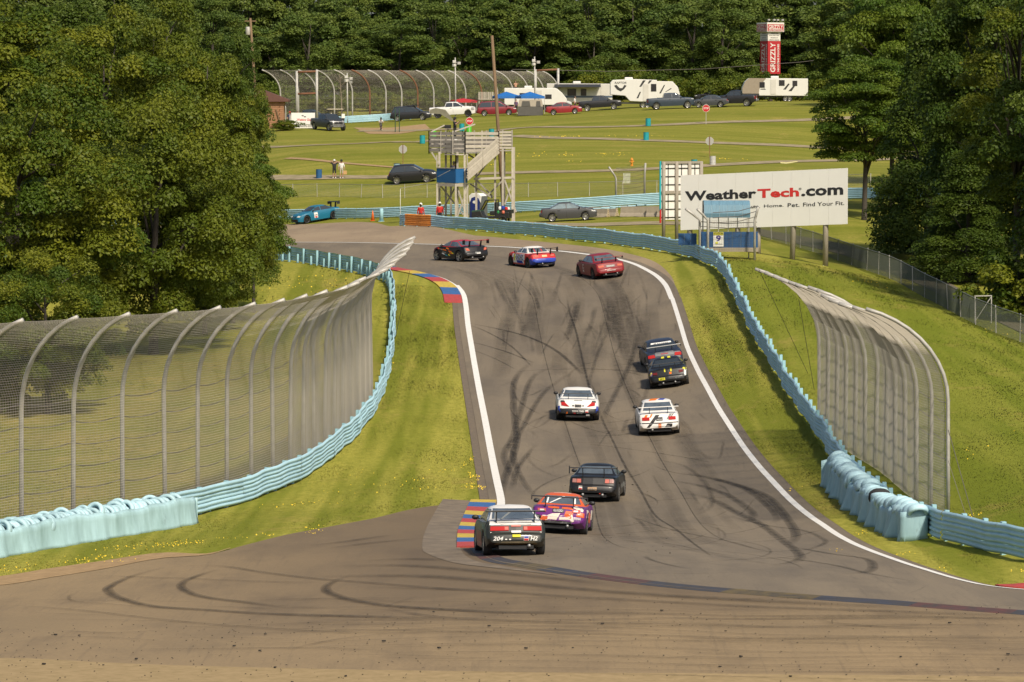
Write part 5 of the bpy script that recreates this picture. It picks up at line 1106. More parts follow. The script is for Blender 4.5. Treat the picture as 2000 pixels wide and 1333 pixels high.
t, k, o = rv('white travel trailer with a brown curved nose below the red advertising tower', 1450, 1578, 205, 15.4, [(0.0, 1.0), (.02, .75), (1, .7), (1, 2.9), (.1, 2.95), (.04, 2.5), (.0, 1.7)], M_RV, wheels=(.66, .72), doors=((.47, .62, .95, 2.75),), wins=((.30, 2.1, .55, .6), (.60, 2.35, .6, .6), (.80, 2.3, .5, .55)), aircon=((.50, 2.95),), swoosh=(([(.62, 1.5), (.66, 1.5), (.72, 2.2), (.7, 2.3)], M_SW), ([(.27, 1.5), (.36, 1.5), (.34, 1.65), (.28, 1.6)], M_SW), ([(.70, 1.3), (.75, 1.3), (.84, 2.4), (.82, 2.4)], M_SW)))
MB().prism([(x * k + o, z) for x, z in [(.0, 1.0), (.25, 1.0), (.26, 1.6), (.30, 2.3), (.36, 2.93), (.1, 2.96), (.04, 2.52), (0, 1.7)]], -.012, -.002, lambda u, v, y: (u, y, v)).build('nose_panel', M_RVB, t)
MB().prism([(x * k + o, z) for x, z in [(.0, .72), (.26, .72), (.255, 1.0), (0, 1.02)]], -.016, -.004, lambda u, v, y: (u, y, v)).build('nose_skirt', M_SW, t)
sign_text('lettering', 'Wildwood', 1.3, .3, lambda u, v: (u + .16 * k + o, -.025, v + 1.95), M_SW, t, shear=.3, bold=.01) if False else None
rv('white box of a motorhome beside the brick hut', 543, 557, 238, 15.6, [(0, .6), (1, .6), (1, 2.4), (.8, 2.7), (0, 2.7)], M_RV, name='motorhome', cat='motorhome', wins=((.6, 1.9, .3, .5),), wheels=(.5,))

# ------------------------------------------------------------------ canopies, tents, carts
M_BLUET = mat('canopy_blue', (.012, .13, .42), .6, var=.3, scale=2); M_TENTG = mat('tent_grey', (.10, .095, .085), .8, var=.2, scale=3); M_TENTB = mat('tent_beige', (.40, .35, .28), .8, var=.2, scale=3); M_REDT = mat('canopy_red', (.45, .02, .025), .6)
def canopy(label, px, yb, w, ppm, m, h0=1.9, h1=2.75):
    p = A(px, ppm); t = thing('canopy', label, 'canopy', tuple(p), R(14), 'pop-up canopies'); a = w / 2
    b = MB(); b.add([(-a, -a, h0), (a, -a, h0), (a, a, h0), (-a, a, h0), (-a, -a, h0 + .28), (a, -a, h0 + .28), (a, a, h0 + .28), (-a, a, h0 + .28), (0, 0, h1)], [(0, 1, 5, 4), (1, 2, 6, 5), (2, 3, 7, 6), (3, 0, 4, 7), (4, 5, 8), (5, 6, 8), (6, 7, 8), (7, 4, 8)]); b.build('roof', m, t)
    for x in (-a, a):
        for y in (-a, a): MB().bar((x * .98, y * .98, 0), (x * .98, y * .98, h0 + .1), .05, .05).build('leg', MAT_GALV, t)
canopy('left of the two blue pop-up canopies, behind the leaning pole', 989, 222, 2.9, 15.7, M_BLUET); canopy('right of the two blue pop-up canopies, above the grey tent', 1035, 222, 3.0, 15.9, M_BLUET); canopy('beige pop-up canopy peeking between the two blue canopies', 1012, 220, 2.8, 15.3, M_TENTB, 1.9, 2.7); canopy('red pop-up canopy roof behind the white pickup', 905, 226, 2.9, 15.3, M_REDT, 1.55, 2.1)
p = A(1036, 16.1); t = thing('tent', 'grey and beige cabin tent under the right blue canopy', 'tent', tuple(p))
MB().box((0, 0, .55), (3.1, 2.2, 1.1)).build('lower_wall', M_TENTG, t); MB().prism([(-1.55, 1.1), (1.55, 1.1), (1.35, 1.95), (-1.35, 1.95)], -1.08, 1.08, lambda u, v, y: (u, y, v)).build('upper_wall', M_TENTB, t)
for x, w in ((-.55, 1.1), (.95, .55)): MB().prism([(x - w / 2, 1.12), (x + w / 2, 1.12), (x + w * .4, 1.75), (x - w * .4, 1.75)], -1.13, -1.09, lambda u, v, y: (u, y, v)).build('window', M_TENTG, t)
p = A(1325, 15.6)
# golf cart
M_CREAM = mat('cart_cream', (.55, .47, .33), .5)
p = A(654, 16.0); t = thing('golf_cart', 'golf cart with a cream roof left of the blue distant rail', 'golf cart', tuple(p), R(10))
MB().box((0, 0, 1.85), (2.0, 1.15, .09)).build('roof', M_CREAM, t, bevel=.04); MB().prism([(-1.15, .35), (1.1, .35), (1.15, .75), (.5, .8), (.3, .5), (-.3, .5), (-.4, .75), (-1.1, .8)], -.55, .55, lambda u, v, y: (u, y, v)).build('body', M_BLK, t, bevel=.04)
MB().box((-.25, 0, .85), (.5, 1.0, .2)).build('seat', M_CREAM, t, bevel=.05); MB().box((-.5, 0, 1.15), (.14, 1.0, .5)).build('backrest', M_CREAM, t, bevel=.05)
for x in (-.85, .85):
    for y in (-.5, .5): MB().bar((x * .9, y, .6), (x, y, 1.85), .05, .05).build('roof_post', M_BLK, t)
ty, rm, dk = wheel_meshes(.23, .2, M_RIMS, 6)
for x in (-.75, .8):
    for y in (-.52, .52):
        e = bpy.data.objects.new('wheel', None); COL.objects.link(e); e.parent = t; e.location = (x, y, .23); e.rotation_euler = (0, 0, math.pi / 2); link('tyre', ty, e); link('rim', rm, e)

# ------------------------------------------------------------------ advertising tower
M_GRED = mat('banner_red', (.42, .02, .025), .5, var=.15, scale=.8); M_GWH = mat('banner_white', (.68, .65, .58), .5); M_BROWNT = mat('tower_brown', (.05, .035, .03), .7)
p = A(1504, 13.7); t = thing('advertising_tower', 'tall red and white GRIZZLY advertising tower in front of the forest', 'sign tower', tuple(p), R(28)); q = 13.7
def zz(y): return float(W(1504, y, q)[2] - p.z)
a = 1.05
MB().box((0, 0, zz(180)), (.5, .5, zz(140) * 2 - zz(180) * 1.0)).build('mast', M_BROWNT, t) if False else MB().box((0, 0, zz(145) / 2), (.55, .55, zz(145))).build('mast', M_BROWNT, t)
MB().box((0, 0, (zz(145) + zz(81)) / 2), (2 * a, 2 * a, zz(81) - zz(145))).build('lower_banner_box', M_GRED, t); MB().box((0, 0, (zz(81) + zz(63)) / 2 + .02), (2 * a - .02, 2 * a - .02, zz(63) - zz(81))).build('warning_panel', M_GWH, t)
e2 = 1.42; MB().box((0, 0, (zz(63) + zz(45)) / 2), (2 * e2, 2 * e2, zz(45) - zz(63))).build('top_box', M_GWH, t)
for rot in (0, -90):
    Mr = Matrix.Rotation(R(rot), 4, 'Z')
    def pl(x, y, z): return tuple(Mr @ Vector((x, y, z)))
    h = zz(81) - zz(145)
    MB().add([pl(-e2 + .08, -e2 - .02, zz(62)), pl(e2 - .1, -e2 - .02, zz(62)), pl(e2 - .1, -e2 - .02, zz(48.5)), pl(-e2 + .08, -e2 - .02, zz(48.5))], [(0, 1, 2, 3)]).build('top_banner', M_GRED, t)
    sign_text('lettering', 'GRIZZLY', 2.4, .62, lambda u, v: pl(u, -e2 - .04, v + zz(54)), M_GWH, t, bold=.02); sign_text('lettering', 'NICOTINE POUCHES', 2.4, .2, lambda u, v: pl(u, -e2 - .04, v + zz(60)), M_GWH, t, bold=.03)
    sign_text('lettering', 'GRIZZLY', h * .90, .85, lambda u, v: pl(-.22 - v, -a - .02, u + zz(113)), M_GWH, t, bold=.02); sign_text('lettering', 'NICOTINE POUCHES', h * .84, .30, lambda u, v: pl(.68 - v, -a - .02, u + zz(113.5)), M_GWH, t, bold=.03)
    for i, tx in enumerate(('WARNING: This', 'product contains nicotine.', 'Nicotine is an', 'addictive chemical.')): sign_text('lettering', tx, 1.15 if i in (0, 2) else 1.7, .15, lambda u, v: pl(u, -a - .015, v + zz(66 + 4.2 * i)), M_SW, t, bold=.02)
for x in (-1.2, -.3, .3, 1.1):
    MB().bar((x, -e2 + .1, zz(45)), (x, -e2 + .1, zz(41)), .06, .06).build('lamp_arm', MAT_GALV, t); MB().box((x, -e2 - .05, zz(40)), (.35, .3, .22)).build('floodlight', MAT_GALV, t)

# ------------------------------------------------------------------ poles, lamps, wires
M_WOOD = mat('weathered_pole', (.20, .13, .07), .85, var=.5, scale=3, stretch=(6, 6, .4)); M_PLANK = mat('bleached_timber', (.46, .42, .35), .85, var=.5, scale=4, col2=(.30, .265, .21), rand=.15); M_PLANKG = mat('grey_shaded_timber', (.40, .37, .32), .85, var=.5, scale=4, rand=.12)  # second timber is a darker copy, also carrying shade on the tower's left face
def pole(name, label, px, pyb, pxt, pyt, ppm, r0, r1, m, cat='pole', extra=None):
    p = A(px, ppm); t = thing(name, label, cat, tuple(p)); top = Vector(W(pxt, pyt, ppm)) - p
    MB().tube([(0, 0, -.1), top * .5, top], [r0, (r0 + r1) / 2, r1], 10).build('shaft', m, t, smooth=True)
    return t, top
pole('utility_pole', 'tall bare leaning wooden pole behind the viewing tower', 985, 420, 961, 70, 24.4, .17, .12, M_WOOD)
t, top = pole('utility_pole', 'utility pole with a grey transformer rising out of the left trees', 506, 360, 489, 36, 18.5, .17, .12, M_WOOD)
MB().bar(top + Vector((-.6, 0, -.3)), top + Vector((.6, 0, -.3)), .1, .12).build('cross_arm', M_WOOD, t); MB().lathe([(.2, 0), (.24, .1), (.24, .8), (.16, .9)], 12, 0, Matrix.Translation(top + Vector((-.25, -.25, -1.8)))).build('transformer', MAT_GALV, t, smooth=True)
for lab, px, pt, yt, n in (('lamp pole with clustered floodlights left of the black minivan', 679, 678, 143, 4), ('slim lamp pole with floodlights behind the white pickup', 890, 889, 113, 3), ('slim lamp pole with floodlights beside the right-hand rusty bar frame', 1045, 1044, 111, 3)):
    t, top = pole('lamp_pole', lab, px, 235, pt, yt, 15.6, .11, .08, MAT_GALV, 'lamp post')
    for i in range(n): MB().box(top + Vector(((i % 2) * .55 - .1, -.2, -.5 - .45 * (i // 2) - .2 * (i % 2))), (.42, .3, .34), rz=.4 * i).build('floodlight', MAT_GALV if i % 2 else M_RVC, t, bevel=.03)
    MB().bar(top + Vector((-.3, 0, -.6)), top + Vector((.7, 0, -.6)), .07, .07).build('cross_arm', MAT_GALV, t)
wire_thing('long overhead wire sagging before the forest behind the trailers', W(1000, 136, 14.3), W(1750, 100, 14.3), .035, 1.2, 'overhead_wire')

# ------------------------------------------------------------------ small meadow things
def barrel(label, px, py, m, hh=.88, r_=.29, grp='oil drum litter bins'):
    p = G(px, py); t = thing('oil_drum', label, 'barrel', tuple(p), random.random(), grp)
    MB().lathe([(r_ - .01, 0), (r_, .02), (r_, .28), (r_ + .015, .30), (r_, .32), (r_, .56), (r_ + .015, .58), (r_, .60), (r_, hh - .02), (r_ + .012, hh)], 16).build('drum', m, t, smooth=False)
    MB().lathe([(r_ - .02, hh - .03), (r_ - .02, hh + .004)], 16).build('lid', M_BLK if m.name != 'drum_white' else m, t)
M_DT = mat('drum_turquoise', (.012, .30, .34), .5, var=.35, scale=3); M_DB = mat('drum_blue', (.02, .10, .24), .5, var=.3, scale=3); M_DL = mat('drum_pale_blue', (.32, .48, .53), .5, var=.3, scale=3); M_DG = mat('drum_green', (.09, .52, .03), .5); M_DW = mat('drum_white', (.5, .5, .47), .6, var=.3, scale=3)
for l, x, y, m_ in (('turquoise drum standing left of the viewing tower', 825, 281, M_DT), ('turquoise drum on the grass above its twin, right part of the meadow', 1266, 247, M_DT), ('turquoise drum beside the middle meadow lane, below its twin', 1262, 275, M_DT), ('dark blue drum left of the standing couple', 623, 349, M_DB), ('pale blue drum behind the black SUV bonnet', 834, 349, M_DL), ('pale blue drum behind the roof of the black SUV', 775, 338, M_DL), ('whitish drum at the foot of the back of the round sign', 1392, 323, M_DW), ('turquoise drum behind the back of the wooden billboard', 1356, 330, M_DT), ('turquoise drum next to the left stop sign', 902, 257, M_DT), ('bright green drum under the left stop sign', 916, 260, M_DG), ('turquoise drum behind the tower stairs', 960, 268, M_DT), ('bright green drum behind the tower deck', 847, 272, M_DG)): barrel(l, x, y, m_)
def stop_sign(label, px, pyb, pyc, back=False, ppm=None, text=True):
    p = G(px, pyb); q = FPX / ((p - Vector(CC)).dot(Vector(CF))); t = thing('road_sign', label, 'sign', tuple(p)); h = (pyb - pyc) / q; r_ = .37
    MB().bar((0, .03, 0), (0, .03, h + r_ + .15), .06, .05).build('post', MAT_RUST if back else MAT_GALV, t)
    m_ = mat('sign_back_grey', (.42, .41, .38), .5, .3) if back else mat('stop_red', (.48, .015, .02), .45)
    oc = [(r_ * math.cos(R(22.5 + 45 * i)) / math.cos(R(22.5)), h + r_ * math.sin(R(22.5 + 45 * i)) / math.cos(R(22.5))) for i in range(8)]
    y0 = .07 if back else -.01
    MB().prism([(u * 1.08, (v - h) * 1.08 + h) for u, v in oc], y0, y0 + .012, lambda u, v, y: (u, y, v)).build('border', m_ if back else M_WHT, t)
    if not back:
        MB().prism(oc, y0 - .012, y0 - .002, lambda u, v, y: (u, y, v)).build('face', m_, t); sign_text('lettering', 'STOP', .56, .22, lambda u, v: (u, y0 - .02, v + h), M_WHT, t, bold=.015)
    return t
stop_sign('red STOP sign behind the camera operator on the tower', 917, 262, 237); stop_sign('red STOP sign in front of the dark grey saloon and pickups', 1379, 243, 212); stop_sign('grey back of a road sign on a rusty post left of the black SUV', 787, 322, 292, True); stop_sign('grey back of a road sign above the whitish drum', 1386, 308, 276, True)
p = G(1234, 325); t = thing('fire_hydrant', 'orange fire hydrant standing alone in the meadow right of the tower', 'hydrant', tuple(p)); M_HY = mat('hydrant_orange', (.60, .24, .02), .5)
MB().lathe([(.17, 0), (.17, .06), (.11, .08), (.11, .55), (.15, .57), (.15, .62), (.12, .70), (.04, .78), (.04, .84)], 12).build('barrel', M_HY, t, smooth=False); MB().tube([(-.22, 0, .45), (.22, 0, .45)], .06, 8).build('nozzle', M_HY, t); MB().tube([(0, 0, .38), (0, -.2, .38)], .08, 8).build('nozzle', M_HY, t)
p = G(1806, 505); t = thing('fire_hydrant', 'yellow hydrant in the shade under the right-hand dark trees', 'hydrant', tuple(p))
MB().lathe([(.17, 0), (.17, .06), (.11, .08), (.11, .55), (.15, .57), (.15, .62), (.12, .70), (.04, .78), (.04, .84)], 12).build('barrel', M_HY, t); MB().tube([(-.22, 0, .45), (.22, 0, .45)], .06, 8).build('nozzle', M_HY, t)
p = G(728, 432); t = thing('traffic_cone', 'orange traffic cone beside the round end post of the far rail', 'cone', tuple(p)); M_CONE = mat('cone_orange', (.72, .15, .02), .5)
MB().box((0, 0, .02), (.42, .42, .04)).build('base', M_CONE, t); MB().lathe([(.17, .04), (.03, .88), (.01, .90)], 14).build('cone', M_CONE, t, smooth=True)
# goal-like green posts and blue bike rack
for lab, x in (('left slim dark green post by the dirt patch', 772), ('right slim dark green post by the dirt patch', 780)):
    p = G(x, 259); o_ = MB().lathe([(.05, 0), (.05, 2.7), (.03, 2.74)], 8).build('metal_post', mat('post_green', (.03, .07, .04), .5)); o_.location = p; tag(o_, lab, 'post', 'green posts')
# felled plank on the grass
p = G(1541, 321); o_ = MB().prism([(-.85, 0), (-.3, -.06), (.85, .12), (.8, .2), (-.3, .08), (-.85, .12)], -.15, .15, lambda u, v, y: (u, y, v + .1)).build('plank', mat('plank_yellow', (.62, .56, .30), .7)); o_.location = p; tag(o_, 'pale yellow plank lying on the grass above the long white billboard', 'plank')
# chain-link fences
M_CHAIN = mat('chain_wire', (.26, .26, .24), .6, .3)
def chain_fence(label, pts, h, spacing, mesh_d=.12, wr=.004, tilt=0.0, m_=None, ppm_pts=False, pw=.03):
    P = smooth_path(to_xyz(pts)[:, :2] if len(pts[0]) == 3 else to_xyz_any(pts), .5); s = np.arange(len(P)) * np.hypot(*(P[1] - P[0])); n = int(s[-1] / spacing) + 1; st = np.linspace(0, s[-1], n)
    B = np.stack([np.interp(st, s, P[:, k]) for k in (0, 1)], 1); Z = gz(B[:, 0], B[:, 1]); c_ = n // 2; root = thing('chain_link_fence', label, 'fence', (B[c_, 0], B[c_, 1], Z[c_])); o = np.array(root.location)
    def pt(i, v): i = min(max(i, 0), n - 1); return np.array([B[i, 0], B[i, 1], Z[i] + v]) - o
    for i in range(n):
        e = rng.normal(0, .05, 2); MB().bar(pt(i, -.1), pt(i, h) + np.array([e[0], e[1], .06]), pw * 1.6, pw * 1.6).build('post', MAT_GALV, root)
    MB().tube([pt(i, h) for i in range(n)], .022, 5).build('top_rail', M_CHAIN, root)
    for i in range(n - 1):
        a, b_ = pt(i, 0), pt(i + 1, 0); w = np.linalg.norm(b_ - a); rows = []
        k = int(h / mesh_d); dx = (b_ - a) / w
        for u in np.arange(-h, w, mesh_d):      # diagonals, both ways
            u0, u1 = max(u, 0), min(u + h, w)
            if u1 - u0 < .05: continue
            for fl in (0, 1):
                v0, v1 = u0 - u, u1 - u
                if fl: v0, v1 = h - v0, h - v1
                up0 = a + dx * u0 + np.array([0, 0, v0]); up1 = a + dx * u1 + np.array([0, 0, v1]); rows.append([up0, up1])
        V1, F1 = wires(rows, wr, 2); link('wire_panel', raw_mesh('wire_panel', V1, F1, m_ or M_CHAIN), root)
    return root
chain_fence('low chain-link fence along the foot of the meadow behind the tower', [(400, 388), (560, 386), (650, 385), (900, 385), (1100, 384), (1300, 380), (1500, 372), (1700, 368)], 1.2, 2.9, .16, .004)
chain_fence('green-grey chain-link fence running down the right bank beside the service road', [(1480,463,27.2),(1490,466,27.3),(1570,487,28.7),(1652,515,30.5),(1700,533,31.5),(1800,580,34.5),(1900,632,37.8),(2000,672,40),(2120,730,43)], 1.35, 2.0, .10, .005, m_=mat('chain_green', (.10, .115, .085), .6, .1))
p = G(1920, 632); t = thing('fence_gate', 'small steel frame gate in the chain-link fence on the right bank', 'gate', tuple(p))
for x in (-.45, .45): MB().bar((x, x * .4, 0), (x, x * .4, 1.45), .05, .05).build('upright', MAT_GALV, t)
MB().bar((-.45, -.18, 1.43), (.45, .18, 1.43), .05, .05).build('top_bar', MAT_GALV, t); MB().bar((-.45, -.18, .1), (.45, .18, 1.4), .03, .03).build('brace', MAT_GALV, t)
# ------------------------------------------------------------------ wooden viewing tower
def prof_box(name, m, t, c, d, **k): return MB().box(c, d).build(name, m, t, **k)
TP = 25.0; tp = A(905, TP); tower = thing('viewing_tower', 'weathered wooden viewing tower with stairs and blue booth panels', 'tower', tuple(tp))
def tz(y): return float(W(905, y, TP)[2] - tp.z)
def tx(x): return (x - 905) / TP
TH = R(38); ea = Vector((math.cos(TH), math.sin(TH), 0)); eb = Vector((-math.sin(TH), math.cos(TH), 0))   # ea: right-hand face, eb: left-hand face
def brd(p, q, h=.16, w=.04, m_=None, name='board'):
    return MB().bar(p, q, w, h).build(name, m_ or M_PLANK, tower)
def face(p, d, L, z0, z1, n, m_, posts=True, gap=.35):
    h = (z1 - z0) / n
    for i in range(n): brd(p + Vector((0, 0, z0 + h * (i + .5))), p + d * L + Vector((0, 0, z0 + h * (i + .5) + random.uniform(-.015, .015))), h * (1 - gap), m_=m_)
    if posts:
        k = max(2, int(L / 1.2) + 1)
        for i in range(k): q = p + d * (L * i / (k - 1)) + Vector((0, 0, 0)); brd(q + Vector((0, 0, z0 - .1)), q + Vector((0, 0, z1 + .06)), .10, .09, m_, 'rail_post')
C1 = Vector((tx(909), -1.3, 0)); zd = tz(296); zt_ = tz(257)       # near corner of the deck
Lb, La = 4.7, 3.3
face(C1, eb, Lb, zd - .1, zt_, 5, M_PLANKG); face(C1, ea, La, zd - .1, zt_, 5, M_PLANK)  # left face gets the darker boards: its shade is put into the colour
face(C1 + eb * Lb, ea, La, zd - .1, zt_, 4, M_PLANKG); face(C1 + ea * La, eb, Lb, zd - .1, zt_, 4, M_PLANKG)
dk = MB(); 
for i in range(12): MB().bar(C1 + ea * (La * (i + .5) / 12) + Vector((0, 0, zd - .12)), C1 + ea * (La * (i + .5) / 12) + eb * Lb + Vector((0, 0, zd - .12)), La / 12 * .92, .05).build('deck_board', M_PLANKG, tower)
# landing box at the right end
C2 = C1 + ea * La; face(C2 + eb * .0, Vector((1, 0.05, 0)).normalized(), 1.05, zd + .15, zt_ + .05, 6, M_PLANK, gap=.3); face(C2 + Vector((1.05, .05, 0)), eb, 1.2, zd + .15, zt_ + .05, 5, M_PLANKG)
prof_box('landing', M_PLANKG, tower, C2 + Vector((.5, .6, zd + .05)), (1.1, 1.2, .08))
# legs under deck and landing
def leg(px, yb, yt, dy=0.0, w=.16):
    b0 = Vector((tx(px), dy, 0)); b0.z = gz1(tp.x + b0.x, tp.y + dy) - tp.z - .1; return brd(b0, Vector((tx(px), dy, tz(yt))), w, w, M_PLANK, 'leg')
for px, yt, dy in ((858, 297, .8), (894, 297, -.9), (908, 297, -1.2), (870, 297, 2.0), (930, 297, 1.2), (967, 290, .6), (982, 290, .2), (1001, 288, .4), (985, 290, 1.6), (1004, 288, 1.7), (880, 300, 2.2)): leg(px, 0, yt, dy)
for a_, b_, y in (((858, 360), (905, 420), .2), ((893, 362), (912, 425), -1.25), ((915, 362), (893, 425), -1.22), ((856, 425), (890, 365), .5), ((985, 350), (1008, 415), .35), ((1003, 350), (986, 400), .42), ((950, 385), (985, 350), 1.1), ((918, 360), (962, 388), 1.0), ((932, 345), (965, 300), 1.3), ((930, 352), (962, 385), 1.2), ((843, 298), (858, 322), .6), ((912, 300), (930, 312), 0)):
    brd(Vector((tx(a_[0]), y, tz(a_[1]))), Vector((tx(b_[0]), y + .06, tz(b_[1]))), .12, .06, M_PLANKG, 'brace')
brd(Vector((tx(925), .3, tz(350))), Vector((tx(1006), .3, tz(347))), .17, .07, M_PLANK, 'brace')
# stairs
s0 = C2 + Vector((0, -.25, zd)); s1 = Vector((tx(913), -1.75, tz(349)))
for off, nm in ((Vector((0, -.1, 0)), 'stringer'), (Vector((0, .95, 0)), 'stringer')): brd(s0 + off, s1 + off, .30, .06, M_PLANK, nm)
for k in (.22, .42, .63, .84, 1.05):
    brd(s0 + Vector((0, -.14, k)), s1 + Vector((0, -.14, k)), .16, .04, M_PLANK, 'side_board')
brd(s0 + Vector((0, .98, 1.0)), s1 + Vector((0, .98, 1.0)), .12, .04, M_PLANK, 'handrail')
for i in range(13):
    q = s0.lerp(s1, (i + .5) / 13); brd(q + Vector((0, -.05, .05)), q + Vector((0, .9, .05)), .05, .26, M_PLANK, 'tread')
for f in (.03, .5, .97): q = s0.lerp(s1, f); brd(q + Vector((0, -.17, -.2)), q + Vector((0, -.17, 1.12)), .09, .06, M_PLANK, 'rail_post')
# booth with blue panels
M_BOOTH = mat('booth_blue', (.012, .10, .28), .55, var=.3, scale=2, col2=(.02, .15, .36)); B0 = Vector((tx(891), -1.75, 0)); zb0, zb1 = tz(357), tz(329)
for d_, L_ in ((eb, 2.45), (ea, 1.12)):
    q = B0 + d_ * L_; MB().bar(B0 + Vector((0, 0, (zb0 + zb1) / 2)), q + Vector((0, 0, (zb0 + zb1) / 2)), .05, zb1 - zb0).build('booth_panel', M_BOOTH, tower)
    brd(B0 + Vector((0, 0, zb1 + .03)), q + Vector((0, 0, zb1 + .03)), .06, .12, M_PLANK); brd(B0 + Vector((0, 0, zb0 - .16)), q + Vector((0, 0, zb0 - .16)), .24, .07, M_PLANK)
    for f in (0, 1): qq = B0 + d_ * (L_ * f); brd(qq + Vector((0, 0, zb1)), qq + Vector((0, 0, tz(303))), .10, .10, M_PLANK, 'booth_post')
MB().bar(B0 + eb * 1.2 + ea * .56 + Vector((0, 0, zb0 - .05)), B0 + eb * 1.25 + ea * .56 + Vector((0, 0, zb0 - .04)), 1.1, .05).build('booth_floor', M_PLANKG, tower)
MB().box(B0 + eb * 1.2 + ea * .56 + Vector((0, 0, zb0 - .1)), (1.1, 2.4, .06), rz=TH).build('booth_floor', M_PLANKG, tower)
MB().box(B0 + eb * .7 + ea * .56 + Vector((0, 0, tz(302))), (1.2, 1.5, .08), rz=TH).build('booth_roof', M_PLANK, tower)
for f, d_ in ((0, ea), (1.12, ea), (2.4, eb)):
    q = B0 + d_ * f; q = q.copy(); q.z = gz1(tp.x + q.x, tp.y + q.y) - tp.z; brd(q, Vector((q.x, q.y, zb0 - .1)), .15, .15, M_PLANK, 'leg')
# slanted props on the deck: barrier arm and tripod shade
brd(Vector((tx(842), .6, tz(258))), Vector((tx(868), .9, tz(245))), .09, .06, M_PLANK, 'prop'); brd(Vector((tx(888), .6, tz(257))), Vector((tx(928), .9, tz(243))), .10, .06, M_PLANK, 'prop')
o_ = MB().prism([(-.8, 0), (.1, -.05), (1.1, -.65), (1.2, -.6), (.5, .3), (-.3, .45), (-.75, .3)], -.35, .35, lambda u, v, y: (u, y, v)).build('satellite_shade', mat('shade_olive', (.20, .19, .13), .7, var=.4, scale=3)); o_.location = W(858, 222, 23.8); tag(o_, 'curved olive sunshade raised above the camera operator', 'sunshade')
# whip antenna with stay line at the left
p = G(782, 434); t = thing('whip_mast', 'thin white mast with a line to the booth, left of the marshals', 'mast', tuple(p)); h = (434 - 366) / 24.0
MB().tube([(0, 0, 0), (0, 0, h)], .025, 6).build('mast', M_WHT, t); MB().tube([(0, 0, h), tuple((Vector(W(879, 333, 25.6)) - p) * .5 + Vector((0, 0, h * .5 - .35))), tuple(Vector(W(879, 333, 25.6)) - p)], .018, 4).build('line', M_WHT, t)
# portable toilet
p = A(934, 24.3); t = thing('portable_toilet', 'grey portable toilet with a blue and white front under the tower', 'portable toilet', tuple(p), R(-25)); M_PTG = mat('toilet_grey', (.12, .13, .13), .6); M_PTB = mat('toilet_blue', (.015, .03, .17), .5)
MB().box((0, 0, 1.05), (1.12, 1.12, 2.1)).build('cabin', M_PTG, t); MB().prism([(-.4, .12), (.4, .12), (.4, 1.7), (.3, 1.95), (0, 2.05), (-.3, 1.95), (-.4, 1.7)], -.62, -.565, lambda u, v, y: (u, y, v)).build('door', M_PTB, t)
MB().prism([(-.5, 1.55), (-.4, 1.72), (-.28, 1.92), (0, 2.0), (.28, 1.92), (.4, 1.72), (.5, 1.55), (.56, 2.1), (.3, 2.32), (-.3, 2.32), (-.56, 2.1)], -.61, .56, lambda u, v, y: (u, y, v)).build('roof', M_WHT, t, bevel=.03); MB().prism([(.2 * math.cos(R(a)), 1.62 + .12 * math.sin(R(a))) for a in range(0, 360, 30)], -.64, -.625, lambda u, v, y: (u, y, v)).build('emblem', M_WHT, t)
# utility vehicle
p = G(960, 438); t = thing('utility_cart', 'dark green and black utility cart loaded with gear before the portable toilet', 'utility vehicle', tuple(p), R(170)); M_UTV = mat('utv_green', (.02, .06, .03), .5)
MB().prism([(-1.5, .45), (1.35, .45), (1.5, .62), (1.45, .95), (.75, 1.05), (.55, .62), (-.35, .62), (-.45, .95), (-1.5, .95)], -.7, .7, lambda u, v, y: (u, y, v)).build('body', M_BLK, t, bevel=.05); MB().prism([(.7, 1.0), (1.5, .9), (1.45, 1.05), (.75, 1.12)], -.68, .68, lambda u, v, y: (u, y, v)).build('bonnet', M_UTV, t, bevel=.03)
MB().box((-1.05, 0, .98), (1.2, 1.35, .3)).build('cargo_box', M_BLK, t); MB().box((-.2, 0, .85), (.45, 1.2, .3)).build('seat', M_BLK, t, bevel=.05); MB().box((-.4, 0, 1.3), (.15, 1.2, .8)).build('backrest', M_BLK, t, bevel=.05)
for y in (-.62, .62): MB().tube([(.8, y, 1.0), (.35, y, 1.85), (-.45, y, 1.88), (-.5, y, .9)], .05, 6).build('roll_cage', M_BLK, t)
for x in (.35, -.45): MB().bar((x, -.62, 1.86), (x, .62, 1.86), .05, .05).build('cage_bar', M_BLK, t)
MB().prism([(.82, 1.05), (.38, 1.82), (.36, 1.80), (.79, 1.05)], -.6, .6, lambda u, v, y: (u, y, v)).build('windscreen', M_GLASS, t)
ty, rm, dk_ = wheel_meshes(.33, .26, M_RIMB, 6)
for x in (-1.0, 1.0):
    for y in (-.62, .62):
        e = bpy.data.objects.new('wheel', None); COL.objects.link(e); e.parent = t; e.location = (x, y, .33); e.rotation_euler = (0, 0, math.pi / 2); link('tyre', ty, e); link('rim', rm, e)
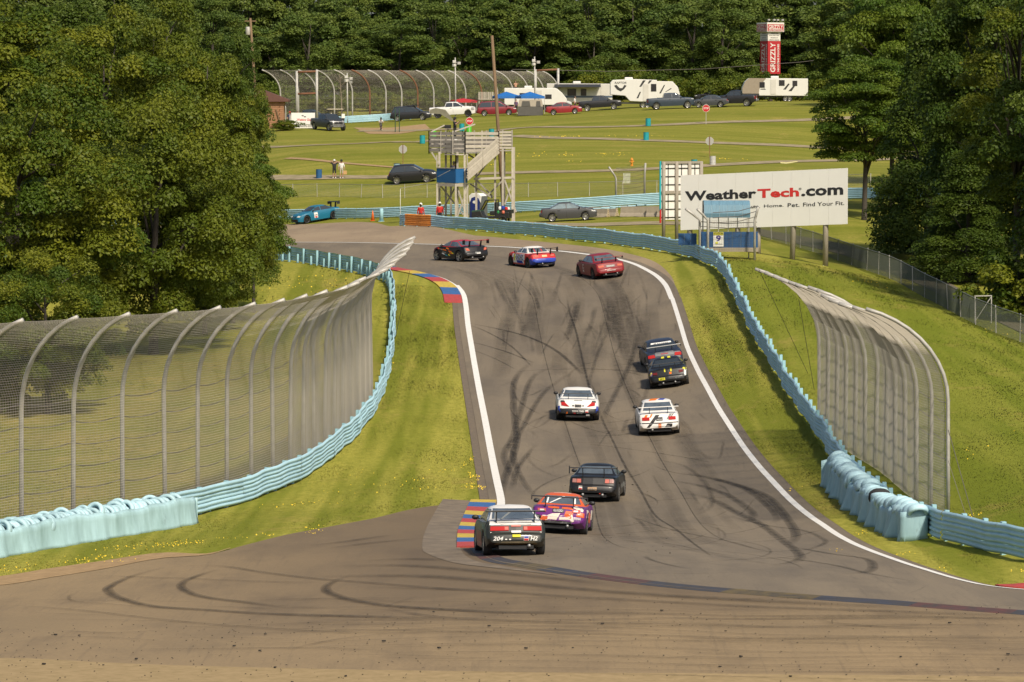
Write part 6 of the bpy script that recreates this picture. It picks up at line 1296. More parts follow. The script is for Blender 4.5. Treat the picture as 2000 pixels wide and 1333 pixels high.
for i, (x, y, z, s_, m_) in enumerate(((-.75, .45, 1.25, .28, M_WHT), (-1.0, .5, 1.30, .3, M_BLU), (-1.25, .45, 1.22, .24, M_RED), (-1.4, .3, 1.22, .22, M_WHT), (-.65, .6, .95, .26, mat('bag_green', (.02, .22, .06), .6)), (-1.05, .68, .95, .24, mat('bag_coral', (.6, .16, .10), .6)), (-.9, 0, 1.25, .3, M_GREY))):
    o_ = MB().lathe([(.02, -s_ * .5), (s_ * .45, -s_ * .4), (s_ * .5, 0), (s_ * .42, s_ * .4), (.02, s_ * .5)], 10).build('gear_bag', m_); a_ = R(170); o_.location = p + Vector((x * math.cos(a_) - y * math.sin(a_), x * math.sin(a_) + y * math.cos(a_), z))
    tag(o_, ['white bag on the cart, next to its backrest', 'blue bag on top of the cart load', 'red bag near the back end of the cart', 'white bag at the very back end of the cart', 'green bag slung on the side of the cart', 'coral bag slung on the side of the cart', 'grey bag in the middle of the cart load'][i], 'bag', 'gear on the utility cart')
# concrete barriers
M_CONC = mat('barrier_concrete', (.36, .31, .235), .9, var=.6, scale=2.5, col2=(.24, .20, .15)); M_CONCE = mat('barrier_end', (.48, .40, .26), .9, var=.5, scale=6)
def jersey(label, px, py, L, rz, h=.82):
    p = G(px, py); t = thing('concrete_barrier', label, 'barrier', tuple(p), rz, 'concrete barriers beside the grey saloon')
    pr = [(-.30, 0), (.30, 0), (.29, .08), (.14, .33), (.09, h), (-.09, h), (-.14, .33), (-.29, .08)]
    MB().prism(pr, 0, L, lambda u, v, x: (x, u, v)).build('block', M_CONC, t, bevel=.015)
    MB().prism([(u * .92, v * .97 + .01) for u, v in pr], L, L + .012, lambda u, v, x: (x, u, v)).build('end_face', M_CONCE, t)
    for i in range(5): MB().box((L + .02, .0, .12 + i * .15), (.03, .05, .03)).build('rebar', MAT_RUST, t)
for i, (x, y, L, r_) in enumerate(((1150, 425, 1.9, -38), (1178, 423, 1.4, -40), (1213, 424, 2.0, -25), (1246, 424, 1.3, -30), (1264, 424, 1.2, -30), (1285, 424, 1.0, -30))):
    jersey(['leftmost concrete barrier, right by the bonnet of the grey saloon', 'second concrete barrier from the grey saloon', 'widest concrete barrier in the middle of the row', 'fourth concrete barrier from the grey saloon', 'fifth concrete barrier from the grey saloon', 'concrete barrier nearest the wooden back of the billboard'][i], x, y, L, R(r_))
for i in range(7):
    p = Vector(A(1180 + i * 17, 24.9)); o_ = MB().bar((-.9, 0, 0), (.9, .2, .05), .3, .08).build('spare_beam', MAT_RAIL); o_.location = p + Vector((0, .6, .75 + .02 * (i % 3))); o_.rotation_euler = (0, 0, R(-10 + 5 * i))
    tag(o_, 'spare pale blue rail beam lying on the concrete barriers', 'rail beam', 'spare beams on the barriers')
# lone catch-fence section with two bent posts
p0 = A(1203, 23.6); p1 = A(1259, 23.6); t = thing('fence_section', 'short section of wire fence with two bent grey posts above the concrete barriers', 'fence', tuple(p0)); d = p1 - p0
for q in (Vector((0, 0, 0)), d): MB().tube([q, q + Vector((0, 0, 2.3)), q + Vector((-.15, -.1, 2.6)), q + Vector((-.60, -.45, 3.25))] if q.length < .1 else [q, q + Vector((0, 0, 2.4)), q + Vector((.05, -.4, 3.4))], .085, 8).build('post', MAT_GALV, t, smooth=True)
for i in range(8):
    z = .9 + i * .32; MB().tube([Vector((0, 0, z)), d * .3 + Vector((0, 0, z - .12)), d * .7 + Vector((0, 0, z - .10)), d + Vector((0, 0, z + .03))], .014, 4).build('cable', MAT_CABLE, t)
V1, F1 = wires([[Vector((0, 0, .9 + i * .1)), d + Vector((0, 0, .95 + i * .1))] for i in range(24)] + [[d * (i / 28) + Vector((0, 0, .9)), d * (i / 28) + Vector((0, 0, 3.2))] for i in range(28)], .004, 2); link('wire_panel', raw_mesh('wire_panel', V1, F1, MAT_WIRE), t)
p = A(1224, 22.9); o_ = MB().box((0, 0, 0), (.62, .04, .85)).build('notice_board', mat('notice_print', (.50, .50, .42), .6, var=.9, scale=5, col2=(.25, .30, .10))); o_.location = p + Vector((0, 0, 1.9)); tag(o_, 'small printed notice board hanging on the wire fence section', 'notice')

# ------------------------------------------------------------------ billboards
M_BB = mat('billboard_white', (.80, .785, .74), .55, var=.12, scale=1.0, col2=(.6, .58, .53)); M_INK = mat('ink_black', (.022, .022, .025), .5); M_INKR = mat('ink_red', (.60, .035, .03), .5); M_POST = mat('grey_post_timber', (.36, .32, .26), .85, var=.5, scale=3, stretch=(5, 5, .5))
bl, br = Vector(W(1329, 450, 31.2)), Vector(W(1655, 438, 31.9)); bt = (Vector(W(1327, 343, 31.2)) - bl).z; du = (br - bl); wlen = Vector((du.x, du.y, 0)).length
ang = math.atan2(du.y, du.x); t = thing('billboard', 'wide white billboard reading WeatherTech.com on wooden posts', 'billboard', (bl.x, bl.y, bl.z), ang); rise = du.z
def bp(u, v, y=-.0): return (u, y, v + rise * u / wlen)
b = MB(); np_ = 9
for i in range(np_):
    a0, a1 = wlen * i / np_ + .004, wlen * (i + 1) / np_ - .004
    MB().prism([bp(a0, 0)[::2], bp(a1, 0)[::2], bp(a1, bt)[::2], bp(a0, bt)[::2]], 0, .06, lambda u, v, y: (u, y, v)).build('panel', M_BB, t)
def bpx(x, y):      # measured billboard point -> local u,v
    u = (x - 1329) / 326 * wlen; yb = 450 - 12 * (x - 1329) / 326; return u, (yb - y) / 107 * bt
def word(tx_, x0, x1, y0, y1, m_, bold, **k):
    (u0, v0), (u1, v1) = bpx(x0, y0), bpx(x1, y1); cu = (u0 + u1) / 2; cv = (v0 + v1) / 2
    sk_ = 0.0
    sign_text('lettering', tx_, u1 - u0, abs(v1 - v0), lambda u, v: bp(u + cu, v + cv, -.012), m_, t, bold=bold, **k)
word('Weather', 1338, 1479, 393, 369, M_INK, .035); word('Tech', 1481, 1562, 388, 367.5, M_INKR, .035); word('.com', 1566, 1647, 385, 367, M_INK, .035); word('®', 1561, 1567, 373, 368, M_INK, .0)
word('Auto.', 1461, 1486, 408, 400, M_INK, .008); word('Home.', 1494, 1532, 406, 399, M_INK, .008); word('Pet.', 1540, 1563, 405.5, 397, M_INK, .008); word('Find Your Fit.', 1570, 1649, 404.5, 394, M_INK, .008)
for px, pyb in ((1551, 518), (1611, 526), (1345, 490), (1440, 492)):
    u, v = bpx(px, 430); q = t.matrix_basis @ Vector((u, .2, 0)); zg = gz1(q.x, q.y) - bl.z
    MB().tube([(u - .15 if px == 1551 else u, .2, zg - .2), (u, .2, bt * .9)], .17, 10).build('post', M_POST, t, smooth=True)
for v in (.4, bt * .5, bt - .4): MB().bar(bp(0.1, v, .1), bp(wlen - .1, v, .1), .08, .12).build('rail', M_POST, t)
# back of the other billboard
q0 = Vector(W(1293, 430, 29.2)); t = thing('billboard', 'back of a tall billboard showing timber posts and dark battens, edged turquoise', 'billboard', (q0.x, q0.y, q0.z), R(38)); hh = (Vector(W(1293, 318, 29.2)) - q0).z; ww_ = 82 / 29.2 / math.cos(R(38))
for i in range(3): MB().box((ww_ * (i + .5) / 3, .12, hh * .5), (ww_ / 3 - .01, .03, hh)).build('panel', M_BB, t)
MB().box((-.06, .12, hh * .5 + .35), (.10, .07, hh - .5)).build('edge_strip', mat('edge_turquoise', (.02, .42, .48), .5), t); MB().box((-.06, .10, .25), (.10, .07, .9)).build('edge_strip', M_RED, t)
for f in (.04, .36, .68, .97):
    u = ww_ * f; q = t.matrix_basis @ Vector((u, 0, 0)); zg = gz1(q.x, q.y) - q0.z; MB().tube([(u, 0, zg - .2), (u, 0, hh + .05)], .12, 8).build('post', M_POST, t, smooth=True)
for i in range(7): MB().bar((0, .08, hh * (i + .3) / 7), (ww_, .08, hh * (i + .3) / 7), .05, .05).build('batten', M_BLK, t)
for f in (.17, .5, .83): MB().bar((ww_ * f, .095, .05), (ww_ * f, .095, hh), .05, .05).build('batten', M_BLK, t)
MB().bar((0, .04, hh * .48), (ww_, .04, hh * .48), .06, .2).build('beam', M_POST, t); MB().bar((0, .04, hh), (ww_, .04, hh), .06, .16).build('beam', M_POST, t)
# ------------------------------------------------------------------ marshal station 9
SP = 33.0; sp = A(1400, SP); t = thing('marshal_station', 'blue marshal hut numbered 9 with a pale blue canopy before the white billboard', 'marshal post', (sp.x, sp.y, sp.z))
def sz(y): return float(W(1400, y, SP)[2] - sp.z)
def sx(x): return (x - 1400) / SP
M_HUT = mat('hut_blue', (.014, .085, .23), .6, var=.7, scale=1.5, col2=(.02, .05, .12), stretch=(3, 3, .4)); M_ROOF = mat('hut_canopy_blue', (.14, .27, .36), .6, var=.4, scale=3, stretch=(6, 1, 1))
n_ = 7
for i in range(n_):
    a0, a1 = sx(1364), sx(1480); MB().box((a0 + (a1 - a0) * (i + .5) / n_, 0, (sz(484) + sz(453)) / 2), ((a1 - a0) / n_ - .008, .05, sz(453) - sz(484))).build('wall_panel', M_HUT, t)
for i in range(3): MB().box((sx(1326) + (sx(1362) - sx(1326)) * (i + .5) / 3, .9, (sz(480) + sz(457)) / 2), ((sx(1362) - sx(1326)) / 3 - .008, .05, sz(457) - sz(480))).build('wall_panel', M_HUT, t)
MB().box((sx(1422), .6, sz(488)), (3.6, 1.3, .25)).build('concrete_base', M_CONC, t)
cx0, cx1 = sx(1374), sx(1464); za, zc_, zr = sz(425), sz(396), sz(393)
prof = [(-.55, za), (-.60, za + .25), (-.45, zc_ - .12), (-.05, zr), (.9, zr + .02), (.9, zr - .05), (0, zr - .07), (-.40, zc_ - .2), (-.54, za + .22), (-.5, za)]
for i in range(6):
    w_ = (cx1 - cx0) / 6; MB().prism(prof, cx0 + w_ * i + .004, cx0 + w_ * (i + 1) - .004, lambda u, v, x: (x, u, v)).build('canopy_panel', M_ROOF, t)
MB().prism([(-.5, za + .02), (-.42, zc_ - .2), (0, zr - .1), (.88, zr - .1), (.88, za)], cx0 - .012, cx0 - .002, lambda u, v, x: (x, u, v)).build('canopy_end', mat('canopy_end_grey', (.12, .14, .15), .7), t)
for px in (1386, 1403, 1422, 1440, 1459): MB().bar((sx(px), -.02, sz(453)), (sx(px), -.02, za + .1), .05, .05).build('upright', MAT_GALV, t)
for px in (1374, 1464): MB().bar((sx(px), .85, 0), (sx(px), .85, zr), .07, .07).build('upright', MAT_GALV, t)
for y in (437, 446): MB().tube([(sx(1364), -.1, sz(y - 4)), (sx(1420), -.1, sz(y)), (sx(1478), -.1, sz(y - 3))], .02, 4).build('cable', MAT_CABLE, t)
for i, y in enumerate((405, 415, 425)): MB().tube([(sx(1390), -.9, sz(y + 10)), (sx(1440), -.95, sz(y + 7)), (sx(1476), -.95, sz(y - 3))], .02, 4).build('cable', MAT_CABLE, t)
for x0, x1, yt_, dy in ((1381, 1360, 408, -.8), (1366, 1338, 408, -.3), (1472, 1478, 404, -.9)):
    MB().tube([(sx(x0), dy, -.3), (sx(x0), dy, sz(430)), (sx(x1) * .5 + sx(x0) * .5, dy, sz(418)), (sx(x1), dy - .2, sz(yt_))], .075, 8).build('fence_post', MAT_GALV, t, smooth=True)
V1, F1 = wires([[(sx(1381), -.8, sz(490) + i * .1), (sx(1475), -.9, sz(490) + i * .1)] for i in range(20)] + [[(sx(1381) + i * .1, -.8, sz(490)), (sx(1381) + i * .1, -.8, sz(430))] for i in range(28)], .004, 2); link('wire_panel', raw_mesh('wire_panel', V1, F1, MAT_CABLE), t)
u0, u1 = sx(1393), sx(1413); MB().box(((u0 + u1) / 2, -.05, (sz(482) + sz(453.5)) / 2), (u1 - u0, .03, sz(453.5) - sz(482))).build('number_board', M_WHT, t)
MB().box(((u0 + u1) / 2, -.075, sz(456.5)), (u1 - u0 - .02, .02, .18)).build('header_strip', M_YEL, t); sign_text('lettering', 'STATION', .52, .12, lambda u, v: (u + (u0 + u1) / 2, -.09, v + sz(456.5)), M_INK, t, bold=.02); sign_text('lettering', '9', .30, .36, lambda u, v: (u + (u0 + u1) / 2, -.075, v + sz(466)), mat('ink_violet', (.04, .02, .22), .5), t, bold=.03)
MB().box(((u0 + u1) / 2, -.07, sz(477)), (.46, .012, .04)).build('print_line', M_GREY, t); MB().box(((u0 + u1) / 2 - .1, -.07, sz(474.5)), (.16, .012, .10)).build('print_mark', M_YEL, t)
p = G(1482, 496); o_ = MB().tube([(0, 0, -.1), (-.03, 0, 1.7)], .13, 8).build('timber_post', M_POST, smooth=True); o_.location = p; tag(o_, 'short thick timber post at the right end of the blue marshal hut', 'post')
# hut by the distant fence, sign board and bush
M_BRICK = mat('brick_tan', (.36, .19, .10), .85, var=.5, scale=6, col2=(.26, .13, .07)); p = A(520, 16.4); t = thing('brick_hut', 'small tan brick hut with brown roof half hidden by the left trees', 'hut', tuple(p))
W_, D_, H_ = 4.2, 3.0, 3.2
MB().box((0, D_ / 2, H_ / 2), (W_, D_, H_)).build('wall_core', M_BRICK, t)
bm_ = MB().box((0, 0, 0), (.58, .05, .19)).mesh('brick', M_BRICK)
for r_ in range(14):
    for i in range(7):
        o_ = link('brick', bm_, t); o_.location = (-W_ / 2 + .31 + i * .6 + (.15 if r_ % 2 else -.1) * (0 if i in (0, 6) else 1), -.01, .13 + r_ * .225)
MB().prism([(-W_ / 2 - .5, H_), (W_ / 2 + .6, H_ - .0), (W_ / 2 + .6, H_ + .25), (-.6, H_ + 1.5), (-W_ / 2 - .5, H_ + .25)], -.5, D_ + .5, lambda u, v, y: (u, y, v)).build('roof', mat('roof_brown', (.13, .06, .045), .8, var=.3, scale=5), t)
MB().bar((W_ / 2 - .25, -.15, 0), (W_ / 2 - .9, -.12, 2.3), .12, .12).build('leaning_pole', M_WOOD, t)
p = A(592, 16.7); t = thing('track_sign', 'white sign box with red Watkins Glen lettering and black web address', 'sign', tuple(p)); 
MB().box((0, .35, 1.15), (2.75, .7, 1.35)).build('sign_box', M_BB, t); MB().box((.2, .3, .28), (2.3, .5, .5)).build('base_box', M_BB, t); MB().box((-1.46, .35, .95), (.25, .66, 1.2)).build('side_post', MAT_GALV, t)
sign_text('lettering', 'Watkins Glen', 1.75, .28, lambda u, v: (u + .15, -.012, v + 1.02), M_INKR, t, bold=.02); sign_text('lettering', 'THEGLEN.COM', 2.2, .24, lambda u, v: (u + .15, .04, v + .28), M_INK, t, bold=.02)
for x, z, r_ in ((-.05, 1.48, 25), (.22, 1.36, -20)): MB().prism([(x + .14 * math.cos(R(a + r_)), z + .07 * math.sin(R(a + r_))) for a in (0, 60, 120, 180, 240, 300)], -.012, -.002, lambda u, v, y: (u, y, v)).build('emblem', M_INK, t)
p = A(655, 16.2); o_ = MB().box((.95, .2, 1.1), (.38, .04, .5)).build('notice_board', M_BB); o_.location = p; tag(o_, 'small white notice by the golf cart', 'notice')
# distant blue rail stretch, raised deck by the trailers
rf2 = guard_rail([(640, 240, 15.6), (700, 239, 15.6), (760, 238, 15.6), (800, 236, 15.7)], 1, 'short pale blue rail stretch at the foot of the distant fence', post=3.0, wob=0.01)
p = A(951, 15.2); t = thing('timber_deck', 'raised wooden deck with railing left of the blue canopies', 'deck', tuple(p))
for i in range(9): MB().box((-1.0 + i * .25, 0, 2.2), (.16, .05, .9)).build('railing_board', M_PLANK, t)
MB().box((0, .7, 1.7), (2.2, 1.6, .12)).build('platform', M_PLANK, t)
for x in (-1, 1): MB().bar((x, .1, 0), (x, .1, 2.6), .12, .12).build('leg', M_PLANK, t)
# ------------------------------------------------------------------ trees
def leaf_material(name, c1, c2, c3):
    m = bpy.data.materials.new(name); m.use_nodes = True; nt = m.node_tree; b = nt.nodes['Principled BSDF']; out = nt.nodes['Material Output']
    b.inputs['Roughness'].default_value = 0.55; b.inputs['Specular IOR Level'].default_value = 0.25
    at = _n(nt, 'ShaderNodeAttribute'); at.attribute_name = 'tint'; oi = _n(nt, 'ShaderNodeObjectInfo')
    c = mixc(nt, at.outputs['Fac'], c1, c2); r_ = _n(nt, 'ShaderNodeMapRange'); r_.inputs[4].default_value = 0.55; nt.links.new(oi.outputs['Random'], r_.inputs[0]); c = mixc(nt, r_.outputs[0], c, c3)
    nt.links.new(c, b.inputs['Base Color']); tr = _n(nt, 'ShaderNodeBsdfTranslucent'); nt.links.new(c, tr.inputs[0]); mx = _n(nt, 'ShaderNodeMixShader'); mx.inputs[0].default_value = 0.32
    nt.links.new(b.outputs[0], mx.inputs[1]); nt.links.new(tr.outputs[0], mx.inputs[2]); nt.links.new(mx.outputs[0], out.inputs[0]); return m
LEAF_A = leaf_material('leaf_maple', (.064, .108, .010), (.200, .212, .016), (.114, .142, .012)); LEAF_B = leaf_material('leaf_forest', (.078, .128, .024), (.165, .205, .034), (.108, .156, .026)); LEAF_C = leaf_material('leaf_pine', (.064, .120, .012), (.165, .210, .018), (.080, .132, .013)); LEAF_D = leaf_material('leaf_dark', (.044, .084, .010), (.118, .155, .016), (.068, .106, .012))
BARK = mat('bark', (.065, .054, .042), .9, var=.6, scale=5, stretch=(4, 4, .6), col2=(.035, .03, .024))
def raw_fast(name, V, F, m, tint=None):
    me = bpy.data.meshes.new(name); V = np.ascontiguousarray(V, np.float32); F = np.ascontiguousarray(F, np.int32); k = F.shape[1]
    me.vertices.add(len(V)); me.vertices.foreach_set('co', V.ravel()); me.loops.add(F.size); me.loops.foreach_set('vertex_index', F.ravel()); me.polygons.add(len(F))
    me.polygons.foreach_set('loop_start', np.arange(0, F.size, k, dtype=np.int32)); me.polygons.foreach_set('loop_total', np.full(len(F), k, np.int32)); me.materials.append(m)
    if tint is not None: a = me.attributes.new('tint', 'FLOAT', 'POINT'); a.data.foreach_set('value', np.ascontiguousarray(tint, np.float32))
    me.update(calc_edges=True); return me
def leaves(P, Nn, s, g, tint, aspect=.6):
    """diamond leaves at P facing Nn"""
    n = len(P); Nn = Nn / (np.linalg.norm(Nn, axis=1)[:, None] + 1e-9); t = g.normal(size=(n, 3)); a = np.cross(Nn, t); a /= np.linalg.norm(a, axis=1)[:, None] + 1e-9; b = np.cross(Nn, a)
    sz = (s * g.uniform(.6, 1.35, n))[:, None]; V = np.stack([P - a * sz * .5, P + b * sz * aspect * .5 - Nn * sz * .08, P + a * sz * .5, P - b * sz * aspect * .5 - Nn * sz * .08], 1).reshape(-1, 3)
    F = np.arange(4 * n).reshape(n, 4); return V, F, np.repeat(tint, 4)
def crown_clumps(H, Rr, z0, n, g, shape='round', rc=(.13, .22)):
    C = []; 
    while len(C) < n:
        d = g.normal(size=3); d /= np.linalg.norm(d); f = g.uniform(.35, 1) ** .6; zc = (z0 + H) / 2; hz = (H - z0) / 2
        p = np.array([d[0] * Rr * f, d[1] * Rr * f, zc + d[2] * hz * f])
        if shape == 'cone':
            u = g.uniform(0, 1) ** 1.3; r_ = Rr * (1 - u) ** .8 * g.uniform(.55, 1); th = g.uniform(0, 6.283); p = np.array([r_ * math.cos(th), r_ * math.sin(th), z0 + (H - z0) * u])
        C.append((p, g.uniform(*rc) * Rr * 1.5))
    return C
def tree_meshes(seed, H, Rr, z0, nc, nl, ls, leaf, shape='round', rc=(.13, .22), flat=.75, trunk_r=.28, limbs=10, spray=0.0):
    g = np.random.default_rng(seed); C = crown_clumps(H, Rr, z0, nc, g, shape, rc); Vs = []; Fs = []; Ts = []; o = 0
    lob = [(g.uniform(0, 6.283), g.uniform(.72, 1.12)) for _ in range(7)]
    for p, r_ in C:
        th = math.atan2(p[1], p[0]); k = 1 + .16 * math.sin(3 * th + seed) + .1 * math.sin(5 * th + p[2] * .5)
        p = np.array([p[0] * k, p[1] * k, p[2]]); n = int(nl * g.uniform(.7, 1.3)); d = g.normal(size=(n, 3)); d /= np.linalg.norm(d, axis=1)[:, None]; d[:, 2] = np.where(d[:, 2] < -.25, -d[:, 2], d[:, 2])
        rad = r_ * g.uniform(.35, 1.08, n) ** .5
        P = p + d * rad[:, None] * np.array([1, 1, flat]); P[:, 2] -= .12 * r_ * (d[:, 0] ** 2 + d[:, 1] ** 2)
        Nn = d * .8 + g.normal(size=(n, 3)) * .55 + np.array([0, 0, .45]); tint = np.clip(g.normal(.36, .30) + g.normal(0, .16, n), 0, 1)
        V, F, T = leaves(P, Nn, ls, g, tint); Vs.append(V); Fs.append(F + o); Ts.append(T); o += len(V)
    cm = raw_fast('crown', np.concatenate(Vs), np.concatenate(Fs), leaf, np.concatenate(Ts))
    b = MB(); top = np.array([g.normal(0, .3), g.normal(0, .3), H * .86]); mid = np.array([g.normal(0, .15), g.normal(0, .15), H * .4])
    b.tube([(0, 0, -.3), (0, 0, .3), mid, top], [trunk_r * 1.35, trunk_r, trunk_r * .7, trunk_r * .12], 9)
    for i in range(limbs):
        p, r_ = C[int(g.integers(len(C)))]; f = g.uniform(.22, .75); st = mid * min(1, f / .47) if f < .47 else mid + (top - mid) * (f - .47) / .4
        e = np.array(p); st = np.array(st)
        if e[2] < st[2] + .3: st[2] = max(.8, e[2] - .6 * g.uniform(.5, 1.5))
        mm = (st + e) / 2 + np.array([0, 0, .25 * np.linalg.norm(e - st) * .5]); b.tube([st, mm, e], [trunk_r * .38, trunk_r * .22, trunk_r * .06], 6)
    return cm, b.mesh('trunk', BARK, True)
TREES = {}
def tree_kind(key, *a, **k): TREES[key] = tree_meshes(*a, **k) + ((a[1], a[2]),)
tree_kind('maple1', 1, 12.0, 5.6, 1.2, 125, 720, .19, LEAF_A, rc=(.11, .19)); tree_kind('maple2', 2, 14.0, 5.6, 2.0, 120, 720, .20, LEAF_A, rc=(.11, .19)); tree_kind('maple3', 3, 15.0, 4.6, 2.0, 110, 640, .21, LEAF_A, rc=(.12, .2))
tree_kind('dark1', 4, 17.0, 4.8, .8, 170, 520, .21, LEAF_D, rc=(.12, .2)); tree_kind('dark2', 5, 14.0, 3.6, .3, 150, 500, .19, LEAF_D, 'cone', rc=(.15, .26)); tree_kind('pine1', 6, 13.0, 3.6, 3.8, 95, 520, .19, LEAF_C, rc=(.17, .27), flat=.38, trunk_r=.20, limbs=16); tree_kind('open1', 7, 19.0, 3.8, 3.5, 90, 400, .20, LEAF_A, rc=(.12, .2), flat=.6, trunk_r=.24, limbs=34)
for i in range(5): tree_kind('forest%d' % i, 20 + i, (17, 20, 22, 18, 24)[i], (4.6, 5.2, 4.6, 5.4, 5.6)[i], (1.0, 2.0, 1.5, .6, 2.5)[i], 85, 290, .40, LEAF_B, ('round', 'round', 'round', 'round', 'round')[i], rc=(.14, .24), trunk_r=.3, limbs=6)
tree_kind('bush', 40, 2.2, 1.7, .1, 40, 220, .16, LEAF_A, rc=(.2, .3), trunk_r=.06, limbs=5)
def tree(key, label, px, ppm, H=None, Rr=None, name='broadleaf_tree', rz=None, group=None, dz=0.0, tilt=0.0):
    cm, tm, (h0, r0) = TREES[key]; p = A(px, ppm); t = thing(name, label, 'tree' if 'bush' not in name else 'bush', (p.x, p.y, p.z + dz), random.uniform(0, 6.28) if rz is None else rz, group)
    sx_ = (Rr or r0) / r0; sz_ = (H or h0) / h0; t.scale = (sx_, sx_, sz_)
    for nm, me in (('crown', cm), ('trunk', tm)): link(nm, me, t)
    return t
# left group
tree('maple1', 'large rounded maple in the middle of the left trees, lowest boughs above the fence', 300, 39.5, 12.0, 5.0)
tree('maple2', 'yellow-green maple at the left edge, above the first fence posts', 40, 41, 13.4, 5.0)
tree('maple1', 'small tree at the right end of the left group, leaning over the far run-off', 455, 36.5, 9.0, 2.5)
tree('maple2', 'tall tree behind the large rounded maple', 205, 33, 15.3, 5.8); tree('maple3', 'tree rising behind the right shoulder of the large rounded maple', 395, 30, 14.4, 3.8)
tree('maple3', 'tall tree at the left edge behind the yellow-green maple', 20, 28.5, 18.5, 6.5); tree('maple2', 'tall tree whose top meets the frame, left of the transformer pole', 300, 24.5, 19.2, 6.0)
tree('dark1', 'slim dark tree beside the transformer pole', 450, 22.5, 17.6, 3.4); tree('dark1', 'dark tree far back at the upper left corner', 120, 22, 21, 6.0); tree('maple3', 'narrow tree in front of the brick hut', 482, 25, 13.0, 1.9)
tree('maple1', 'low leafy tree at the bottom left behind the fence', 95, 45.5, 6.6, 3.0); tree('bush', 'broad shrub behind the fence at the far left', -10, 45, 4.2, 3.2, name='leafy_bush')
tree('maple1', 'low drooping tree left of the inner guard rail bend', 400, 37.5, 6.6, 2.6)
tree('pine1', 'airy overhanging boughs at the right tip of the left trees', 496, 35.5, 8.8, 1.9)
# right group
tree('dark1', 'massive dark tree at the right edge with boughs to the ground', 1935, 31.5, 19.5, 4.9); tree('dark2', 'dense dark conical tree reaching the grass, right of the billboard', 1812, 29.5, 14.5, 3.9, name='dense_tree'); tree('open1', 'open-crowned tree with pale bare limbs at the right edge', 1985, 35.5, 19.5, 3.7)
tree('pine1', 'light green pine with a bare trunk just right of the billboard', 1688, 26.6, 12.2, 3.7, name='pine_tree'); tree('pine1', 'taller pine behind the light green pine', 1742, 25.6, 17.0, 3.8, name='pine_tree'); tree('pine1', 'leaning pine between the two trunks right of the billboard', 1758, 25.8, 13.0, 2.9, name='pine_tree')
tree('dark1', 'big dark tree behind the right-hand pines', 1850, 22.5, 21, 5.4); tree('maple2', 'olive green tree at the upper right corner', 1965, 25, 22, 5.2); tree('forest1', 'dark tree over the right end of the brown-nosed trailer', 1650, 15.2, 14.5, 5.2, name='forest_tree'); tree('forest3', 'shaded tree behind the right-hand pines, by the car park', 1745, 16.5, 18, 5.6, name='forest_tree')
tree('bush', 'rounded bush at the right edge beneath the dark trees', 2000, 37, 3.6, 2.6, name='leafy_bush'); tree('bush', 'clipped green shrub beside the white track sign', 559, 16.9, 1.1, 1.6, name='leafy_bush')
tree('dark2', 'low dense tree under the massive dark tree at the right edge', 1888, 32.5, 7.5, 3.0, name='dense_tree')
for px, ppm, hh, rr_, lb in ((2135, 37, 19, 5.0, 'nearest'), (2230, 33, 20, 5.5, 'middle'), (2120, 29.5, 20, 5.0, 'farthest')): tree('dark1', lb + ' of the tall dark trees standing just beyond the right edge', px, ppm, hh, rr_)
# forest wall
gl = 'leafy tree standing in the dense forest wall behind the car park'
for row, (ppm, step, hs) in enumerate(((13.1, 62, (11, 17)), (12.3, 66, (17, 22)), (11.4, 70, (22, 27)))):
    x = -140 + row * 23
    while x < 2150:
        k = 'forest%d' % random.randrange(5); tree(k, gl, x + random.uniform(-14, 14), ppm + random.uniform(-.25, .25), random.uniform(*hs), random.uniform(4.4, 6.2), name='forest_tree', group='trees of the forest wall'); x += step
x = -80
while x < 2100:
    tree('bush', 'leafy undergrowth bush at the foot of the forest wall', x + random.uniform(-12, 12), random.uniform(13.5, 14.1), random.uniform(2.4, 5.0), random.uniform(2.0, 3.4), name='leafy_bush', group='undergrowth of the forest wall'); x += 40
# fallen pale trunk in front of the forest
p = A(668, 14.4); t = thing('dead_tree', 'bare dead sapling in front of the forest behind the distant fence', 'tree', tuple(p)); b = MB(); b.tube([(0, 0, 0), (-.1, 0, 3.2), (-.35, 0, 6.6)], [.10, .07, .02], 6)
for i in range(7): z = 2.5 + i * .5; b.tube([(-.08 - .03 * i, 0, z), (-.08 + (-1) ** i * .9, .1, z + .9)], [.035, .01], 5)
b.build('trunk', mat('dead_wood', (.22, .17, .12), .9), t)
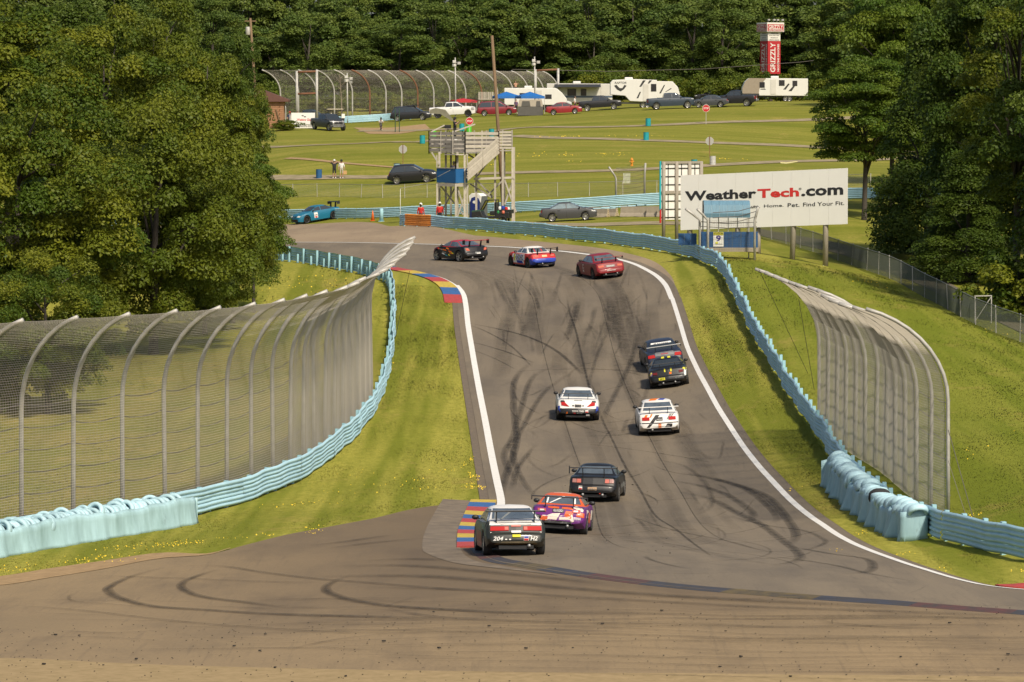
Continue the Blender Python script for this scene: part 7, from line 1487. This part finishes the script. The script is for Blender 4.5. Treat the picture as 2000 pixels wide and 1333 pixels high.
# ------------------------------------------------------------------ people
SKIN = mat('skin', (.42, .24, .16), .6); HAIRD = mat('hair_dark', (.03, .02, .015), .7)
def person(label, px, py, rz, shirt, pants, pose='stand', hat=None, hair=HAIRD, ppm=None, at=None, sleeves='short', legs='long', scale=1.0, shoes=None, group=None):
    """one continuous skinned body; faces coloured by limb and height"""
    J = {'pel': (0, 0, .95), 'spi': (0, 0, 1.15), 'che': (0, .01, 1.36), 'nec': (0, .02, 1.50), 'hd0': (0, .015, 1.58), 'hd1': (0, -.005, 1.66), 'hd2': (0, .01, 1.75)}
    for s, n in ((-1, 'l'), (1, 'r')):
        J.update({n + 'sh': (s * .19, .02, 1.42), n + 'el': (s * .25, .03, 1.14), n + 'wr': (s * .27, -.04, .90), n + 'ha': (s * .27, -.06, .80), n + 'hp': (s * .10, 0, .90), n + 'kn': (s * .11, -.02, .50), n + 'an': (s * .12, .03, .09), n + 'to': (s * .13, -.14, .04)})
    if pose == 'hands_head':
        for s, n in ((-1, 'l'), (1, 'r')): J.update({n + 'el': (s * .42, -.02, 1.52), n + 'wr': (s * .22, -.08, 1.66), n + 'ha': (s * .13, -.10, 1.70)})
    if pose == 'camera':
        J.update({'lel': (-.32, -.18, 1.25), 'lwr': (-.22, -.38, 1.42), 'lha': (-.20, -.44, 1.47), 'rel': (.36, -.12, 1.30), 'rwr': (.20, -.30, 1.52), 'rha': (.16, -.36, 1.56)})
    if pose == 'bag': J.update({'rel': (.27, .0, 1.13), 'rwr': (.31, -.03, .88), 'rha': (.32, -.04, .78)})
    if pose == 'sit':
        for s, n in ((-1, 'l'), (1, 'r')): J.update({n + 'kn': (s * .14, -.45, .92), n + 'an': (s * .14, -.42, .50), n + 'to': (s * .14, -.58, .45), n + 'el': (s * .28, -.08, 1.16), n + 'wr': (s * .16, -.30, 1.05), n + 'ha': (s * .12, -.38, 1.05)})
    if pose == 'bike':
        J.update({'pel': (0, .22, .98), 'spi': (0, .10, 1.14), 'che': (0, -.04, 1.30), 'nec': (0, -.12, 1.42), 'hd0': (0, -.15, 1.50), 'hd1': (0, -.19, 1.58), 'hd2': (0, -.17, 1.67), 'lsh': (-.19, -.06, 1.35), 'rsh': (.19, -.06, 1.35), 'lel': (-.27, -.22, 1.15), 'rel': (.27, -.22, 1.15), 'lwr': (-.24, -.42, 1.02), 'rwr': (.24, -.42, 1.02), 'lha': (-.23, -.48, 1.0), 'rha': (.23, -.48, 1.0), 'lhp': (-.10, .2, .92), 'rhp': (.10, .2, .92), 'lkn': (-.12, -.12, .70), 'rkn': (.12, -.05, .58), 'lan': (-.12, .08, .40), 'ran': (.12, .10, .20), 'lto': (-.12, -.06, .36), 'rto': (.12, -.06, .16)})
    E = [('pel', 'spi'), ('spi', 'che'), ('che', 'nec'), ('nec', 'hd0'), ('hd0', 'hd1'), ('hd1', 'hd2')]
    for n in 'lr': E += [('che', n + 'sh'), (n + 'sh', n + 'el'), (n + 'el', n + 'wr'), (n + 'wr', n + 'ha'), ('pel', n + 'hp'), (n + 'hp', n + 'kn'), (n + 'kn', n + 'an'), (n + 'an', n + 'to')]
    RAD = {'pel': (.17, .12), 'spi': (.16, .11), 'che': (.18, .12), 'nec': (.06, .06), 'hd0': (.075, .085), 'hd1': (.085, .10), 'hd2': (.075, .085), 'sh': (.075, .075), 'el': (.05, .05), 'wr': (.036, .036), 'ha': (.045, .03), 'hp': (.095, .095), 'kn': (.065, .065), 'an': (.045, .05), 'to': (.045, .035)}
    names = list(J); me = bpy.data.meshes.new('body'); me.from_pydata([J[n] for n in names], [(names.index(a), names.index(b_)) for a, b_ in E], [])
    o = bpy.data.objects.new('body', me); COL.objects.link(o); sm_ = o.modifiers.new('skin', 'SKIN'); sm_.use_smooth_shade = True
    for i, n in enumerate(names):
        r_ = RAD.get(n) or RAD[n[1:]]; me.skin_vertices[0].data[i].radius = r_; me.skin_vertices[0].data[i].use_root = (n == 'pel')
    ss = o.modifiers.new('sub', 'SUBSURF'); ss.levels = 1; ss.render_levels = 1
    bpy.context.view_layer.update(); ev = o.evaluated_get(bpy.context.evaluated_depsgraph_get()); nm = bpy.data.meshes.new_from_object(ev); bpy.data.objects.remove(o)
    nm.materials.clear()
    for m_ in (SKIN, shirt, pants, shoes or M_WHT): nm.materials.append(m_)
    segs = [(np.array(J[a]), np.array(J[b_]), a, b_) for a, b_ in E]
    for p in nm.polygons:
        c_ = np.array(p.center); best = None
        for a, b_, na, nb in segs:
            t_ = np.clip(np.dot(c_ - a, b_ - a) / (np.dot(b_ - a, b_ - a) + 1e-9), 0, 1); d_ = np.linalg.norm(a + (b_ - a) * t_ - c_)
            if best is None or d_ < best[0]: best = (d_, nb, t_)
        nb, t_ = best[1], best[2]; mi = 0
        if nb in ('spi', 'che') or nb[1:] == 'sh': mi = 1
        elif nb == 'nec': mi = 1 if t_ < .5 else 0
        elif nb[1:] == 'el': mi = 1
        elif nb[1:] == 'wr': mi = 1 if sleeves == 'long' else 0
        elif nb[1:] == 'hp': mi = 2
        elif nb[1:] == 'kn': mi = 2
        elif nb[1:] == 'an': mi = 2 if legs == 'long' else 0
        elif nb[1:] == 'to': mi = 3
        if nb == 'spi' and t_ < .3: mi = 2
        p.material_index = mi
    pos = Vector(at) if at is not None else (A(px, ppm) if ppm else G(px, py)); t = thing('person', label, 'person', tuple(pos), rz, group); t.scale = (scale,) * 3; link('body', nm, t)
    hd = Vector(J['hd1'])
    if hat: MB().lathe([(.115, -.02), (.125, .02), (.115, .09), (.08, .14), (.02, .165)], 14, 0, Matrix.Translation(hd + Vector((0, .01, .02)))).build('helmet' if hat is M_WHT else 'cap', hat, t, smooth=True); MB().box(hd + Vector((0, -.14, .03)), (.15, .12, .015)).build('brim', hat, t)
    if hair: MB().lathe([(.02, -.16), (.085, -.13), (.10, 0), (.095, .06), (.05, .105), (.01, .115)], 12, 0, Matrix.Translation(hd + Vector((0, .045, .02)))).build('hair', hair, t, smooth=True)
    MB().lathe([(.004, .03), (.016, -.005), (.018, -.02), (.004, -.028)], 6, 0, Matrix.Translation(hd + Vector((0, -.108, -.01)))).build('nose', SKIN, t)
    return t
WHT_C = mat('cloth_white', (.66, .65, .62), .8, var=.3, scale=6); BLK_C = mat('cloth_black', (.022, .022, .024), .85, var=.3, scale=6); RED_C = mat('cloth_red', (.55, .025, .02), .8, var=.3, scale=6); KHA_C = mat('cloth_khaki', (.42, .38, .30), .85); DRK_C = mat('cloth_charcoal', (.05, .045, .045), .85); GRY_C = mat('cloth_grey', (.17, .17, .18), .85)
person('person in black with a white cap, both hands raised to the head', 653, 349, 0, BLK_C, BLK_C, 'hands_head', hat=mat('cap_white', (.6, .58, .54), .8), legs='short')
t = person('person in a white shirt and pale shorts with a black cap holding a tan bag', 667, 349, .2, WHT_C, KHA_C, 'bag', hat=mat('cap_black', (.02, .02, .02), .8), legs='short')
o_ = MB().box((0, 0, -.19), (.34, .12, .36)).build('paper_bag', mat('bag_tan', (.50, .30, .12), .8), bevel=.02); o_.location = t.matrix_basis @ Vector((.34, -.05, .75)); tag(o_, 'tan bag in the hand of the person in the white shirt', 'bag')
person('left of the two marshals in red with white helmets, behind the rail end', 822, 438, 2.9, RED_C, DRK_C, hat=M_WHT, sleeves='long', scale=.98, ppm=25.2); person('right marshal in red with a white helmet, next to the tower legs', 859, 438, 3.3, RED_C, BLK_C, hat=M_WHT, sleeves='long', ppm=25.0)
cp = tower.matrix_basis @ (C1 + eb * 2.9 + ea * 1.2 + Vector((0, 0, zd + .85))); tag(MB().box(cp + Vector((0, 0, -.46)), (1.0, 1.0, .9), rz=TH).build('timber_crate', M_PLANKG), 'timber crate under the camera operator on the tower deck', 'crate'); person('camera operator in black standing on the tower deck', 0, 0, 1.2, BLK_C, BLK_C, 'camera', hat=mat('cap_black', (.02, .02, .02), .8), at=cp)
cq = cp + Vector((-.55, -.15, -.35)); t = thing('video_camera', 'black video camera on a tripod before the camera operator', 'camera', tuple(cq))
for a_ in (0, 120, 240): MB().tube([(.05 * math.cos(R(a_)), .05 * math.sin(R(a_)), 1.25), (.4 * math.cos(R(a_)), .4 * math.sin(R(a_)), 0)], .025, 5).build('tripod_leg', M_BLK, t)
MB().box((0, 0, 1.42), (.5, .25, .28)).build('camera_body', M_BLK, t, bevel=.03); MB().tube([(-.25, 0, 1.42), (-.55, 0, 1.42)], .09, 10).build('lens', M_BLK, t)
bq = tower.matrix_basis @ (B0 + eb * .9 + ea * .5 + Vector((0, 0, zb0 - .05))); person('marshal in dark grey with a cap inside the blue booth', 0, 0, .3, GRY_C, DRK_C, hat=mat('cap_khaki', (.20, .17, .12), .8), at=bq, scale=.94); person('marshal in white sitting low inside the blue booth', 0, 0, -.2, WHT_C, DRK_C, at=bq + eb * .55 + ea * .1 + Vector((0, 0, -.30)), scale=.9)
bk = G(744, 256); person('child in a white shirt riding a bicycle over the dirt patch', 0, 0, .1, WHT_C, DRK_C, 'bike', hat=mat('cap_black', (.02, .02, .02), .8), at=bk, scale=.88, sleeves='short', legs='short')
t = thing('bicycle', 'small bicycle ridden by the child on the dirt patch', 'bicycle', tuple(bk), .1)
for y in (-.5, .5): MB().lathe([(.29, -.02), (.31, -.025), (.325, 0), (.31, .025), (.29, .02)], 18, 0, Matrix.Translation((0, y, .32)) @ Matrix.Rotation(math.pi / 2, 4, 'Y'), True).build('wheel', M_RUB, t)
MB().tube([(0, .5, .32), (0, .1, .30), (0, -.38, .75), (0, .15, .80), (0, .1, .30)], .022, 6).build('frame', M_GREY, t); MB().tube([(0, -.5, .32), (0, -.38, .85), (0, -.40, .9)], .02, 6).build('fork', M_GREY, t); MB().bar((-.26, -.42, .92), (.26, -.42, .92), .025, .025).build('handlebar', M_BLK, t); MB().box((0, .17, .85), (.13, .24, .05)).build('saddle', M_BLK, t, bevel=.02)
person('person in a white top standing between the red saloon and the black pickup', 1123, 221, 1.2, WHT_C, BLK_C, ppm=15.7); person('person in a purple top under the left blue canopy', 1008, 222, .6, mat('cloth_plum', (.10, .05, .12), .8), BLK_C, ppm=15.75); person('person with bare arms up on the trailer roof by the distant fence', 1006, 0, .5, mat('cloth_tan', (.45, .25, .15), .8), BLK_C, 'camera', at=Vector(W(1007, 172, 15.3)) + Vector((0, 1.0, -.9)))
person('person in dark blue behind the white sign, beside the brick hut', 566, 240, 0, mat('cloth_navy', (.03, .05, .12), .8), DRK_C, ppm=16.0, hat=mat('cap_red', (.4, .05, .04), .8)); person('person in dark grey behind the white sign', 581, 240, .3, GRY_C, DRK_C, ppm=16.0)

# ------------------------------------------------------------------ grass, weeds and flowers
def xs_at(P, Y):
    o_ = np.argsort(P[:, 1]); return np.interp(Y, P[o_, 1], P[o_, 0])
iL = (EL[:, 1] > 126) & (np.arange(len(EL)) > 12) & (EL[:, 1] < 224); ELs = EL[iL]; ERs = ER[(ER[:, 1] < 222)]; PLs = PL[: int(np.argmax(PL[:, 1] > 219)) or len(PL)]; PRs = PR[: int(np.argmax(PR[:, 1] > 216))]
def grass_points(n, y0, y1, fa, fb, pw=1.0):
    Y = y0 + (y1 - y0) * rng.random(n) ** pw; a, b_ = fa(Y), fb(Y); X = a + (b_ - a) * rng.random(n); k = b_ > a; return X[k], Y[k]
def near_edge(Y):      # front edge of the left verge against the run-off
    return np.full_like(Y, 99.0)
ro = to_xyz_any([(-150,1142),(0,1127),(120,1108),(300,1080),(400,1084),(480,1064),(560,1044),(640,1029),(720,1014),(800,995),(880,984),(925,983)])
def left_right_bound(Y): return np.minimum(xs_at(ELs, Y) - .62, np.where(Y < ro[-1, 1], xs_at(ro, np.minimum(Y, ro[-1, 1])), 99))
sets = []
sets.append(grass_points(90000, 108, 219, lambda Y: xs_at(PLs, Y) + .1, left_right_bound, 1.1))
sets.append(grass_points(70000, 96, 214, lambda Y: xs_at(ERs, Y) + .36, lambda Y: xs_at(PRs, Y) - .1, 1.1))
sets.append(grass_points(110000, 105, 232, lambda Y: xs_at(PRs, Y) + .3, lambda Y: .145 * Y + 1, 1.2))
sets.append(grass_points(60000, 118, 236, lambda Y: -.145 * Y - 1, lambda Y: xs_at(PLs, Y) - .4, 1.1))
X = np.concatenate([s[0] for s in sets]); Y = np.concatenate([s[1] for s in sets]); Z = gz(X, Y); n = len(X)
hgt = rng.uniform(.025, .085, n) * np.clip(Y / 150, .8, 2.0); iw = np.concatenate([np.full(len(s[0]), i) for i, s in enumerate(sets)]); hgt *= np.choose(iw, [.36, .38, .46, .5])
cl = .5 + .5 * np.sin(X * .9 + np.sin(Y * .21) * 2) * np.sin(Y * .33 + np.sin(X * .5)); hgt *= .6 + .9 * cl; wd_ = hgt * rng.uniform(.25, .6, n); an = rng.uniform(0, 6.283, n)
dx, dy = np.cos(an) * wd_, np.sin(an) * wd_; lx, ly = rng.normal(0, .5, n) * hgt, rng.normal(0, .5, n) * hgt
V = np.stack([np.stack([X - dx, Y - dy, Z], 1), np.stack([X + dx, Y + dy, Z], 1), np.stack([X + lx, Y + ly, Z + hgt], 1)], 1).reshape(-1, 3)
tint = np.repeat(np.clip(rng.normal(.45, .28, n), 0, 1), 3)
def blade_material():
    m = bpy.data.materials.new('grass_blades'); m.use_nodes = True; nt = m.node_tree; b = nt.nodes['Principled BSDF']; b.inputs['Roughness'].default_value = .8; b.inputs['Specular IOR Level'].default_value = .15
    at = _n(nt, 'ShaderNodeAttribute'); at.attribute_name = 'tint'; tc = _n(nt, 'ShaderNodeTexCoord')
    c = grass_colour(nt, tc.outputs['Object']); hs = _n(nt, 'ShaderNodeHueSaturation'); r_ = _n(nt, 'ShaderNodeMapRange'); r_.inputs[3].default_value = .85; r_.inputs[4].default_value = 1.25; nt.links.new(at.outputs['Fac'], r_.inputs[0]); nt.links.new(r_.outputs[0], hs.inputs['Value']); nt.links.new(c, hs.inputs['Color']); c = hs.outputs[0]; nt.links.new(c, b.inputs['Base Color']); cx_ = _n(nt, 'ShaderNodeCombineXYZ'); cx_.inputs[2].default_value = 1; nt.links.new(cx_.outputs[0], b.inputs['Normal']); return m
o_ = bpy.data.objects.new('grass', raw_fast('grass', V, np.arange(3 * n).reshape(n, 3), blade_material(), tint)); COL.objects.link(o_); kind(o_, 'stuff')
for _nm, _z in zip(('lush', 'dull'), zones(V[:, 0], V[:, 1])): o_.data.attributes.new(_nm, 'FLOAT', 'POINT').data.foreach_set('value', np.ascontiguousarray(_z, np.float32))
# small yellow flowers in drifts
fx, fy = [], []
def drift(px, py, k, sx_, sy_):
    p = G(px, py); k = int(k * .4); c0 = rng.normal(0, 1, (max(2, k // 9), 2)); j = rng.integers(len(c0), size=k); fx.extend(p.x + sx_ * (c0[j, 0] + rng.normal(0, .22, k))); fy.extend(p.y + sy_ * (c0[j, 1] + rng.normal(0, .22, k)))
for px, py, k, a_, b_ in ((928, 955, 120, .22, 1.2), (918, 900, 60, .2, 2.0), (925, 935, 90, .2, 1.0), (760, 700, 90, .2, 5), (700, 940, 120, 2.0, 2.5), (560, 990, 60, 2.0, 2.0), (330, 1068, 260, 1.6, .5), (180, 1095, 160, 1.5, .5), (60, 1115, 160, 1.2, .5), (450, 1050, 60, 1.0, .6), (830, 960, 50, 1.0, 2.0), (1690, 1045, 30, .5, .3), (1560, 960, 20, .3, .3), (1800, 1085, 40, 1, .3), (1900, 1120, 40, 1, .4), (1890, 1020, 120, .8, 1.0), (600, 560, 160, 3, 6), (650, 590, 120, 3, 4), (1960, 900, 60, 3, 6), (1750, 600, 60, 3, 8)): drift(px, py, k, a_, b_)
for px, py, k, a_, b_ in ((1120, 268, 90, 8, .5), (1230, 266, 60, 5, .5), (1150, 305, 120, 9, 2.5), (1300, 302, 60, 3, .4), (1430, 312, 40, 2, .3), (1060, 318, 40, 3, .6)): drift(px, py, k, a_, b_)
fx, fy = np.array(fx), np.array(fy); fz = gz(fx, fy); n = len(fx); sz = .022 * np.clip(fy / 130, 1, 2.4) * rng.uniform(.7, 1.3, n); P = np.stack([fx, fy, fz + rng.uniform(.04, .14, n)], 1); nn = rng.normal(0, .4, (n, 3)) + np.array([0, -.7, .7])
V, F, T = leaves(P, nn, 1.0, rng, np.ones(n), 1.0); c_ = np.repeat(P, 4, 0); V = c_ + (V - c_) * np.repeat(sz, 4)[:, None] * 1.6
o_ = bpy.data.objects.new('yellow_flowers', raw_fast('yellow_flowers', V, F, mat('petal_yellow', (.72, .50, .02), .7))); COL.objects.link(o_); kind(o_, 'stuff')
# pebbles and dry stalks along the near edge
